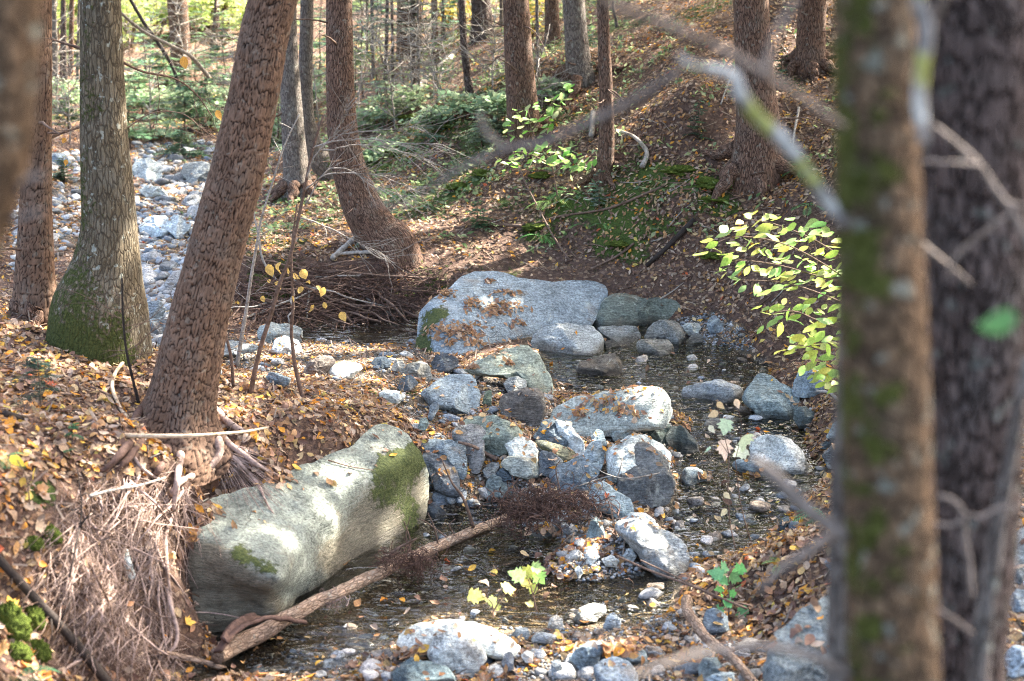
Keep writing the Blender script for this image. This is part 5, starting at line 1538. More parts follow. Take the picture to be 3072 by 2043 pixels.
# dark hollow rootstock between the roots
# hanging rootlets: the thickest as parts, the hair-fine rest as one fringe
fr = Acc(); fd_ = Acc(); nroot = 0
zone = [(150,1110),(300,1080),(430,1120),(440,1180),(385,1240),(400,1440),(470,1500),(440,1568),(230,1568),(170,1400),(110,1300)]
cnt = 0
while cnt < 820:
    u0 = rg.uniform(110, 470); v0 = rg.uniform(1085, 1500)
    if not in_poly(np.array([u0]), np.array([v0]), zone)[0]: continue
    cnt += 1
    ln = rg.uniform(40, 260) if rg.random() < .8 else rg.uniform(20, 70)
    ang = rg.normal() * .48 + (.12 if u0 < 300 else -.1) + (0 if rg.random() < .8 else rg.normal() * .9)
    q, L = root_path(u0, v0, u0 + ln * math.sin(ang), min(v0 + ln * math.cos(ang), 1575), 9, rg, .085, .006, .12)
    if q[:, 0].max() > 500: continue
    try: P = lay(q, L, [BV_T])
    except TypeError: continue
    if np.abs(np.diff(P[:, 1])).max() > .5: continue
    r0 = rg.choice([.0009, .0014, .002, .0035, .0065], p=[.32, .34, .2, .1, .04])
    P = smooth_path(P, 12)
    V, Fs, bk = tube(P, np.linspace(r0 * 1.15, r0 * .25, 12), 4 if r0 < .003 else 6, cap=False)
    if r0 > .0018:
        for m in range(rg.integers(1, 4)):
            i = rg.integers(3, 10); dv = nrm(nrm(P[i + 1] - P[i]) + rg.normal(size=3) * .6); l = rg.uniform(.03, .14); q3 = [P[i]]
            for s_ in range(5): dv = nrm(dv + rg.normal(size=3) * .25 - np.array([0, 0, .08])); q3.append(q3[-1] + dv * l / 5)
            V3, F3, b3 = tube(np.array(q3), np.linspace(r0 * .5, r0 * .12, 6), 3, cap=False); fr.add(V3, F3, bk=b3, moss=np.full(len(V3), -.8))
    if r0 > .003 and nroot < 90:
        nroot += 1
        part('rootlet', V, Fs, M_ROOT, LEAN, attrs={'bk': bk, 'moss': np.full(len(V), -.8)})
    else: (fr if rg.random() < .6 else fd_).add(V, Fs, bk=bk, moss=np.full(len(V), -.8))
# fine root fans spilling over the boulder
for k in range(190):
    s = rg.random()
    u0, v0 = (505 + rg.normal() * 12, 1035 + rg.normal() * 12) if s < .6 else (410 + rg.normal() * 25, 1130 + rg.normal() * 20)
    u1, v1 = (u0 + rg.uniform(10, 150), v0 + rg.uniform(30, 150)) if s < .6 else (u0 + rg.normal() * 45, v0 + rg.uniform(30, 160))
    q, L = root_path(u0, v0, u1, v1, 8, rg, .04, .01, .05)
    P = smooth_path(lay(q, L), 12)
    if np.abs(np.diff(P[:, 1])).max() > .3: continue
    r0 = rg.choice([.0011, .0018, .0028])
    V, Fs, bk = tube(P, np.linspace(r0, r0 * .4, 12), 4, cap=False); fr.add(V, Fs, bk=bk, moss=np.full(len(V), -.8))
V, Fs, A = fr.get()
part('root_fringe', V, Fs, M_ROOT, LEAN, kind='stuff', attrs=A)
V, Fs, A = fd_.get()
part('root_fringe', V, Fs, M_TWIG, LEAN, kind='stuff', attrs=A)

# sticks on the left bank
stick('pale_stick', [(10,958),(70,968),(150,985)], (12, 13), 'dark bark-covered butt of a stick on the left bank', M_BLACK, depth=[6.05, 5.98, 5.93]) if False else None
ps, psb = stick('pale_stick', [(225,999),(300,1003),(380,1004),(450,1003),(520,998),(570,993),(618,984)], (13, 5), 'long peeled pale stick lying across the foot of the leaning hemlock', M_WOOD, depth=[6.2, 6.13, 6.1, 6.1, 6.18, 6.3, 6.4], n=50)
d = ray(np.array([10, 80, 150, 232]) * QK, np.array([952, 972, 988, 1000]) * QK)
Pk = CAM + d * (np.array([6.0, 6.15, 6.2, 6.2]) / d[:, 1])[:, None]
b = smooth_path(np.hstack([Pk, np.array([.016, .014, .0125, .0118])[:, None]]), 24)
V, Fs, bk = tube(b[:, :3], b[:, 3], 8)
part('bark_sleeve', V, Fs, M_BLACK, ps, attrs={'bk': bk, 'moss': np.full(len(V), -.8)})
stick('black_stick', [(-20,1268),(25,1318),(75,1372),(130,1432),(190,1500),(262,1590)], (20, 23), 'thick black dead branch slanting down at the lower left corner', M_BLACK, lift=.06, n=50, seg=12, twigs=5)
stick('thin_branch', [(160,1330),(178,1240),(188,1180),(185,1130),(178,1080)], (5, 2), 'thin dark twig standing up from the black branch before the roots', M_BLACK, lift=.12, twigs=6, seed=8)
stick('grey_stick', [(205,1143),(260,1128),(320,1118),(380,1100)], (8, 5), 'grey stick among the roots below the leaning hemlock', M_TWIGG, lift=.06, seed=3)
stick('twisted_root', [(285,832),(265,860),(258,890),(268,920),(280,945),(293,962)], (9, 8), 'bleached twisted root left of the leaning hemlock', M_WOOD, lift=.05, seed=4)
stick('fallen_stick', [(0,840),(60,850),(140,868),(220,895),(290,930)], (5, 7), 'long thin stick lying on leaves left of the leaning hemlock', M_TWIG, lift=.012, seed=5)
stick('fallen_stick', [(320,880),(300,850),(330,835)], (9, 5), 'short broken stick behind the foot of the leaning hemlock', M_TWIG, lift=.03, seed=6)
stick('fallen_stick', [(300,800),(340,795),(372,782)], (10, 7), 'dead branch between the birch and the leaning hemlock', M_TWIG, lift=.04, seed=6, twigs=4)
stick('fallen_stick', [(360,1500),(420,1512),(470,1525),(520,1540)], (12, 14), 'brown stick in the dark gap below the front boulder', M_LOG, lift=.05, seed=7)
stick('bleached_root', [(330,1395),(380,1420),(460,1410),(540,1420),(620,1445)], (4, 2), 'thin bleached root running along the water below the front boulder', M_ROOT, lift=.06, seed=9)

# the fallen trunk across the near pool
LG = np.array([(505,1522,50),(560,1484,54),(620,1448,50),(690,1410,46),(770,1374,43),(850,1334,40),(920,1300,38),(985,1268,36),(1050,1240,34),(1110,1216,34),(1165,1196,40)])
ly = np.array([5.62, 5.78, 5.93, 6.08, 6.24, 6.45, 6.65, 6.85, 7.05, 7.22, 7.38])
d = ray(LG[:, 0] * QK, LG[:, 1] * QK); t = ly / d[:, 1]; P = CAM + d * t[:, None]
b = smooth_path(np.hstack([P, (LG[:, 2] * .76 * QK * t / F / 2)[:, None]]), 120)
b[:, :3] += np.stack([fbm(b[:, :3] * 3.2 + 4, 3, 41), fbm(b[:, :3] * 3.2 + 9, 3, 42), fbm(b[:, :3] * 3.2 + 14, 3, 43)], 1) * .03
th = np.linspace(0, 2 * np.pi, 28, endpoint=False)
RR = b[:, 3:4] * (1 + .3 * fbm(np.stack([np.repeat(b[:, :1], 28, 1) * 7, np.cos(th)[None] * np.ones((120, 1)), np.sin(th)[None] * np.ones((120, 1))], -1), 3, 4))
V, Fs, bk = tube(b[:, :3], RR, 28)
logr = empty('fallen_tree', P[0], 'fallen trunk with shaggy root clumps, lying across the near pool below the front boulder', 'fallen tree')
part('trunk', V, Fs, M_LOG, logr, attrs={'bk': bk, 'moss': -.75 + .3 * fbm(V * 5, 3, 2)})
rg = np.random.default_rng(17)
# torn bark strip at the butt
for pts in ([(500,1500),(530,1460),(580,1430),(640,1420),(700,1432)], [(515,1480),(545,1440),(590,1418)]):
    p = np.array(pts, float); yy_ = np.linspace(5.6, 5.98, len(p)); d = ray(p[:, 0] * QK, p[:, 1] * QK); Pp = CAM + d * (yy_ / d[:, 1])[:, None]
    bb = smooth_path(np.hstack([Pp, np.full((len(p), 1), .022)]), 30)
    V, Fs, bk = tube(bb[:, :3], bb[:, 3:4] * np.array([1.2, .8, .35, .3, .35, .8, 1.2, .8, .35, .3])[None], 10)
    part('bark_strip', V + fbm(V * 20, 2, 3)[:, None] * .012, Fs, M_ROOTD, logr, attrs={'bk': bk, 'moss': np.full(len(V), -.9)})


def root_clump(parent, center_q, y, size, n, seed, name='root_clump', mat=None, up=.5, r=(.0012, .0035)):
    rg = np.random.default_rng(seed); ac = Acc()
    d = ray(center_q[0] * QK, center_q[1] * QK); c = CAM + d * (y / d[1])
    for k in range(n):
        p0 = c + rg.normal(size=3) * np.array(size) * .45
        dv = nrm(rg.normal(size=3) * np.array([1.2, .8, .7]))
        q = [p0]
        for s in range(8):
            dv = nrm(dv + rg.normal(size=3) * .45 - (q[-1] - c) / np.array(size) * .35 + np.array([0, 0, -.05]))
            q.append(q[-1] + dv * rg.uniform(.02, .045) * (sum(size) / .9))
        V, Fs, bk = tube(smooth_path(np.array(q), 14), np.linspace(rg.uniform(*r), .0008, 14), 4, cap=False)
        ac.add(V, Fs, bk=bk, moss=np.full(len(V), -.9))
    V, Fs, A = ac.get()
    return part(name, V, Fs, mat or M_ROOTD, parent, kind='stuff' if n > 60 else None, attrs=A)


root_clump(logr, (1260, 1160), 7.02, (.34, .16, .12), 420, 1, r=(.0016, .004))
root_clump(logr, (1185, 1190), 7.1, (.12, .12, .12), 130, 5)
root_clump(logr, (955, 1295), 6.6, (.13, .1, .1), 190, 2)
root_clump(logr, (905, 1290), 6.5, (.1, .1, .08), 110, 3)
root_clump(logr, (760, 1385), 6.2, (.1, .06, .07), 60, 4, mat=M_ROOT)
for pts, w in (([(1090,1215),(1068,1150),(1040,1110),(1018,1060)], (9, 3)), ([(930,1290),(945,1250),(930,1200)], (7, 3)), ([(955,1290),(935,1235),(945,1190)], (5, 2)), ([(1010,1260),(1000,1215),(985,1180)], (5, 2)), ([(1040,1245),(985,1205),(965,1195)], (4, 2)),
               ([(1050,1238),(1035,1210),(1048,1195)], (4, 2)), ([(1145,1170),(1170,1130),(1195,1100)], (5, 2)), ([(1200,1210),(1240,1170),(1270,1130)], (9, 5)), ([(1290,1130),(1280,1080),(1290,1060)], (4, 2)), ([(900,1275),(925,1258),(960,1240)], (8, 4)), ([(1330,1130),(1390,1190),(1440,1240),(1480,1290)], (6, 3))):
    p = np.array(pts, float); y_ = np.interp(p[:1, 0], LG[:, 0], ly)[0] - .03; d = ray(p[:, 0] * QK, p[:, 1] * QK); tt = y_ / d[:, 1]; Pp = CAM + d * tt[:, None]
    bb = smooth_path(np.hstack([Pp, (np.linspace(w[0], w[1], len(p)) * QK * tt / F / 2)[:, None]]), 16)
    V, Fs, bk = tube(bb[:, :3], bb[:, 3], 6)
    part('branch', V, Fs, M_TWIG, logr, attrs={'bk': bk, 'moss': np.full(len(V), -.9)})

# the tangle of washed-out roots under the far bank
tg = empty('root_tangle', hitq(760, 740)[0], 'dark tangle of exposed roots hanging under the far bank behind the back pool', 'roots')
rg = np.random.default_rng(29); ac = Acc(); nb = 0
for k in range(800):
    u0 = rg.uniform(540, 1050); v0 = rg.uniform(612, 735)
    if v0 > 735 - (u0 - 900) * .7 and u0 > 900: continue
    big = rg.random() < .1
    ln = rg.uniform(40, 150) if not big else rg.uniform(120, 300)
    an = rg.choice([rg.normal() * .6, rg.normal() * .6 + math.pi, math.pi / 2 + rg.normal() * .9], p=[.25, .2, .55])
    q, L = root_path(u0, v0, u0 + ln * math.cos(an), np.clip(v0 + ln * math.sin(an) * .6, 590, 765), 8, rg, .13, .02, .2)
    if q[:, 0].min() < 500 or q[:, 0].max() > 1060: continue
    P = lay(q, L, [BV_T])
    if np.abs(np.diff(P[:, 1])).max() > .6: continue
    P = smooth_path(P, 14)
    r0 = rg.uniform(.006, .013) if big else rg.choice([.002, .003, .0045])
    V, Fs, bk = tube(P, np.linspace(r0, r0 * .5, 14), 5, cap=False)
    if big and nb < 60:
        nb += 1; part('root', V, Fs, M_TWIG if rg.random() < .8 else M_TWIGG, tg, attrs={'bk': bk, 'moss': np.full(len(V), -.8)})
    else: ac.add(V, Fs, bk=bk, moss=np.full(len(V), -.8))
V, Fs, A = ac.get()
part('rootlets', V, Fs, M_ROOTD, tg, kind='stuff', attrs=A)

# other fallen wood
stick('fallen_log', [(918,240),(960,205),(1000,168),(1048,122)], (20, 16), 'pale fallen log leaning on the slope below the thin dark trunk', M_TWIGG, lift=.12, n=40, seg=12, cat='log', seed=1)
stick('fallen_pole', [(276,28),(330,72),(400,108),(440,130),(480,176)], (7, 10), 'long pale fallen pole slanting between the birch and the leaning hemlock', M_TWIGG, depth=[14, 14.6, 15.4, 15.8, 16.5], n=50, cat='log', seed=2)
stick('fallen_pole', [(290,-20),(330,50),(365,100),(395,150),(415,205)], (9, 9), 'dark leaning dead stem crossing behind the pale fallen pole', M_BLACK, depth=[20, 20, 20, 20, 20], n=40, cat='log', seed=3)
stick('fallen_stick', [(1733,445),(1755,420),(1782,384)], (8, 12), 'white birch stick at the foot of the large hemlock on the right slope', M_TWIGG, lift=.03, seed=4)
stick('fallen_stick', [(1822,355),(1830,300),(1840,248)], (5, 6), 'thin white stick standing in debris right of the large hemlock', M_TWIGG, lift=.05, seed=5)
stick('fallen_stick', [(1488,612),(1530,575),(1570,535),(1600,505)], (9, 15), 'dark stick lying up the right slope below the moss', M_BLACK, lift=.03, seed=6)
stick('fallen_stick', [(1360,620),(1420,590),(1460,560)], (5, 6), 'short brown stick on the dark lower slope', M_TWIG, lift=.02, seed=7)
stick('fallen_stick', [(1190,530),(1280,500),(1400,480),(1500,440),(1620,390)], (4, 7), 'long thin stick lying along the middle of the slope', M_TWIG, lift=.015, seed=8)
stick('fallen_stick', [(1000,530),(1060,523),(1130,517),(1200,520)], (5, 8), 'stick lying level above the far bank', M_TWIG, lift=.02, seed=9)
stick('fallen_stick', [(765,588),(800,583),(850,581),(900,587)], (8, 10), 'grey plank-like stick at the foot of the curved hemlock', M_TWIGG, lift=.04, seed=10)
stick('fallen_stick', [(765,595),(790,572),(820,548)], (12, 14), 'short grey log end propped by the curved hemlock', M_TWIGG, lift=.05, seed=11)
stick('leaning_twig', [(1178,340),(1205,410),(1240,480),(1275,545),(1312,600)], (3, 5), 'long thin bare twig leaning down the middle of the slope', M_TWIG, lift=[.5, .35, .2, .1, .02], seed=12)
stick('dead_stump', [(1366,258),(1364,285),(1362,312)], (12, 14), 'short pale dead stub left of the slim brown trunk', M_TWIGG, lift=.08, seed=13, cat='stump')
stick('mossy_log', [(1420,300),(1455,312),(1478,332),(1490,355),(1478,385)], (7, 13), 'whitish lichened bent log right of the slim brown trunk', M_TWIGG, lift=.06, seed=14, cat='log', moss=-.2)
stick('fallen_stick', [(1660,240),(1672,205),(1690,160)], (4, 5), 'thin pale stick left of the large hemlock on the right slope', M_TWIGG, lift=.03, seed=15)
stick('curved_branch', [(2060*.7676,1799*.7676),(2063*.7676,1834*.7676),(2088*.7676,1872*.7676),(2118*.7676,1912*.7676),(2168*.7676,1952*.7676),(2212*.7676,1990*.7676),(2258*.7676,2045*.7676),(2290*.7676,2090*.7676)], (26, 21), 'curved brown branch arching over stones at the lower right', M_LOG, depth=[6.1, 5.9, 5.75, 5.6, 5.45, 5.3, 5.15, 5.0], n=50, seg=12, moss=-.35)
stick('thin_stick', [(1475,1290),(1560,1330),(1650,1375),(1730,1395)], (4, 5), 'upper of two thin bare sticks pointing at the maple seedling', M_TWIG, depth=[6.3, 6.15, 6.0, 5.9], n=24)
stick('thin_stick', [(1420,1280),(1500,1315),(1600,1352),(1720,1402)], (5, 6), 'lower of two thin bare sticks pointing at the maple seedling', M_TWIG, depth=[6.2, 6.1, 5.95, 5.85], n=24)
stick('thin_stick', [(1540,1085),(1450,1102),(1400,1098),(1330,1120)], (4, 3), 'thin grey stick at the foot of the dark peaked rock', M_TWIGG, lift=.05, seed=16, twigs=2)
stick('fallen_stick', [(1055,1018),(1090,1028),(1120,1045),(1145,1058)], (6, 11), 'short brown stick between the blue slab and the mossy boulder', M_TWIG, lift=.04, seed=17)
stick('fallen_stick', [(760,905),(800,893),(850,885)], (4, 6), 'short grey stick in the leaves right of the leaning hemlock', M_TWIGG, lift=.02, seed=18)
stick('fallen_stick', [(1880,900),(1910,905),(1935,925)], (6, 9), 'pale stick beside the mossy foreground trunk above the stream', M_TWIGG, lift=.04, seed=19)
stick('fallen_stick', [(870,1410),(930,1395),(985,1385)], (4, 6), 'dark stick lying in the near pool', M_BLACK, lift=.1, seed=20)
stick('fallen_stick', [(350,560),(385,580),(420,610)], (5, 7), 'curved stick in the far stream left of the leaning hemlock', M_TWIGG, lift=.03, seed=21)
stick('fallen_stick', [(640,445),(690,455),(735,480)], (9, 9), 'dark log end beside the pale grey trunk', M_TWIG, lift=.05, seed=22)
rg = np.random.default_rng(3)
SMALL = 0
for k in range(90):
    u0 = rg.uniform(820, 1880); v0 = rg.uniform(260, 720)
    if v0 > 590 and u0 < 1420: continue
    a = rg.uniform(-.9, .5); l = rg.uniform(25, 90)
    try: P = lay([(u0, v0), (u0 + l * .5 * math.cos(a), v0 + l * .5 * math.sin(a) + rg.normal() * 3), (u0 + l * math.cos(a), v0 + l * math.sin(a))], .012)
    except TypeError: continue
    if np.abs(np.diff(P[:, 1])).max() > 1: continue
    V, Fs, bk = tube(smooth_path(P, 8), np.linspace(rg.uniform(.004, .009), .003, 8), 5)
    single('twig', V, Fs, M_TWIG if rg.random() < .6 else M_TWIGG, 'small dead twig lying in the leaves of the slope', 'twig', 'dead twigs scattered on the slope', attrs={'bk': bk, 'moss': np.full(len(V), -.8)})
for k in range(45):
    u0 = rg.uniform(20, 900); v0 = rg.uniform(740, 1080)
    a = rg.uniform(-.5, .6); l = rg.uniform(30, 110)
    if u0 < 340 and v0 < 790: continue
    P = lay([(u0, v0), (u0 + l * .5 * math.cos(a), v0 + l * .5 * math.sin(a) + rg.normal() * 4), (u0 + l * math.cos(a), v0 + l * math.sin(a))], .012)
    if np.abs(np.diff(P[:, 1])).max() > 1: continue
    V, Fs, bk = tube(smooth_path(P, 8), np.linspace(rg.uniform(.0025, .006), .002, 8), 5)
    single('twig', V, Fs, M_TWIG if rg.random() < .6 else M_TWIGG, 'small dead twig lying in the leaves of the left bank', 'twig', 'dead twigs on the left bank', attrs={'bk': bk, 'moss': np.full(len(V), -.8)})
# ------------------------------------------------------------------ plants
def q2(crop, x, y):
    ox, oy = CROP[crop]
    return ((ox + x * .5) / QK, (oy + y * .5) / QK)


LEAFM = {}
def leaf_mesh(kind, curl, k=0):
    key = (kind, curl, k)
    if key not in LEAFM:
        v, f = leaf_shape(kind, curl)
        rg = np.random.default_rng(k + 5)
        v = v + np.stack([fbm(v * 2.5 + k * 3, 2, 3), v[:, 1] * 0, fbm(v * 2.2 + k * 7, 2, 4) * 1.2], 1) * .07
        LEAFM[key] = make_mesh('leaf', v, f, [M_GREENO])
    return LEAFM[key]


def put_leaf(parent, p, n, heading, size, col, kind='beech', curl=.25, k=0, label=None, name='leaf'):
    """n: normal; heading: direction of the tip"""
    n = nrm(np.array(n, float)); y = np.array(heading, float); y = nrm(y - n * y.dot(n)); x = np.cross(y, n)
    M = Matrix(((x[0], y[0], n[0], 0), (x[1], y[1], n[1], 0), (x[2], y[2], n[2], 0), (0, 0, 0, 1)))
    o = bpy.data.objects.new(name, leaf_mesh(kind, curl, k))
    o.matrix_world = Matrix.Translation(Vector((np.array(p) - root_of(parent)).tolist())) @ M @ Matrix.Scale(float(size), 4)
    o.color = (*[float(c) for c in col], 1)
    link(o, parent)
    if label: o['label'] = label
    return o


def stem(parent, pts_q, ys, w, mat=None, name='stem', n=20, seg=6, moss=-.8, jit=0, seed=1):
    p = np.array(pts_q, float); ys = np.broadcast_to(np.asarray(ys, float), (len(p),))
    if np.ndim(ys) and len(np.atleast_1d(ys)) != len(p): ys = np.linspace(ys[0], ys[-1], len(p))
    d = ray(p[:, 0] * QK, p[:, 1] * QK); t = ys / d[:, 1]; P = CAM + d * t[:, None]
    b = smooth_path(np.hstack([P, (np.linspace(w[0], w[1], len(p)) * QK * t / F / 2)[:, None]]), n)
    V, Fs, bk = tube(b[:, :3], b[:, 3], seg)
    part(name, V, Fs, mat or M_TWIG, parent, attrs={'bk': bk, 'moss': moss + .35 * fbm(V * 8, 3, seed)})
    return b


# thin saplings right of the leaning tree, some yellow leaves left on them
SAPS = [([(690,262),(655,335),(628,420),(603,500),(592,560),(578,640),(568,710),(556,780),(545,845)], (3, 11), 'pale mossy thin sapling nearest the leaning hemlock', M_TWIGG, -.1),
        ([(745,265),(720,345),(702,430),(686,510),(668,590),(645,650),(622,730),(600,800),(584,868),(577,910)], (6, 13), 'slanting olive-brown sapling with bare pale twigs before the curved hemlock', M_TWIG, -.35),
        ([(684,470),(673,560),(672,640),(675,700),(671,760),(674,800),(681,850),(698,918)], (4, 11), 'thin sapling with a sunlit bent foot and a few yellow leaves', M_TWIG, -.5),
        ([(503,690),(510,735),(522,779),(533,829),(537,888)], (4, 9), 'short dark thin stem right of the leaning hemlock', M_TWIG, -.8),
        ([(610,300),(588,400),(582,470),(595,540),(606,600),(640,650)], (3, 6), 'bleached bare sapling bending between the leaning hemlock and the pale grey trunk', M_TWIGG, -.8),
        ([(305,430),(309,520),(311,620),(318,700),(324,790)], (4, 9), 'thin bare stem with side twigs in front of the birch foot', M_TWIG, -.7),
        ([(281,640),(283,720),(290,800),(305,870),(320,930)], (4, 8), 'thin dark bare stem left of the leaning hemlock foot', M_BLACK, -.8)]
sap_roots = []
for k, (p, w, lab, mt, ms) in enumerate(SAPS):
    h = hitq(*p[-1]); y = h[0][1]
    r = empty('sapling', h[0], lab, 'sapling'); sap_roots.append((r, y))
    b = stem(r, p, y, w[0:2], mt, n=50, moss=ms, seed=k)
    rg = np.random.default_rng(60 + k)
    ac = Acc()
    nt = [14, 6, 10, 5, 16, 26, 14][k]
    for q in range(nt):
        i = rg.integers(2, 42)
        side = -1 if (k == 5 and rg.random() < .75) else rg.choice([-1, 1])
        dv = nrm(np.array([side * rg.uniform(.6, 1), rg.normal() * .35, rg.uniform(-.15, .55)]))
        l = rg.uniform(.08, .42)
        pts = [b[i, :3]]
        for s in range(7):
            dv = nrm(dv + rg.normal(size=3) * .13); pts.append(pts[-1] + dv * l / 7)
        V, Fs, bk = tube(np.array(pts), np.linspace(.0022, .0008, 8), 4); ac.add(V, Fs, bk=bk, moss=np.full(len(V), -.9))
        for m in (3, 5):
            d2 = nrm(dv + rg.normal(size=3) * .6); V, Fs, bk = tube(np.array([pts[m], pts[m] + d2 * l * .25, pts[m] + d2 * l * .45]), np.array([.0012, .001, .0006]), 3); ac.add(V, Fs, bk=bk, moss=np.full(len(V), -.9))
    V, Fs, A = ac.get(); part('twigs', V, Fs, M_TWIGG if k in (0, 4, 5) else M_TWIG, r, kind='stuff', attrs=A)
YL = [(670,643,30),(695,674,30),(729,668,26),(748,672,26),(725,714,28),(746,704,20),(785,731,30),(604,691,18),(633,660,26),(675,687,16),(618,622,30),(645,616,34),(664,624,26),(697,634,30),(712,655,20),(620,650,18)]
rg = np.random.default_rng(12)
r, y = sap_roots[2]
for k, (u, v, s) in enumerate(YL):
    p = CAM + ray(u * QK, (v - s * .4) * QK) * ((y + rg.normal() * .05) / ray(u * QK, v * QK)[1])
    put_leaf(r, p, (rg.normal() * 1.1, -1, .35 + rg.normal() * .7), (rg.normal() * .8, rg.normal() * .4, -1), s * rg.uniform(.7, 1.15) * QK * y / F, np.array((.6, .42, .13)) * rg.uniform(.7, 1.15), 'ovate', [.3, .9, -.7][k % 3], k % 5)
stem(r, [(672,620),(690,650),(720,668),(752,680)], y, (2, 1.2)); stem(r, [(672,690),(700,705),(740,715),(780,722)], y, (2, 1.2)); stem(r, [(672,640),(650,622),(612,612)], y, (2, 1.2))
for k, (u, v, s, lab) in enumerate([(422,140,24,0), (498,262,20,0), (200,372,10,0), (150,322,12,0), (152,372,12,0), (228,405,12,0)]):
    yb = 7.9; p = CAM + ray(u * QK, (v - s * .4) * QK) * (yb / ray(u * QK, v * QK)[1])
    put_leaf(B_, p, (rg.normal() * .5, -1, .3), (rg.normal() * .5, 0, -1), s * 1.3 * QK * yb / F, np.array((.62, .33, .07)) * rg.uniform(.8, 1.1), 'ovate', .35, k % 5, label='last orange leaf hanging from a bare twig')

# pale fan of bare twigs before the curved hemlock
r, y = sap_roots[1]
rg = np.random.default_rng(77); ac = Acc()
for base in ([(706,415),(735,350),(790,308),(860,298),(985,292)], [(735,350),(790,285),(812,240)], [(735,345),(830,328),(940,352),(1010,378)], [(702,470),(755,392),(815,394),(865,428),(970,452)], [(722,340),(770,330),(870,322),(990,330)], [(700,440),(760,400),(850,395),(990,440)], [(690,500),(760,520),(850,560),(915,590)]):
    p = np.array(base, float); d = ray(p[:, 0] * QK, p[:, 1] * QK); yv = np.linspace(y, y - .3, len(p)); P = CAM + d * (yv / d[:, 1])[:, None]
    b = smooth_path(P, 30); b = b + np.cumsum(rg.normal(size=b.shape) * .003, 0)
    V, Fs, bk = tube(b, np.linspace(.0045, .0012, 30), 5); ac.add(V, Fs, bk=bk, moss=np.full(len(V), -.9))
    for q in range(26):
        i = rg.integers(8, 29); dv = nrm(b[i] - b[i - 3]); dv = nrm(dv + np.array([rg.normal() * .3, rg.normal() * .4, rg.normal() * .4]))
        l = rg.uniform(.08, .34); pts = [b[i]]
        for s in range(6):
            dv = nrm(dv + rg.normal(size=3) * .14 + np.array([.02, 0, -.02])); pts.append(pts[-1] + dv * l / 6)
        V, Fs, bk = tube(np.array(pts), np.linspace(.0018, .0007, 7), 3); ac.add(V, Fs, bk=bk, moss=np.full(len(V), -.9))
V, Fs, A = ac.get(); part('twigs', V, Fs, M_TWIGG, r, kind='stuff', label='pale fan of bare twigs', attrs=A)


def leafy_plant(name, base_q, label, stems, leaves, y, col, kind='maple', size=None, yj=.1, cj=.2, wm=(4, 2), seed=1, face=(0, -.8, .7), cat='plant', tip=None, curl=.2, col2=None, hv=None):
    hb = hitq(*base_q)[0]
    r = empty(name, hb, label, cat)
    rg = np.random.default_rng(seed)
    for s in stems: stem(r, s, y, wm, M_TWIG, n=16, seg=5, seed=seed)
    for k, lf in enumerate(leaves):
        u, v, s = lf[:3]
        yy_ = y + rg.normal() * yj
        ax = rg.uniform(0, 6.28)
        hd = np.array(tip if tip is not None else (rg.normal(), rg.normal() * .4, rg.normal() * .5 - .2), float) + rg.normal(size=3) * .35
        n = np.array(face, float) + rg.normal(size=3) * .42
        n = nrm(n); h = nrm(hd - n * hd.dot(n))
        L = s * QK * yy_ / F
        p = CAM + ray(u * QK, v * QK) * (yy_ / ray(u * QK, v * QK)[1]) - h * L * .45
        c = np.array(col if col2 is None or rg.random() < .5 else col2) * rg.uniform(1 - cj, 1 + cj, 3) * rg.uniform(.8, 1.15)
        put_leaf(r, p, n, h, L, c, kind, curl * [.4, 1, 1.8, -.8, 1.3, .7][k % 6], k % 6)
    return r


# yellow-green sapling by the mossy foreground trunk
rg = np.random.default_rng(31)
SPOLY = [(1612,578),(1650,520),(1740,492),(1800,505),(1880,545),(1960,600),(1960,885),(1905,893),(1860,862),(1820,800),(1760,742),(1700,690),(1650,640)]
SB = [[(2010,690),(1900,610),(1800,560),(1690,545),(1625,575)], [(2010,640),(1880,555),(1780,515),(1720,505)], [(2010,730),(1900,680),(1800,650),(1700,645)], [(2010,780),(1900,745),(1820,715),(1750,735)], [(2010,840),(1930,820),(1870,800),(1810,790)], [(2010,880),(1950,872),(1900,865),(1860,860)], [(2010,660),(1900,640),(1790,610),(1690,600),(1660,625)]]
lv = []
for b in SB:
    bb = smooth_path(np.array(b, float), 200)
    m = 24 if len(b) > 4 else 20
    for k in range(1, m + 1):
        i = int(199 * (k / m)); 
        for sd in (-1, 1):
            du = rg.normal() * 10; lv.append((bb[i, 0] + du, bb[i, 1] + sd * rg.uniform(6, 26) + rg.normal() * 5, rg.uniform(24, 46)))
leafy_plant('leafy_sapling', (1990, 1050), 'sapling with layered yellow-green leaves beside the mossy foreground trunk', SB + [[(2010,640),(2014,760),(2016,900),(2005,1050)]], lv, 7.4, (.42, .5, .11), 'beech', yj=.16, seed=4, face=(-.1, -.25, .95), tip=(-1, -.6, -.4), cat='sapling', curl=.25, col2=(.34, .5, .15))
leafy_plant('leafy_sapling', (1885, 640), 'small green-leaved sapling high above the yellow-green one', [[(1885,640),(1880,590),(1872,530)]], [(1860,530,44),(1885,520,44),(1900,535,36),(1870,515,36)], 8.6, (.25, .42, .1), 'ovate', seed=5, face=(0, -.6, .8), cat='sapling')

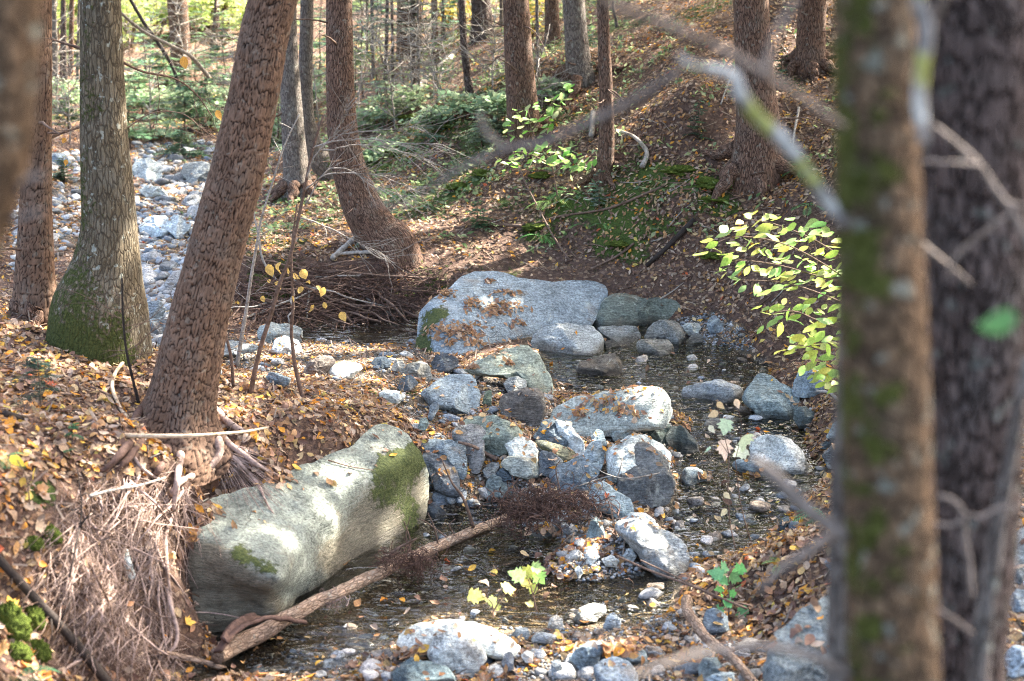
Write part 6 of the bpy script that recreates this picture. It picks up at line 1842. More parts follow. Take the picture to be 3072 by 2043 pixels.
# green beech saplings on the slope
for (bq, st, poly, n, lab, yy_, sd) in [((1240,345), [[(1240,345),(1225,300),(1215,250)], [(1225,300),(1270,240),(1310,200)]], [(1150,290),(1190,250),(1260,225),(1310,190),(1340,200),(1300,240),(1270,300),(1180,320)], 80, 'bright green young beech in front of the thick red-brown hemlock', None, 6),
                                      ((1285,460), [[(1285,460),(1275,400),(1262,330)], [(1275,400),(1320,360)], [(1272,380),(1200,350),(1150,375)]], [(1140,370),(1190,345),(1270,330),(1330,350),(1390,385),(1330,395),(1230,375),(1160,400)], 90, 'sunlit light green young beech in the middle of the slope', None, 7)]:
    yy_ = hitq(*bq)[0][1] - .1
    rg = np.random.default_rng(sd); pa = np.array(poly); lv = []
    while len(lv) < n:
        u = rg.uniform(pa[:, 0].min(), pa[:, 0].max()); v = rg.uniform(pa[:, 1].min(), pa[:, 1].max())
        if in_poly(np.array([u]), np.array([v]), poly)[0]: lv.append((u, v, rg.uniform(16, 27)))
    leafy_plant('leafy_sapling', bq, lab, st, lv, yy_, (.2, .42, .08), 'beech', yj=.25, seed=sd, face=(-.1, -.25, .95), tip=(-.6, -.6, -.35), cat='sapling', col2=(.4, .52, .2), wm=(4, 2.5))

# whitish leaves on two thin stems before the right pool
WL = [q2('B', *a) + (s,) for a, s in (((750,842), 42), ((742,978), 52), ((862,930), 52), ((842,1000), 40), ((648,980), 20))]
r = leafy_plant('pale_seedling', (1736, 1270), 'thin two-stemmed seedling with whitish leaves in front of the right pool', [[q2('D', 925, 795), q2('D', 880, 650), q2('D', 840, 480), q2('D', 812, 240)], [q2('D', 812, 770), q2('D', 780, 620), q2('D', 768, 420), q2('D', 775, 220)]], WL, 6.45, (.66, .7, .52), 'maple', seed=8, face=(.1, -.9, .45), tip=(0, 0, -1), curl=.12, wm=(3, 2), yj=.03)
stem(r, [q2('B', 775, 1010), q2('B', 722, 800), q2('B', 703, 690)], 6.45, (2, 1)); stem(r, [q2('B', 812, 1040), q2('B', 850, 850), q2('B', 814, 676)], 6.45, (2, 1)); stem(r, [q2('B', 770, 1240), q2('B', 745, 1240)], 6.45, (1.5, 1)); stem(r, [q2('B', 775, 1010), q2('B', 700, 900), q2('B', 648, 838)], 6.45, (1.5, 1))
for a, s, c in (((700,695), 24, (.6, .45, .25)), ((812,676), 26, (.62, .5, .36)), ((650,835), 24, (.66, .66, .52)), ((708,750), 28, (.6, .46, .28)), ((757,1332), 24, (.66, .58, .36)), ((742,1238), 22, (.62, .55, .36))):
    u, v = q2('B', *a); rg = np.random.default_rng(int(u)); p = CAM + ray(u * QK, v * QK) * (6.45 / ray(u * QK, v * QK)[1])
    put_leaf(r, p, (rg.normal() * .4, -1, .4), (rg.normal(), 0, -1), s * QK * 6.45 / F, c, 'ovate', .3, 2)

leafy_plant('maple_seedling', (1715, 1450), 'green maple seedling before the dark root hollow on the near right bank', [[q2('D', 770, 1230), q2('D', 775, 1080), q2('D', 770, 930), q2('D', 800, 880)], [q2('D', 775, 1000), q2('D', 830, 960)], [q2('D', 775, 1080), q2('D', 720, 1030)], [q2('D', 775, 1180), q2('D', 840, 1150)]],
            [q2('D', *a) + (s,) for a, s in (((695,920), 42), ((745,890), 36), ((832,903), 36), ((812,948), 34), ((735,968), 36), ((712,1020), 26), ((845,995), 30), ((745,1072), 40), ((715,1162), 40), ((846,1150), 38), ((765,1100), 28), ((790,1040), 24))],
            5.95, (.16, .42, .16), 'maple', seed=9, face=(0, -.55, .8), yj=.05, curl=.15)
leafy_plant('maple_seedling', (1225, 1370), 'light green and yellow seedling standing in the near pool', [[q2('C', 860, 1150), q2('C', 830, 1020), q2('C', 800, 930)], [q2('C', 840, 1050), q2('C', 880, 950)]],
            [q2('C', *a) + (s,) for a, s in (((740,932), 46), ((800,922), 40), ((865,893), 36), ((882,950), 40), ((796,986), 30), ((832,1014), 28))], 6.0, (.35, .5, .18), 'maple', seed=10, face=(0, -.5, .85), yj=.04, col2=(.6, .55, .16))
leafy_plant('maple_seedling', (1105, 1420), 'yellow-leaved seedling left of the light green one in the near pool', [[q2('C', 600, 1190), q2('C', 590, 1100), q2('C', 520, 1050)], [q2('C', 600, 1150), q2('C', 680, 1020)]],
            [q2('C', *a) + (s,) for a, s in (((500,1062), 46), ((587,1086), 30), ((616,1126), 24), ((697,1005), 42), ((816,1108), 22), ((676,1082), 14))], 5.85, (.62, .6, .2), 'maple', seed=11, face=(0, -.5, .85), yj=.04)
leafy_plant('seedling', (1920, 1060), 'green seedling leaves under the long white boulder', [], [q2('C', 620, 1415) + (44,), q2('C', 650, 1385) + (36,)], 5.2, (.12, .32, .1), 'maple', seed=12, face=(0, -.3, .95)) if False else None

# low plants on the left bank
leafy_plant('maple_seedling', (70, 1170), 'yellow-leaved seedling on the edge of the left bank', [[(70,1170),(60,1100),(40,1060)], [(62,1120),(80,1085)]], [(38,1062,44), (80,1090,34), (52,1110,26)], 5.35, (.5, .42, .06), 'ovate', seed=13, face=(0, -1, .3), tip=(0, 0, -1))


def conifer(name, base_q, label, hq, wq, seed, col=(.035, .085, .045), n=40, depth=None, group=None, near=False, droop=.25, top=.1, stemw=5, mat=None, up=0):
    """young hemlock: a stem with flat sprays of needles"""
    h = hitq(*base_q); y = depth or h[0][1]
    t = y / ray(base_q[0] * QK, base_q[1] * QK)[1]
    base = CAM + ray(base_q[0] * QK, base_q[1] * QK) * t
    Hm, Wm = hq * QK * t / F, wq * QK * t / F
    rg = np.random.default_rng(seed)
    r = empty(name, base, label, 'young tree', group)
    P = np.stack([base[0] + np.cumsum(rg.normal(size=10)) * Hm * .012, base[1] + np.cumsum(rg.normal(size=10)) * Hm * .012, np.linspace(base[2] - .05, base[2] + Hm, 10)], 1)
    V, Fs, bk = tube(P, np.linspace(stemw * QK * t / F / 2, .002, 10), 6)
    part('stem', V, Fs, M_TWIG, r, attrs={'bk': bk, 'moss': np.full(len(V), -.9)})
    A0, A1, W_, C_ = [], [], [], []
    for k in range(n):
        f = rg.uniform(top, 1) ** .8
        o = np.array([np.interp(f, np.linspace(0, 1, 10), P[:, j]) for j in range(3)])
        az = rg.uniform(0, 6.28); L = Wm * .5 * (1.12 - f * .85) * rg.uniform(.55, 1.1)
        dv = np.array([math.cos(az), math.sin(az), rg.uniform(-.1, .25)])
        m = 12 if near else 9
        pp = o.copy(); dcur = nrm(dv)
        cc = np.array(col) * rg.uniform(.6, 1.5) * np.array([rg.uniform(.85, 1.35), 1, rg.uniform(.8, 1.2)])
        for s in range(m):
            nx = pp + dcur * L / m
            A0.append(pp); A1.append(nx); W_.append(L * .018 + .002); C_.append(np.array((.06, .045, .03)))
            sd = nrm(np.cross(dcur, np.array([0, 0, 1.])))
            for sg in (-1, 1):
                ll = L * .42 * (1 - .75 * s / m) * rg.uniform(.7, 1.2)
                d2 = nrm(sd * sg + dcur * .75 + np.array([0, 0, -.12 + rg.normal() * .1]))
                if near:
                    mm = max(3, int(ll / .012))
                    for z in range(mm):
                        q = pp + d2 * ll * z / mm
                        for sg2 in (-1, 1):
                            d3 = nrm(np.cross(d2, np.array([0, 0, 1.])) * sg2 + d2 * .4 + rg.normal(size=3) * .1)
                            A0.append(q); A1.append(q + d3 * .013); W_.append(.0028); C_.append(cc * rg.uniform(.8, 1.2))
                else:
                    A0.append(pp); A1.append(pp + d2 * ll); W_.append(max(.02, ll * .3)); C_.append(cc * rg.uniform(.75, 1.25))
                    if ll > .08:
                        d3 = nrm(d2 + sd * sg * .5 + dcur * .5); q = pp + d2 * ll * .4
                        A0.append(q); A1.append(q + d3 * ll * .5); W_.append(.024); C_.append(cc * rg.uniform(.75, 1.25))
            pp = nx; dcur = nrm(dcur + np.array([rg.normal() * .06, rg.normal() * .06, -droop / m]))
    A0, A1, W_, C_ = np.array(A0), np.array(A1), np.array(W_), np.array(C_)
    dv = nrm(A1 - A0); sd = nrm(np.cross(dv, np.array([0, 0, 1.]) + rg.normal(size=A0.shape) * .35))
    md = (A0 + A1) / 2
    V = np.stack([A0, md + sd * W_[:, None] * .5, A1, md - sd * W_[:, None] * .5], 1).reshape(-1, 3)
    Fq = np.arange(len(V)).reshape(-1, 4)
    part('needles', V, Fq, mat or M_GREEN, r, kind='stuff', attrs={'Col': np.repeat(C_, 4, 0)}, smooth=False)
    return r


conifer('hemlock_seedling', (95, 945), 'dark green hemlock seedling on the left bank', 130, 230, 1, (.03, .075, .05), n=26, near=True, droop=.35, top=.25)
conifer('hemlock_seedling', (170, 1040), 'small light green hemlock sprig below the dark one', 70, 110, 2, (.08, .19, .08), n=9, near=True, depth=5.95)
conifer('hemlock_seedling', (1380, 480), 'pale lit hemlock seedling below the slim brown trunk', 90, 110, 3, (.16, .24, .17), n=26)
conifer('hemlock_seedling', (1610, 320), 'dark hemlock seedling left of the large hemlock', 90, 90, 4, (.04, .09, .05), n=26)
conifer('hemlock_seedling', (1100, 520), 'low green hemlock seedling above the far bank', 60, 130, 5, (.09, .17, .09), n=22)
conifer('hemlock_seedling', (1345, 175), 'dark hemlock sprays beside the mossy hollow-footed hemlock', 120, 130, 6, (.04, .1, .05), n=26)
conifer('hemlock_seedling', (1800, 200), 'hemlock seedling between the two trunks high on the right slope', 100, 90, 7, (.04, .11, .05), n=22)
HM = [(835,225,330,170,0),(880,180,300,200,0),(925,200,330,200,0),(965,190,300,190,0),(1000,260,170,150,1),(810,260,200,160,1),(890,300,150,190,1),(1110,345,90,190,1),(1150,320,80,120,1),(990,330,80,150,1),(740,215,250,150,2),(715,300,150,120,2),(870,110,200,160,2),(1020,120,200,140,2),(1050,90,160,120,2),
      (330,270,130,240,3),(420,300,140,260,3),(480,290,170,260,3),(380,230,160,220,3),(520,230,200,200,3),(450,190,160,200,3),(300,340,110,200,3),(420,360,60,220,3),(160,300,90,170,4),(150,420,60,120,4),(200,240,140,120,4),(590,170,200,130,3),(330,180,180,170,3),(560,300,120,110,3),(650,140,220,100,2),(700,90,200,110,2)]
HG = ['young hemlocks above the middle of the slope', 'low young hemlocks of the middle slope', 'young hemlocks behind the curved hemlock', 'young hemlocks over the far stream', 'young hemlocks left of the birch']
HL = ['feathery young hemlock with thin dark stem right of the curved hemlock', 'low pale green young hemlock on the sunlit middle slope', 'young hemlock showing behind the curved hemlock and the pale grey trunk', 'spreading young hemlock over the far stream between the birch and the leaning hemlock', 'young hemlock upstream left of the birch']
HC = [(.11, .165, .125), (.18, .26, .16), (.1, .2, .12), (.13, .22, .12), (.11, .17, .09)]
ORD = ['leftmost', 'second from left', 'third from left', 'fourth from left', 'fifth from left', 'sixth from left', 'seventh from left', 'eighth from left', 'ninth from left', 'tenth from left', 'eleventh from left', 'twelfth from left', 'thirteenth from left', 'fourteenth from left', 'fifteenth from left']
for k, (u, v, hq, wq, g) in enumerate(HM):
    HLk = '%s of the %s' % (ORD[sorted([a[0] + i * 1e-4 for i, a in enumerate(HM) if a[4] == g]).index(u + k * 1e-4)], HG[g])
    conifer('young_hemlock', (u, v), HLk, hq, wq, 200 + k, tuple(np.array(HC[g]) * np.random.default_rng(k).uniform(.7, 1.3)), n=38, group=HG[g], stemw=5, top=.15 if g != 0 else .3)


ORD2 = ['first', 'second', 'third', 'fourth', 'fifth', 'sixth', 'seventh', 'eighth', 'ninth', 'tenth', 'eleventh', 'twelfth', 'thirteenth', 'fourteenth', 'fifteenth', 'sixteenth', 'seventeenth', 'eighteenth']
def shrub(base_q, hq, wq, seed, col, n, label, group, ls=.07, depth=None, col2=None):
    h = hitq(*base_q); y = depth or h[0][1]; t = y / ray(base_q[0] * QK, base_q[1] * QK)[1]
    base = CAM + ray(base_q[0] * QK, base_q[1] * QK) * t; Hm, Wm = hq * QK * t / F, wq * QK * t / F
    rg = np.random.default_rng(seed); r = empty('understory_shrub', base, label, 'shrub', group)
    ac = Acc(); tips = []
    for s in range(9):
        az = rg.uniform(0, 6.28); d0 = np.array([math.cos(az) * .35 * Wm, math.sin(az) * .35 * Wm, Hm * rg.uniform(.6, 1)])
        P = np.stack([base + d0 * f + np.array([0, 0, -.05 if f == 0 else 0]) + rg.normal(size=3) * .03 * f for f in np.linspace(0, 1, 6)])
        V, Fs, bk = tube(P, np.linspace(.012, .003, 6), 4); ac.add(V, Fs, bk=bk, moss=np.full(len(V), -.9)); tips.append(P)
    V, Fs, A = ac.get(); part('stems', V, Fs, M_TWIG, r, kind='stuff', attrs=A)
    lvv, lff = np.array([[0, 0, 0], [-.3, .4, .06], [0, 1, 0], [.3, .4, .06]]), [np.array([[0, 3, 2, 1]])]
    layers = rg.uniform(.15, 1, 14)
    cen = np.stack([np.concatenate([base[:2] + rg.normal(size=2) * Wm * .24, [base[2] + f * Hm]]) for f in layers])
    k = rg.integers(14, size=n)
    P = cen[k] + rg.normal(size=(n, 3)) * np.array([Wm * .16, Wm * .16, Hm * .05])
    nn = nrm(np.array([0, -.2, 1.]) + rg.normal(size=(n, 3)) * .35)
    V, Fs = place(lvv, lff, P, frames_n(nn, rg.uniform(0, 6.28, n)), rg.uniform(.6, 1.3, n) * ls)
    c = np.where(rg.random((n, 1)) < .6, np.array(col)[None], np.array(col2 or col)[None]) * rg.uniform(.65, 1.35, (n, 1))
    part('leaves', V, Fs, M_GREEN, r, kind='stuff', attrs={'Col': np.repeat(c, 4, 0)}, smooth=False)


SH = [(330,75,140,130),(365,90,150,140),(440,85,140,120),(480,70,120,130),(525,60,120,130),(560,75,140,120),(590,110,140,110),(300,110,150,100),(415,40,100,160),(350,30,90,160),(500,20,80,160),(580,20,90,140),(160,60,120,110),(130,90,120,90),(185,130,140,80),(260,40,90,120)]
for k, (u, v, hq, wq) in enumerate(SH):
    left = u < 200
    shrub((u, v), hq, wq, 300 + k, (.52, .56, .2), 620, ORD[sorted([a[0] + i * 1e-4 for i, a in enumerate(SH) if (a[0] < 200) == left]).index(u + k * 1e-4)] + (' of the yellow-green shrubs upstream left of the birch' if left else ' of the bright yellow-green shrubs far upstream'),
          'sunlit shrubs upstream left of the birch' if left else 'sunlit shrubs far upstream', ls=.13, col2=(.34, .48, .16))
for k, (u, v, hq, wq) in enumerate([(1090,60,80,90),(1010,40,70,120),(1225,90,80,80),(1030,60,90,100)]):
    shrub((u, v), hq, wq, 340 + k, (.5, .36, .06), 130, 'thin shrub with yellow autumn leaves at the top of the slope', 'yellow autumn shrubs at the top of the slope', ls=.12, col2=(.3, .34, .07))


def fern(base_q, size, label, col, seed, nf=6, depth=None, lean=(0, 0)):
    h = hitq(*base_q); y = depth or h[0][1]; t = y / ray(base_q[0] * QK, base_q[1] * QK)[1]
    base = CAM + ray(base_q[0] * QK, base_q[1] * QK) * t; L = size * QK * t / F
    rg = np.random.default_rng(seed); r = empty('fern', base, label, 'fern')
    for k in range(nf):
        az = 6.28 * k / nf + rg.normal() * .3
        dv = nrm(np.array([math.cos(az) + lean[0], math.sin(az) * .8 + lean[1], 1.0 + rg.normal() * .2])); pts = [base.copy()]
        m = 16
        for s in range(m):
            dv = nrm(dv + np.array([math.cos(az) * .05, math.sin(az) * .05, -.11])); pts.append(pts[-1] + dv * L / m)
        pts = np.array(pts); V = []; Fq = []
        sdv = nrm(np.cross(nrm(pts[-1] - pts[0]), np.array([0, 0, 1.])))
        for s in range(2, m + 1):
            w = L * .3 * math.sin(math.pi * min(1, (m + 1.5 - s) / m) ** .8) * (1.0 if s > 3 else .6) * .8
            dd = nrm(pts[s] - pts[s - 1])
            for sg in (-1, 1):
                a = len(V); tipv = pts[s] + sdv * sg * w + dd * w * .35 - np.array([0, 0, w * .2])
                V += [pts[s] - dd * L * .008, (pts[s] + tipv) / 2 - dd * L * .022, tipv, (pts[s] + tipv) / 2 + dd * L * .026]; Fq.append([a, a + 1, a + 2, a + 3])
        rv, rf, _ = tube(pts, np.linspace(L * .009, L * .003, len(pts)), 3, cap=False)
        ac = Acc(); c = np.array(col) * rg.uniform(.75, 1.25)
        ac.add(np.array(V), np.array(Fq), Col=c); ac.add(rv, rf, Col=c * .8)
        V2, F2, A = ac.get(); part('frond', V2, F2, M_GREEN, r, attrs=A, smooth=False)


FERNS = [(30,1575,140,'dark green fern at the lower left corner',(.05,.16,.08)),(1905,1195,85,'green fern between the right pool and the mossy foreground trunk',(.09,.3,.13)),(1270,470,70,'light green fern in the middle of the slope',(.22,.36,.1)),(1245,548,55,'bright fern low on the slope above the far bank',(.14,.36,.1)),
         (1310,445,60,'fern beside the pale lit hemlock seedling',(.1,.25,.07)),(1395,520,45,'small fern left of the moss on the right slope',(.13,.27,.09)),(1345,520,40,'tiny fern on the lower middle slope',(.1,.26,.07)),(1855,390,60,'fern right of the large hemlock foot',(.1,.25,.09)),(1865,480,50,'fern beside the pale lichened branch',(.1,.25,.09)),
         (1795,1300,45,'small light fern on the leaves of the near right bank',(.26,.4,.15)),(945,335,60,'pale fern right of the curved hemlock',(.25,.38,.22)),(880,440,50,'light fern at the bend of the curved hemlock',(.25,.36,.18)),(1000,205,60,'fern clump behind the pale fallen log',(.16,.27,.1)),(1180,205,50,'fern left of the thick red-brown hemlock',(.18,.28,.12)),
         (10,1060,60,'green sprig at the left edge above the black branch',(.07,.2,.09))]
for k, (u, v, hq, wq) in enumerate([(300,230,60,120),(360,260,70,130),(430,250,60,140),(470,300,60,130),(540,240,70,120),(330,320,50,120),(590,260,80,110),(620,330,60,90),(150,250,60,90),(720,240,80,90),(840,300,50,110),(930,260,60,120),(1010,300,50,110),(1080,270,50,100),(870,360,40,110),(1150,270,50,90),(690,380,50,80),(1280,230,40,80)]):
    shrub((u, v), hq, wq, 360 + k, (.36, .44, .26), 460, ORD2[k] + ' of the low pale green shrubs of the middle distance', 'low pale green shrubs of the middle distance', ls=.085, col2=(.24, .36, .2))
# bare young trees with fine branches in the middle distance
for k, (u, v, h_) in enumerate([(300,200,230),(345,300,280),(440,220,260),(500,180,230),(545,300,240),(600,220,250),(640,330,260),(735,300,290),(830,280,260),(870,230,250),(915,300,220),(950,240,260),(1000,180,240),(1030,250,200),(1130,210,210),(1250,250,150),(130,260,260),(160,330,200)]):
    hb = hitq(u, v)[0]; y = hb[1]; r = empty('bare_sapling', hb, ORD2[k] + ' of the thin bare saplings of the middle distance', 'sapling', 'thin bare saplings of the middle distance')
    rg = np.random.default_rng(700 + k); Hm = h_ * QK * y / F; ac = Acc()
    ln = rg.normal(size=2) * .12
    P = np.stack([hb[0] + ln[0] * np.linspace(0, 1, 12) * Hm + np.cumsum(rg.normal(size=12)) * .01, hb[1] + ln[1] * np.linspace(0, 1, 12) * Hm, hb[2] - .05 + np.linspace(0, 1, 12) * Hm], 1)
    V, Fs, bk = tube(P, np.linspace(.011, .003, 12), 5); part('stem', V, Fs, M_TWIGG if k % 3 else M_TWIG, r, attrs={'bk': bk, 'moss': np.full(len(V), -.8)})
    for q in range(44):
        i = rg.integers(2, 11); az = rg.uniform(0, 6.28); dv = nrm(np.array([math.cos(az), math.sin(az), rg.uniform(.0, .7)])); l = rg.uniform(.2, .7); pts_ = [P[i]]
        for s_ in range(6): dv = nrm(dv + rg.normal(size=3) * .16); pts_.append(pts_[-1] + dv * l / 6)
        V, Fs, bk = tube(np.array(pts_), np.linspace(.0065, .003, 7), 3, cap=False); ac.add(V, Fs, bk=bk, moss=np.full(len(V), -.9))
        for m in (2, 4):
            d2 = nrm(dv + rg.normal(size=3) * .7); V, Fs, bk = tube(np.array([pts_[m], pts_[m] + d2 * l * .25, pts_[m] + d2 * l * .5]), np.array([.003, .002, .0015]), 3, cap=False); ac.add(V, Fs, bk=bk, moss=np.full(len(V), -.9))
    V, Fs, A = ac.get(); part('twigs', V, Fs, M_TWIGG, r, kind='stuff', attrs=A)
for k, (u, v, s, lab, c) in enumerate(FERNS): fern((u, v), s, lab, c, 400 + k, nf=6 if s > 45 else 4)


def cushion(u, v, w, h, label, seed, group=None, depth=None):
    hh = hitq(u, v); t = hh[3]; c = hh[0]; W2, H2 = w * QK * t / F / 2, h * QK * t / F / 2 * (1 if u < 200 else .42)
    rg = np.random.default_rng(seed); n = 46
    th = np.linspace(0, 2 * np.pi, n, endpoint=False); ph = np.linspace(.02, np.pi * .62, 24)
    D = np.stack([np.sin(ph)[:, None] * np.cos(th)[None], np.sin(ph)[:, None] * np.sin(th)[None], np.cos(ph)[:, None] * np.ones((1, n))], -1).reshape(-1, 3)
    rr = 1 + (.25 if u < 200 else .75) * fbm(D * 1.9 + seed, 3, seed) + .16 * fbm(D * 9, 2, 4) + .07 * rg.normal(size=len(D))
    V = c + D * rr[:, None] * np.array([W2, W2 * .8, H2])
    i = np.arange(23)[:, None] * n; j = np.arange(n)[None]; j2 = (j + 1) % n
    Fq = np.stack([i + j, i + n + j, i + n + j2, i + j2], -1).reshape(-1, 4)
    single('moss_cushion', V, Fq, M_MOSS, label, 'moss', group)


for k, (u, v, w, h, lab) in enumerate([(25,1450,80,120,'big bright moss cushion at the lower left edge'),(78,1432,52,80,'round bright moss cushion right of the big one at the lower left'),(85,1510,60,70,'bright moss cushion just above the dark fern at the lower left'),(40,1510,60,60,'moss cushion between the others above the dark fern'),
                                        (120,1240,40,60,'yellow-green moss patch on the cut of the left bank'),(75,1255,50,40,'low moss patch left of the yellow-green one on the bank cut'),(1566,395,70,50,'green moss hump left of the large hemlock on the right slope'),(1655,425,90,60,'green moss hump at the foot of the large hemlock'),(1640,460,60,34,'low moss hump below the one at the large hemlock foot'),
                                        (1115,400,50,40,'moss hump on the slope left of the sunlit young beech'),(1250,405,60,40,'moss hump under the sunlit young beech'),(1060,430,60,34,'moss hump low on the slope left of the long bare twig'),(1235,525,60,36,'dark moss hump above the far bank'),(1640,590,50,34,'moss hump above the yellow-green sapling'),(1430,560,60,26,'low moss patch on the dark lower slope'),(950,270,60,26,'sunlit moss hump above the bare twig fan'),(1040,290,50,24,'sunlit moss hump left of the thin dark trunk foot')]):
    cushion(u, v, w, h, lab, 500 + k)
# ------------------------------------------------------------------ fallen leaves
PALB = np.array([(.38, .2, .09), (.46, .28, .14), (.56, .4, .26), (.3, .15, .085), (.2, .1, .065), (.46, .23, .07), (.58, .4, .17), (.42, .3, .21)])   # beech tans and browns
PALO = np.array([(.54, .25, .06), (.6, .3, .06), (.46, .2, .07), (.64, .4, .1), (.4, .2, .1), (.58, .4, .24), (.3, .16, .1), (.5, .34, .22)])      # fresh orange maple
pts, nor, siz, col, zone = [], [], [], [], []
DOWN = Vector((0, 0, -1))
CLUST = [((320,210), (60,45)), ((650,285), (130,50)), ((600,310), (80,40)), ((300,430), (90,45)), ((740,380), (60,22)), ((585,130), (50,18)), ((470,260), (50,50)), ((500,500), (80,22)), ((345,500), (40,28)), ((430,430), (120,60)), ((680,200), (90,22)),
         ((590,560), (90,30)), ((690,620), (40,25)), ((760,500), (60,20)), ((470,640), (60,20))]
CL2 = [('A', (1250,850), (120,30), 40), ('A', (1120,920), (80,30), 36), ('B', (100,740), (80,30), 30), ('B', (150,640), (120,30), 10), ('B', (190,770), (40,30), 14), ('C', (1300,1370), (60,40), 16), ('C', (1420,1380), (80,40), 26), ('C', (910,660), (60,20), 12), ('B', (870,1130), (80,14), 22), ('B', (640,1140), (60,14), 14), ('E', (180,860), (70,50), 26), ('E', (280,700), (110,30), 16), ('E', (750,520), (60,50), 14), ('E', (640,380), (80,50), 16), ('C', (60,1400), (60,40), 24), ('C', (560,1530), (90,40), 36), ('C', (140,1390), (40,20), 12)]


def add_leaf(p, n, s, c, z):
    pts.append(p); nor.append(n); siz.append(s); col.append(c); zone.append(z)


def cast_down(x, y, z0=6.0):
    o = Vector((x, y, z0)); a = BV_T.ray_cast(o, DOWN); b = BV_R.ray_cast(o, DOWN)
    if b[0] is not None and (a[0] is None or b[0].z > a[0].z): return np.array(b[0]), np.array(b[1]), ROCK_ID[b[2]]
    if a[0] is None: return None
    return np.array(a[0]), np.array(a[1]), -1


N = 250000
ys = RNG.uniform(4.6, 25, N) ; ys[:N // 2] = RNG.uniform(8, 16, N // 2); ys[:N // 5] = RNG.uniform(4.8, 9, N // 5); xs = RNG.uniform(-.52, .52, N) * ys
zz = terrain_z(xs, ys); P0 = np.stack([xs, ys, zz], 1)
lu, lv_, _ = proj_q(P0)
dn = fbm(P0 * 1.7, 3, 91); dn2 = fbm(P0 * 4.5, 3, 92)
inb = in_poly(lu, lv_, BAR); ins = in_poly(lu, lv_, SHORE); inf = in_poly(lu, lv_, FARST) | in_poly(lu, lv_, FARST2)
bank = (lu < 960) & (lv_ > 700) & ~inb & (ys < 9.2)
face = in_poly(lu, lv_, [(100,1110),(440,1090),(470,1560),(100,1560)])
tang = in_poly(lu, lv_, [(540,600),(1060,600),(1000,780),(540,770)])
wl = zz < water_z(xs, ys) - .005
prob = np.clip(.45 + dn * .9 + dn2 * .5, .04, 1)
prob = np.where(inb, np.clip(.6 + dn2 * 1.6, .12, 1), prob)
prob = np.where(inf, np.clip(.2 + dn2 * .8, .02, .6), prob)
prob = np.where(ins, np.clip(.3 + dn2 * 1.2, .04, .9), prob)
prob = np.where(bank, np.clip(.85 + dn2 * .5, .35, 1), prob)
prob = np.where(face, .1, prob); prob = np.where(tang, .12, prob)
prob = np.where(wl & (ys < 24), .015, prob)
low = (~bank) & (~inb) & (lv_ > 520) & (lv_ < 700) & (lu > 950)
prob = np.where(low, prob * .75, prob)
prob = np.where((~bank) & (~inb) & (lv_ < 600), np.clip(prob + .25, 0, 1), prob)
ok = RNG.random(N) < prob
for x, y, u, v, b_, br, w_, f_ in zip(xs[ok], ys[ok], lu[ok], lv_[ok], inb[ok] | ins[ok], bank[ok], wl[ok], inf[ok]):
    if u < -120 or u > 2480: continue
    r = cast_down(x, y)
    if r is None: continue
    p, n, rid = r
    if rid >= 0:
        if rid == 1 or n[2] < .62 or RNG.random() > (.16 if rid else .02): continue
    if w_ and rid < 0: p = np.array([x, y, float(water_z(x, y)) + .006]); n = np.array([0, 0, 1.])
    if b_: c = PALO[RNG.integers(8)] if RNG.random() < .6 else PALB[RNG.integers(8)]; s = .022 + .036 * RNG.random() ** 1.4
    elif br: c = PALO[RNG.integers(8)] if RNG.random() < .25 else PALB[RNG.integers(8)]; s = .02 + .044 * RNG.random() ** 1.6
    else: c = PALB[RNG.integers(8)] if RNG.random() < .88 else PALO[RNG.integers(8)]; s = RNG.uniform(.028, .062)
    if f_: s *= 1.2
    add_leaf(p, n, s, c * RNG.uniform(.5, 1.2), 'bar' if b_ else ('bank' if br else 'slope'))
for (cx_, cy_), (rx, ry) in CLUST:
    for k in range(int(rx * ry / 75)):
        u = 1180 + (cx_ + RNG.normal() * rx * .5) / 2; v = 780 + (cy_ + RNG.normal() * ry * .5) / 2
        h = hit(u, v, [BV_R])
        if h is None: continue
        add_leaf(h[0], h[1], RNG.uniform(.04, .065), PALB[[0, 1, 2, 3, 5, 0, 5][RNG.integers(7)]] * RNG.uniform(.8, 1.2), 'rock')
for cr, (cx_, cy_), (rx, ry), n in CL2:
    for k in range(n):
        u = CROP[cr][0] + (cx_ + RNG.normal() * rx * .55) / 2; v = CROP[cr][1] + (cy_ + RNG.normal() * ry * .55) / 2
        h = hit(u, v, ALLBV)
        if h is None: continue
        add_leaf(h[0], h[1], RNG.uniform(.035, .065), (PALO if RNG.random() < .6 else PALB)[RNG.integers(8)] * RNG.uniform(.8, 1.2), 'bar')
zone = np.array(zone)
hot = RNG.random(len(pts)) < .1
pts, nor, siz, col = np.array(pts), np.array(nor), np.array(siz), np.array(col)
col = col * .74 + .26 * col.mean(1, keepdims=True) * np.array([1.1, .97, .92])
hz = np.array([z != 'rock' for z in zone]) & hot
col[hz] = np.array([(.66, .3, .04), (.7, .42, .08), (.6, .24, .04), (.62, .48, .12), (.5, .12, .05)])[RNG.choice(5, hz.sum(), p=[.35, .25, .2, .14, .06])] * RNG.uniform(.8, 1.1, (hz.sum(), 1))
nl = len(pts); print('leaves', nl)
curlk = RNG.integers(6, size=nl); head = RNG.uniform(0, 6.28, nl)
nn = nrm(nor + RNG.normal(size=(nl, 3)) * np.where(zone == 'slope', .38, .45)[:, None])
pos = pts + nn * (siz * RNG.uniform(.08, .28, nl))[:, None]
lu, lv_, ld = proj_q(pos)
app = siz / ld
vis = (lu > 0) & (lu < 1900) & (lv_ > 0) & (lv_ < 1560)
sc_ = np.where(vis, app * RNG.uniform(.8, 1.2, nl), 0)
big = np.zeros(nl, bool); big[np.argsort(-sc_)[:290]] = True
SHP = []
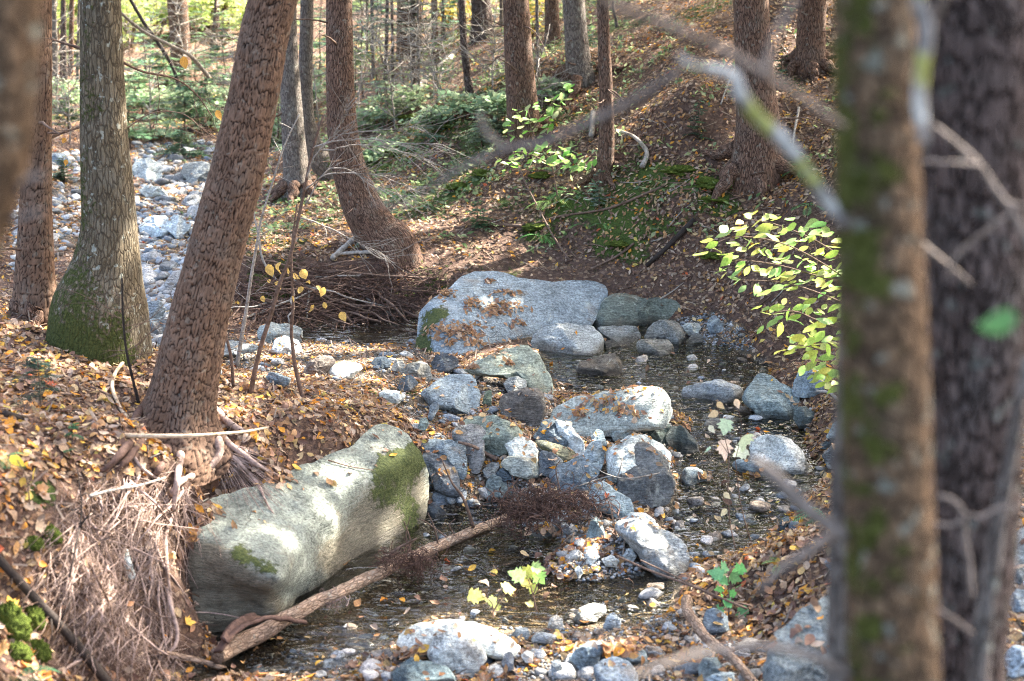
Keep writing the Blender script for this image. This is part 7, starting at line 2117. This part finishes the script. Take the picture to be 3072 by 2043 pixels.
for k in range(6):
    v, f = leaf_shape('beech' if k < 4 else 'ovate', [.5, -.4, .7, .15, .45, -.6][k])
    v = v - np.array([0, .5, 0]); v = v + np.stack([v[:, 0] * 0, v[:, 0] * 0, fbm(v * 2 + k * 5, 2, k) * .16], 1)
    SHP.append((v, f))
mpv, mpf = leaf_shape('maple', .3); mpv = mpv - np.array([0, .45, 0]); mpv[:, 2] += fbm(mpv * 2.2, 2, 3) * .18
ac = Acc()
farl = (pos[:, 1] > 8.2) & ~big
for k in range(4):
    cz = [.12, -.1, .2, .05][k]
    fv_ = np.array([[0, -.5, cz], [-.25, -.02, .1 + cz * .3], [0, .5, cz * 1.4], [.25, -.02, .1], [0, 0, -.04]]); ff_ = [np.array([[0, 3, 4], [4, 3, 2], [0, 4, 1], [4, 2, 1]])]
    m = farl & (np.arange(nl) % 4 == k)
    V, Fs = place(fv_, ff_, pos[m], frames_n(nn[m], head[m]), siz[m])
    ac.add(V, Fs, Col=np.repeat(col[m], 5, 0))
for k in range(6):
    m = (curlk == k) & ~big & ~farl
    V, Fs = place(SHP[k][0], SHP[k][1], pos[m], frames_n(nn[m], head[m]), siz[m])
    ac.add(V, Fs, Col=np.repeat(col[m], len(SHP[k][0]), 0))
V, Fs, A = ac.get()
single('leaf_litter', V, Fs, M_LEAF, 'brown and orange fallen leaves covering the slope, banks and bar', None, kind='stuff', base=np.zeros(3), attrs=A, smooth=False)
LM = [make_mesh('fallen_leaf', v, f, [M_LEAFO]) for v, f in SHP] + [make_mesh('fallen_leaf', mpv, mpf, [M_LEAFO])]
LABZ = {'bar': ('loose orange or tan leaf lying among the stones near the stream', 'large fallen leaves among the stones'), 'bank': ('loose orange or tan leaf lying on the left bank', 'large fallen leaves on the left bank'),
        'slope': ('loose brown leaf lying on the near side banks', 'large fallen leaves on the other banks'), 'rock': ('brown leaf lying on the largest boulder in midstream', 'leaves on the largest boulder')}
for i in np.nonzero(big)[0]:
    R = frames_n(nn[i:i + 1], head[i:i + 1])[0]
    o = bpy.data.objects.new('fallen_leaf', LM[6 if zone[i] != 'slope' and RNG.random() < .35 else curlk[i]])
    M = Matrix(((R[0, 0], R[0, 1], R[0, 2], 0), (R[1, 0], R[1, 1], R[1, 2], 0), (R[2, 0], R[2, 1], R[2, 2], 0), (0, 0, 0, 1)))
    o.matrix_world = Matrix.Translation(Vector(pos[i].tolist())) @ M @ Matrix.Scale(float(siz[i]), 4)
    o.color = (*[float(c) for c in col[i]], 1)
    link(o); tag(o, '%s fallen leaf lying near the %s' % (leaf_word(col[i]), near_mark(lu[i], lv_[i])), 'leaf', LABZ[zone[i]][1])

# needles, bud scales and twig crumbs of the forest floor
N = 26000
ys = RNG.uniform(4.8, 18, N); xs = RNG.uniform(-.5, .5, N) * ys; zz = terrain_z(xs, ys)
okw = zz > water_z(xs, ys) + .02
Pn = []
for x, y in zip(xs[okw], ys[okw]):
    a = BV_T.ray_cast(Vector((x, y, 6)), DOWN)
    if a[0] is not None: Pn.append(tuple(a[0]))
Pn = np.array(Pn) + np.array([0, 0, .006]); n = len(Pn)
cv = np.array([[-.5, -.03, 0], [.5, -.03, .04], [.5, .03, .04], [-.5, .03, 0]])
V, Fs = place(cv, [np.array([[0, 1, 2, 3]])], Pn, frames_n(nrm(RNG.normal(size=(n, 3)) * .35 + np.array([0, 0, 1.])), RNG.uniform(0, 6.28, n)), RNG.uniform(.03, .16, n))
cc = np.array([(.2, .14, .1), (.1, .065, .045), (.32, .25, .19), (.06, .04, .03)])[RNG.integers(4, size=n)]
single('forest_debris', V, Fs, M_LEAF, 'broken twigs and bark crumbs on the forest floor', None, kind='stuff', base=np.zeros(3), attrs={'Col': np.repeat(cc, 4, 0)}, smooth=False)

# low green plants and moss fronds of the slope
N = 9000
ys = RNG.uniform(10.5, 24, N); xs = RNG.uniform(-.25, .4, N) * ys; zz = terrain_z(xs, ys); P0 = np.stack([xs, ys, zz], 1)
lu, lv_, _ = proj_q(P0); dn = fbm(P0 * 1.1, 3, 44)
g = np.where((lu > 780) & (lu < 1480) & (lv_ < 480), .45, .0) + np.where((lu > 560) & (lu < 780) & (lv_ < 600), .1, 0) + np.where((lu > 1480) & (lv_ < 620), .16, 0)
ok = RNG.random(N) < np.clip(g + dn * .7, 0, 1) * (lv_ < 590)
Pn = []
for x, y in zip(xs[ok], ys[ok]):
    a = BV_T.ray_cast(Vector((x, y, 8)), DOWN)
    if a[0] is not None: Pn.append(tuple(a[0]))
Pn = np.array(Pn); n0 = len(Pn)
Pn = np.repeat(Pn, 7, 0) + RNG.normal(size=(n0 * 7, 3)) * np.array([.05, .05, .012]) + np.array([0, 0, .03]); n = len(Pn)
fv = np.array([[0, 0, 0], [-.22, .45, .05], [0, 1, .0], [.22, .45, .05]])
V, Fs = place(fv, [np.array([[0, 3, 2, 1]])], Pn, frames_n(nrm(RNG.normal(size=(n, 3)) * .5 + np.array([0, -.3, 1.])), RNG.uniform(0, 6.28, n)), RNG.uniform(.035, .085, n))
cc = np.array([(.2, .28, .1), (.32, .4, .18), (.12, .19, .07), (.38, .42, .22), (.16, .25, .14)])[RNG.integers(5, size=n)] * RNG.uniform(.7, 1.3, (n, 1))
single('ground_cover', V, Fs, M_GREEN, 'low green plants and moss sprigs over the slope', None, kind='stuff', base=np.zeros(3), attrs={'Col': np.repeat(cc, 4, 0)}, smooth=False)

# ------------------------------------------------------------------ unseen leaf canopy added overhead, its gaps cut where sun patches should fall
SUNQ = [(150,765,230,50,1),(60,850,120,50,.8),(300,870,120,40,.6),(720,835,230,55,1),(560,870,80,60,.8),(1140,830,110,45,1),(1430,935,120,30,1),(1195,1040,50,36,1),(1210,1085,45,30,.9),(1470,1025,80,36,1),(1330,1020,60,40,.8),(1420,1000,60,30,.7),(1545,1130,60,40,.7),(1500,1212,60,32,1),(1380,1275,95,70,1),
        (1060,1462,150,40,1),(1060,1520,80,50,1),(1350,1408,60,36,1),(1300,1450,90,40,.8),(1090,1395,200,40,1),(850,1480,120,50,.9),(1000,1320,90,30,.5),(250,1330,170,150,.95),(330,1180,130,80,.9),(380,1420,60,100,.5),
        (560,1165,110,34,1),(690,1120,90,28,1),(800,1060,60,22,.8),(800,1150,75,36,1),(640,1240,85,42,1),(735,1200,60,56,1),(668,1320,45,80,1),(560,1480,120,40,.9),(1850,1075,45,50,1),(1700,1225,60,30,.9),(560,1095,90,26,.8),(660,1000,160,35,.6),
        (1060,330,230,90,.75),(760,480,130,60,.9),(900,250,180,110,.8),(660,640,120,60,.8),(1350,340,110,50,.85),(1250,420,130,50,.7),(1100,440,160,50,.6),(1450,340,60,60,.9),(900,430,110,60,.7),(60,1450,90,90,.9),(90,1210,60,70,.8),(1000,690,50,40,.8),(1130,350,80,60,.8),
        (1420,1300,60,40,.8),(1250,1490,90,30,.5),(1320,1070,30,40,.5),(1290,760,30,10,.6),(1320,745,60,8,.6),(720,770,160,26,.8),(1290,900,40,40,.6)]
SUNQ += [(370,430,110,110,.9),(150,450,60,110,.75),(400,230,260,130,.9),(130,260,120,160,.85),(640,250,120,140,.75),(900,160,200,120,.75),(1090,230,120,90,.6),(1200,430,260,50,.6),(840,500,140,50,.7)]
SUNQ = np.array(SUNQ, float)
LINES = [(ptq(1780, 600, 7.4), .34), (ptq(1850, 720, 7.4), .3), (ptq(1690, 990, 6.5), .22), (ptq(700, 680, 7.4), .35), (ptq(1700, 200, 2.35), .18), (ptq(1790, 330, 2.35), .12), (ptq(2120, 150, 2.1), .22), (ptq(1215, 1330, 6.0), .2), (ptq(298, 560, 7.6), .16), (ptq(1230, 250, 13), .5), (ptq(1270, 370, 12.6), .6),
         (ptq(560, 330, 6.9), .1), (ptq(1410, 280, 12.4), .1), (ptq(740, 350, 15.2), .4), (ptq(1395, 200, 12.4), .15), (ptq(1205, 150, 14), .3)]
LD = SUN_DIR
NC = 5200                                 # clumps
gx = RNG.uniform(-6.5, 6.5, NC * 4); gy = RNG.uniform(4.0, 21.0, NC * 4)
k = np.abs(gx) < .5 * gy + 1.2; gx, gy = gx[k][:NC], gy[k][:NC]
gz = terrain_z(gx, gy)
hh = RNG.uniform(5.2, 9.5, len(gx))
C = np.stack([gx, gy, gz], 1) + LD[None] * (hh / LD[2])[:, None]
per = 21
nC = len(C)
LP = np.repeat(C, per, 0) + RNG.normal(size=(nC * per, 3)) * np.array([.26, .26, .1])
# where does the sun ray through each leaf land?
keep = np.ones(len(LP), bool)
down = Vector((-LD).tolist())
land = np.full((len(LP), 3), np.nan)
tt = (LP[:, 2] - terrain_z(gx, gy).repeat(per)) / LD[2]
land = LP - LD[None] * tt[:, None]
for it in range(3):
    e = terrain_z(land[:, 0], land[:, 1]) - land[:, 2]
    land = land + LD[None] * (e / LD[2] * .7)[:, None]
lu, lv_, _ = proj_q(land)
pm = np.zeros(len(LP))
for u, v, a, b, w in SUNQ:
    e = ((lu - u) / a) ** 2 + ((lv_ - v) / b) ** 2
    pm = np.maximum(pm, w * sstep(1.25, .75, e))
fleck = vnoise(land * 4.2, 71) * .5 + vnoise(land * 9.0, 72) * .35
fl2 = fbm(land * .8, 2, 75)
pm = np.maximum(pm * np.clip(1.05 + fleck * .7, 0, 1), sstep(-.02, .3, fleck + fl2 * .4) * .92)
far = lv_ < 330
pm = np.where(far & (lu < 700), np.maximum(pm, sstep(-.25, .25, fl2 + fleck * .5)), pm)
for c, r in LINES:
    w = LP - c; al = w @ LD; d = np.linalg.norm(w - al[:, None] * LD[None], axis=1)
    pm = np.maximum(pm, np.where(al > 0, sstep(r * 1.2, r * .8, d), 0))
clumpr = vnoise(C * 1.1, 83).repeat(per) * .5 + .5
pm = np.maximum(pm, .28)
hillr = (lv_ < 640) & (lu > 560)
pm = np.where(hillr & (clumpr > .22), np.maximum(pm, .92), pm)
# unseen leaves added to shade the trunks close to the camera
nT = 5200
TG = np.stack([RNG.uniform(-1.6, 2.6, nT), RNG.uniform(.8, 4.2, nT), RNG.uniform(1.4, 3.6, nT)], 1)
L2 = TG + LD[None] * (RNG.uniform(3.2, 6.5, nT) / LD[2])[:, None]
p2_ = np.zeros(nT)
for c, r in LINES:
    w = L2 - c; al = w @ LD; d = np.linalg.norm(w - al[:, None] * LD[None], axis=1)
    p2_ = np.maximum(p2_, np.where(al > 0, sstep(r * 1.5, r * .9, d), 0))
td = (L2[:, 2] - .3) / LD[2]; l2 = L2 - LD[None] * td[:, None]; a_, b_, _ = proj_q(l2)
p2_ = np.maximum(p2_, ((l2[:, 1] > 4.6)).astype(float))
LP = np.vstack([LP, L2]); pm = np.concatenate([pm, p2_])
keep = RNG.random(len(LP)) > pm
LP = LP[keep]; n = len(LP)
print('canopy leaves', n)
lfv = np.array([[0, -.5, 0], [-.32, -.05, .05], [0, .5, 0], [.32, -.05, .05]])
nnc = nrm(LD[None] * .5 + np.array([0, 0, .7]) + RNG.normal(size=(n, 3)) * .35)
RC = frames_n(nnc, RNG.uniform(0, 6.28, n)); SCL = RNG.uniform(.14, .26, n)
ccol = np.array([(.07, .13, .03), (.12, .18, .035), (.3, .3, .05), (.09, .15, .06), (.35, .22, .05)])[RNG.choice(5, n, p=[.35, .3, .15, .12, .08])] * RNG.uniform(.7, 1.3, (n, 1))
cand = [(k, t) for k, t in enumerate(TREES) if t[3] < 4.5 and t[0].name.split('.')[0] in ('hemlock_tree', 'birch_tree', 'leaning_tree', 'maple_tree', 'crooked_tree')]
txy = np.array([[t[1], t[2]] for _, t in cand])
own = np.argmin(((LP[:, None, :2] - txy[None]) ** 2).sum(-1), 1)
for j in range(len(cand)):
    m = own == j
    if m.sum() < 5: continue
    V, Fs = place(lfv, [np.array([[0, 1, 2, 3]])], LP[m], RC[m], SCL[m])
    root = cand[j][1][0]
    part('sun_gap_crown', V, Fs, M_GREEN, root, kind='stuff', attrs={'Col': np.repeat(ccol[m], 4, 0)}, smooth=False)  # added light-blocking leaves, shared out to the nearest trees
    # limbs reaching into the crown
    ctr = LP[m]; sel = ctr[RNG.integers(len(ctr), size=min(14, len(ctr)))]
    ac = Acc()
    for s in sel:
        b0 = np.array([txy[j, 0], txy[j, 1], max(root.location[2] + 2.5, s[2] - 1.2 - .3 * np.hypot(*(s[:2] - txy[j])))])
        PP = np.stack([b0 + (s - b0) * f + np.array([0, 0, .35 * math.sin(math.pi * f)]) for f in np.linspace(0, 1, 8)])
        V, Fs, bk = tube(PP, np.linspace(.035, .006, 8), 5); ac.add(V, Fs, bk=bk, moss=np.full(len(V), -.8))
    V, Fs, A = ac.get(); part('limbs', V, Fs, M_HEMFAR, root, kind='stuff', attrs=A)
# the higher crowns of the trees upstream, yellow-green with autumn: they show in the pools
ups = [(j, t) for j, (k, t) in enumerate(cand) if t[2] > 12]
lows = [t for t in TREES if t[0].name.startswith(('hemlock_tree', 'maple_tree', 'young_tree')) and t[2] > 11 and t[3] < 3.2][:26]
for j, t in enumerate(lows):
    rg = np.random.default_rng(900 + j); nq = 1500
    ctr = np.array([t[1], t[2], t[3]])
    hgt_ = rg.uniform(4.4, 9.5, nq); az = rg.uniform(0, 6.28, nq); rad = np.sqrt(rg.random(nq)) * (2.3 - .12 * hgt_)
    q = np.stack([t[1] + np.cos(az) * rad, t[2] + np.sin(az) * rad, t[3] + hgt_], 1)
    q = q[fbm(q * 1.3, 2, 5) > -.08]
    td = (q[:, 2] - terrain_z(q[:, 0], q[:, 1])) / LD[2]; ld_ = q - LD[None] * td[:, None]
    for it in range(3): ld_ = ld_ + LD[None] * ((terrain_z(ld_[:, 0], ld_[:, 1]) - ld_[:, 2]) / LD[2] * .7)[:, None]
    a_, b_, _ = proj_q(ld_); pmm = np.zeros(len(q))
    for u, v, a, b, w in SUNQ: pmm = np.maximum(pmm, w * sstep(1.25, .75, ((a_ - u) / a) ** 2 + ((b_ - v) / b) ** 2))
    pmm = np.maximum(pmm, .7)
    q = q[rg.random(len(q)) > pmm]; nq = len(q)
    if nq < 5: continue
    V, Fs = place(lfv, [np.array([[0, 1, 2, 3]])], q, frames_n(nrm(np.array([0, 0, 1.]) + rg.normal(size=(nq, 3)) * .5), rg.uniform(0, 6.28, nq)), rg.uniform(.12, .24, nq))
    cl = np.array([(.3, .36, .06), (.42, .4, .07), (.16, .26, .06)])[rg.integers(3, size=nq)] * rg.uniform(.7, 1.3, (nq, 1))
    part('sun_gap_crown', V, Fs, M_GREEN, t[0], kind='stuff', attrs={'Col': np.repeat(cl, 4, 0)}, smooth=False)
print('objects', len(bpy.data.objects))
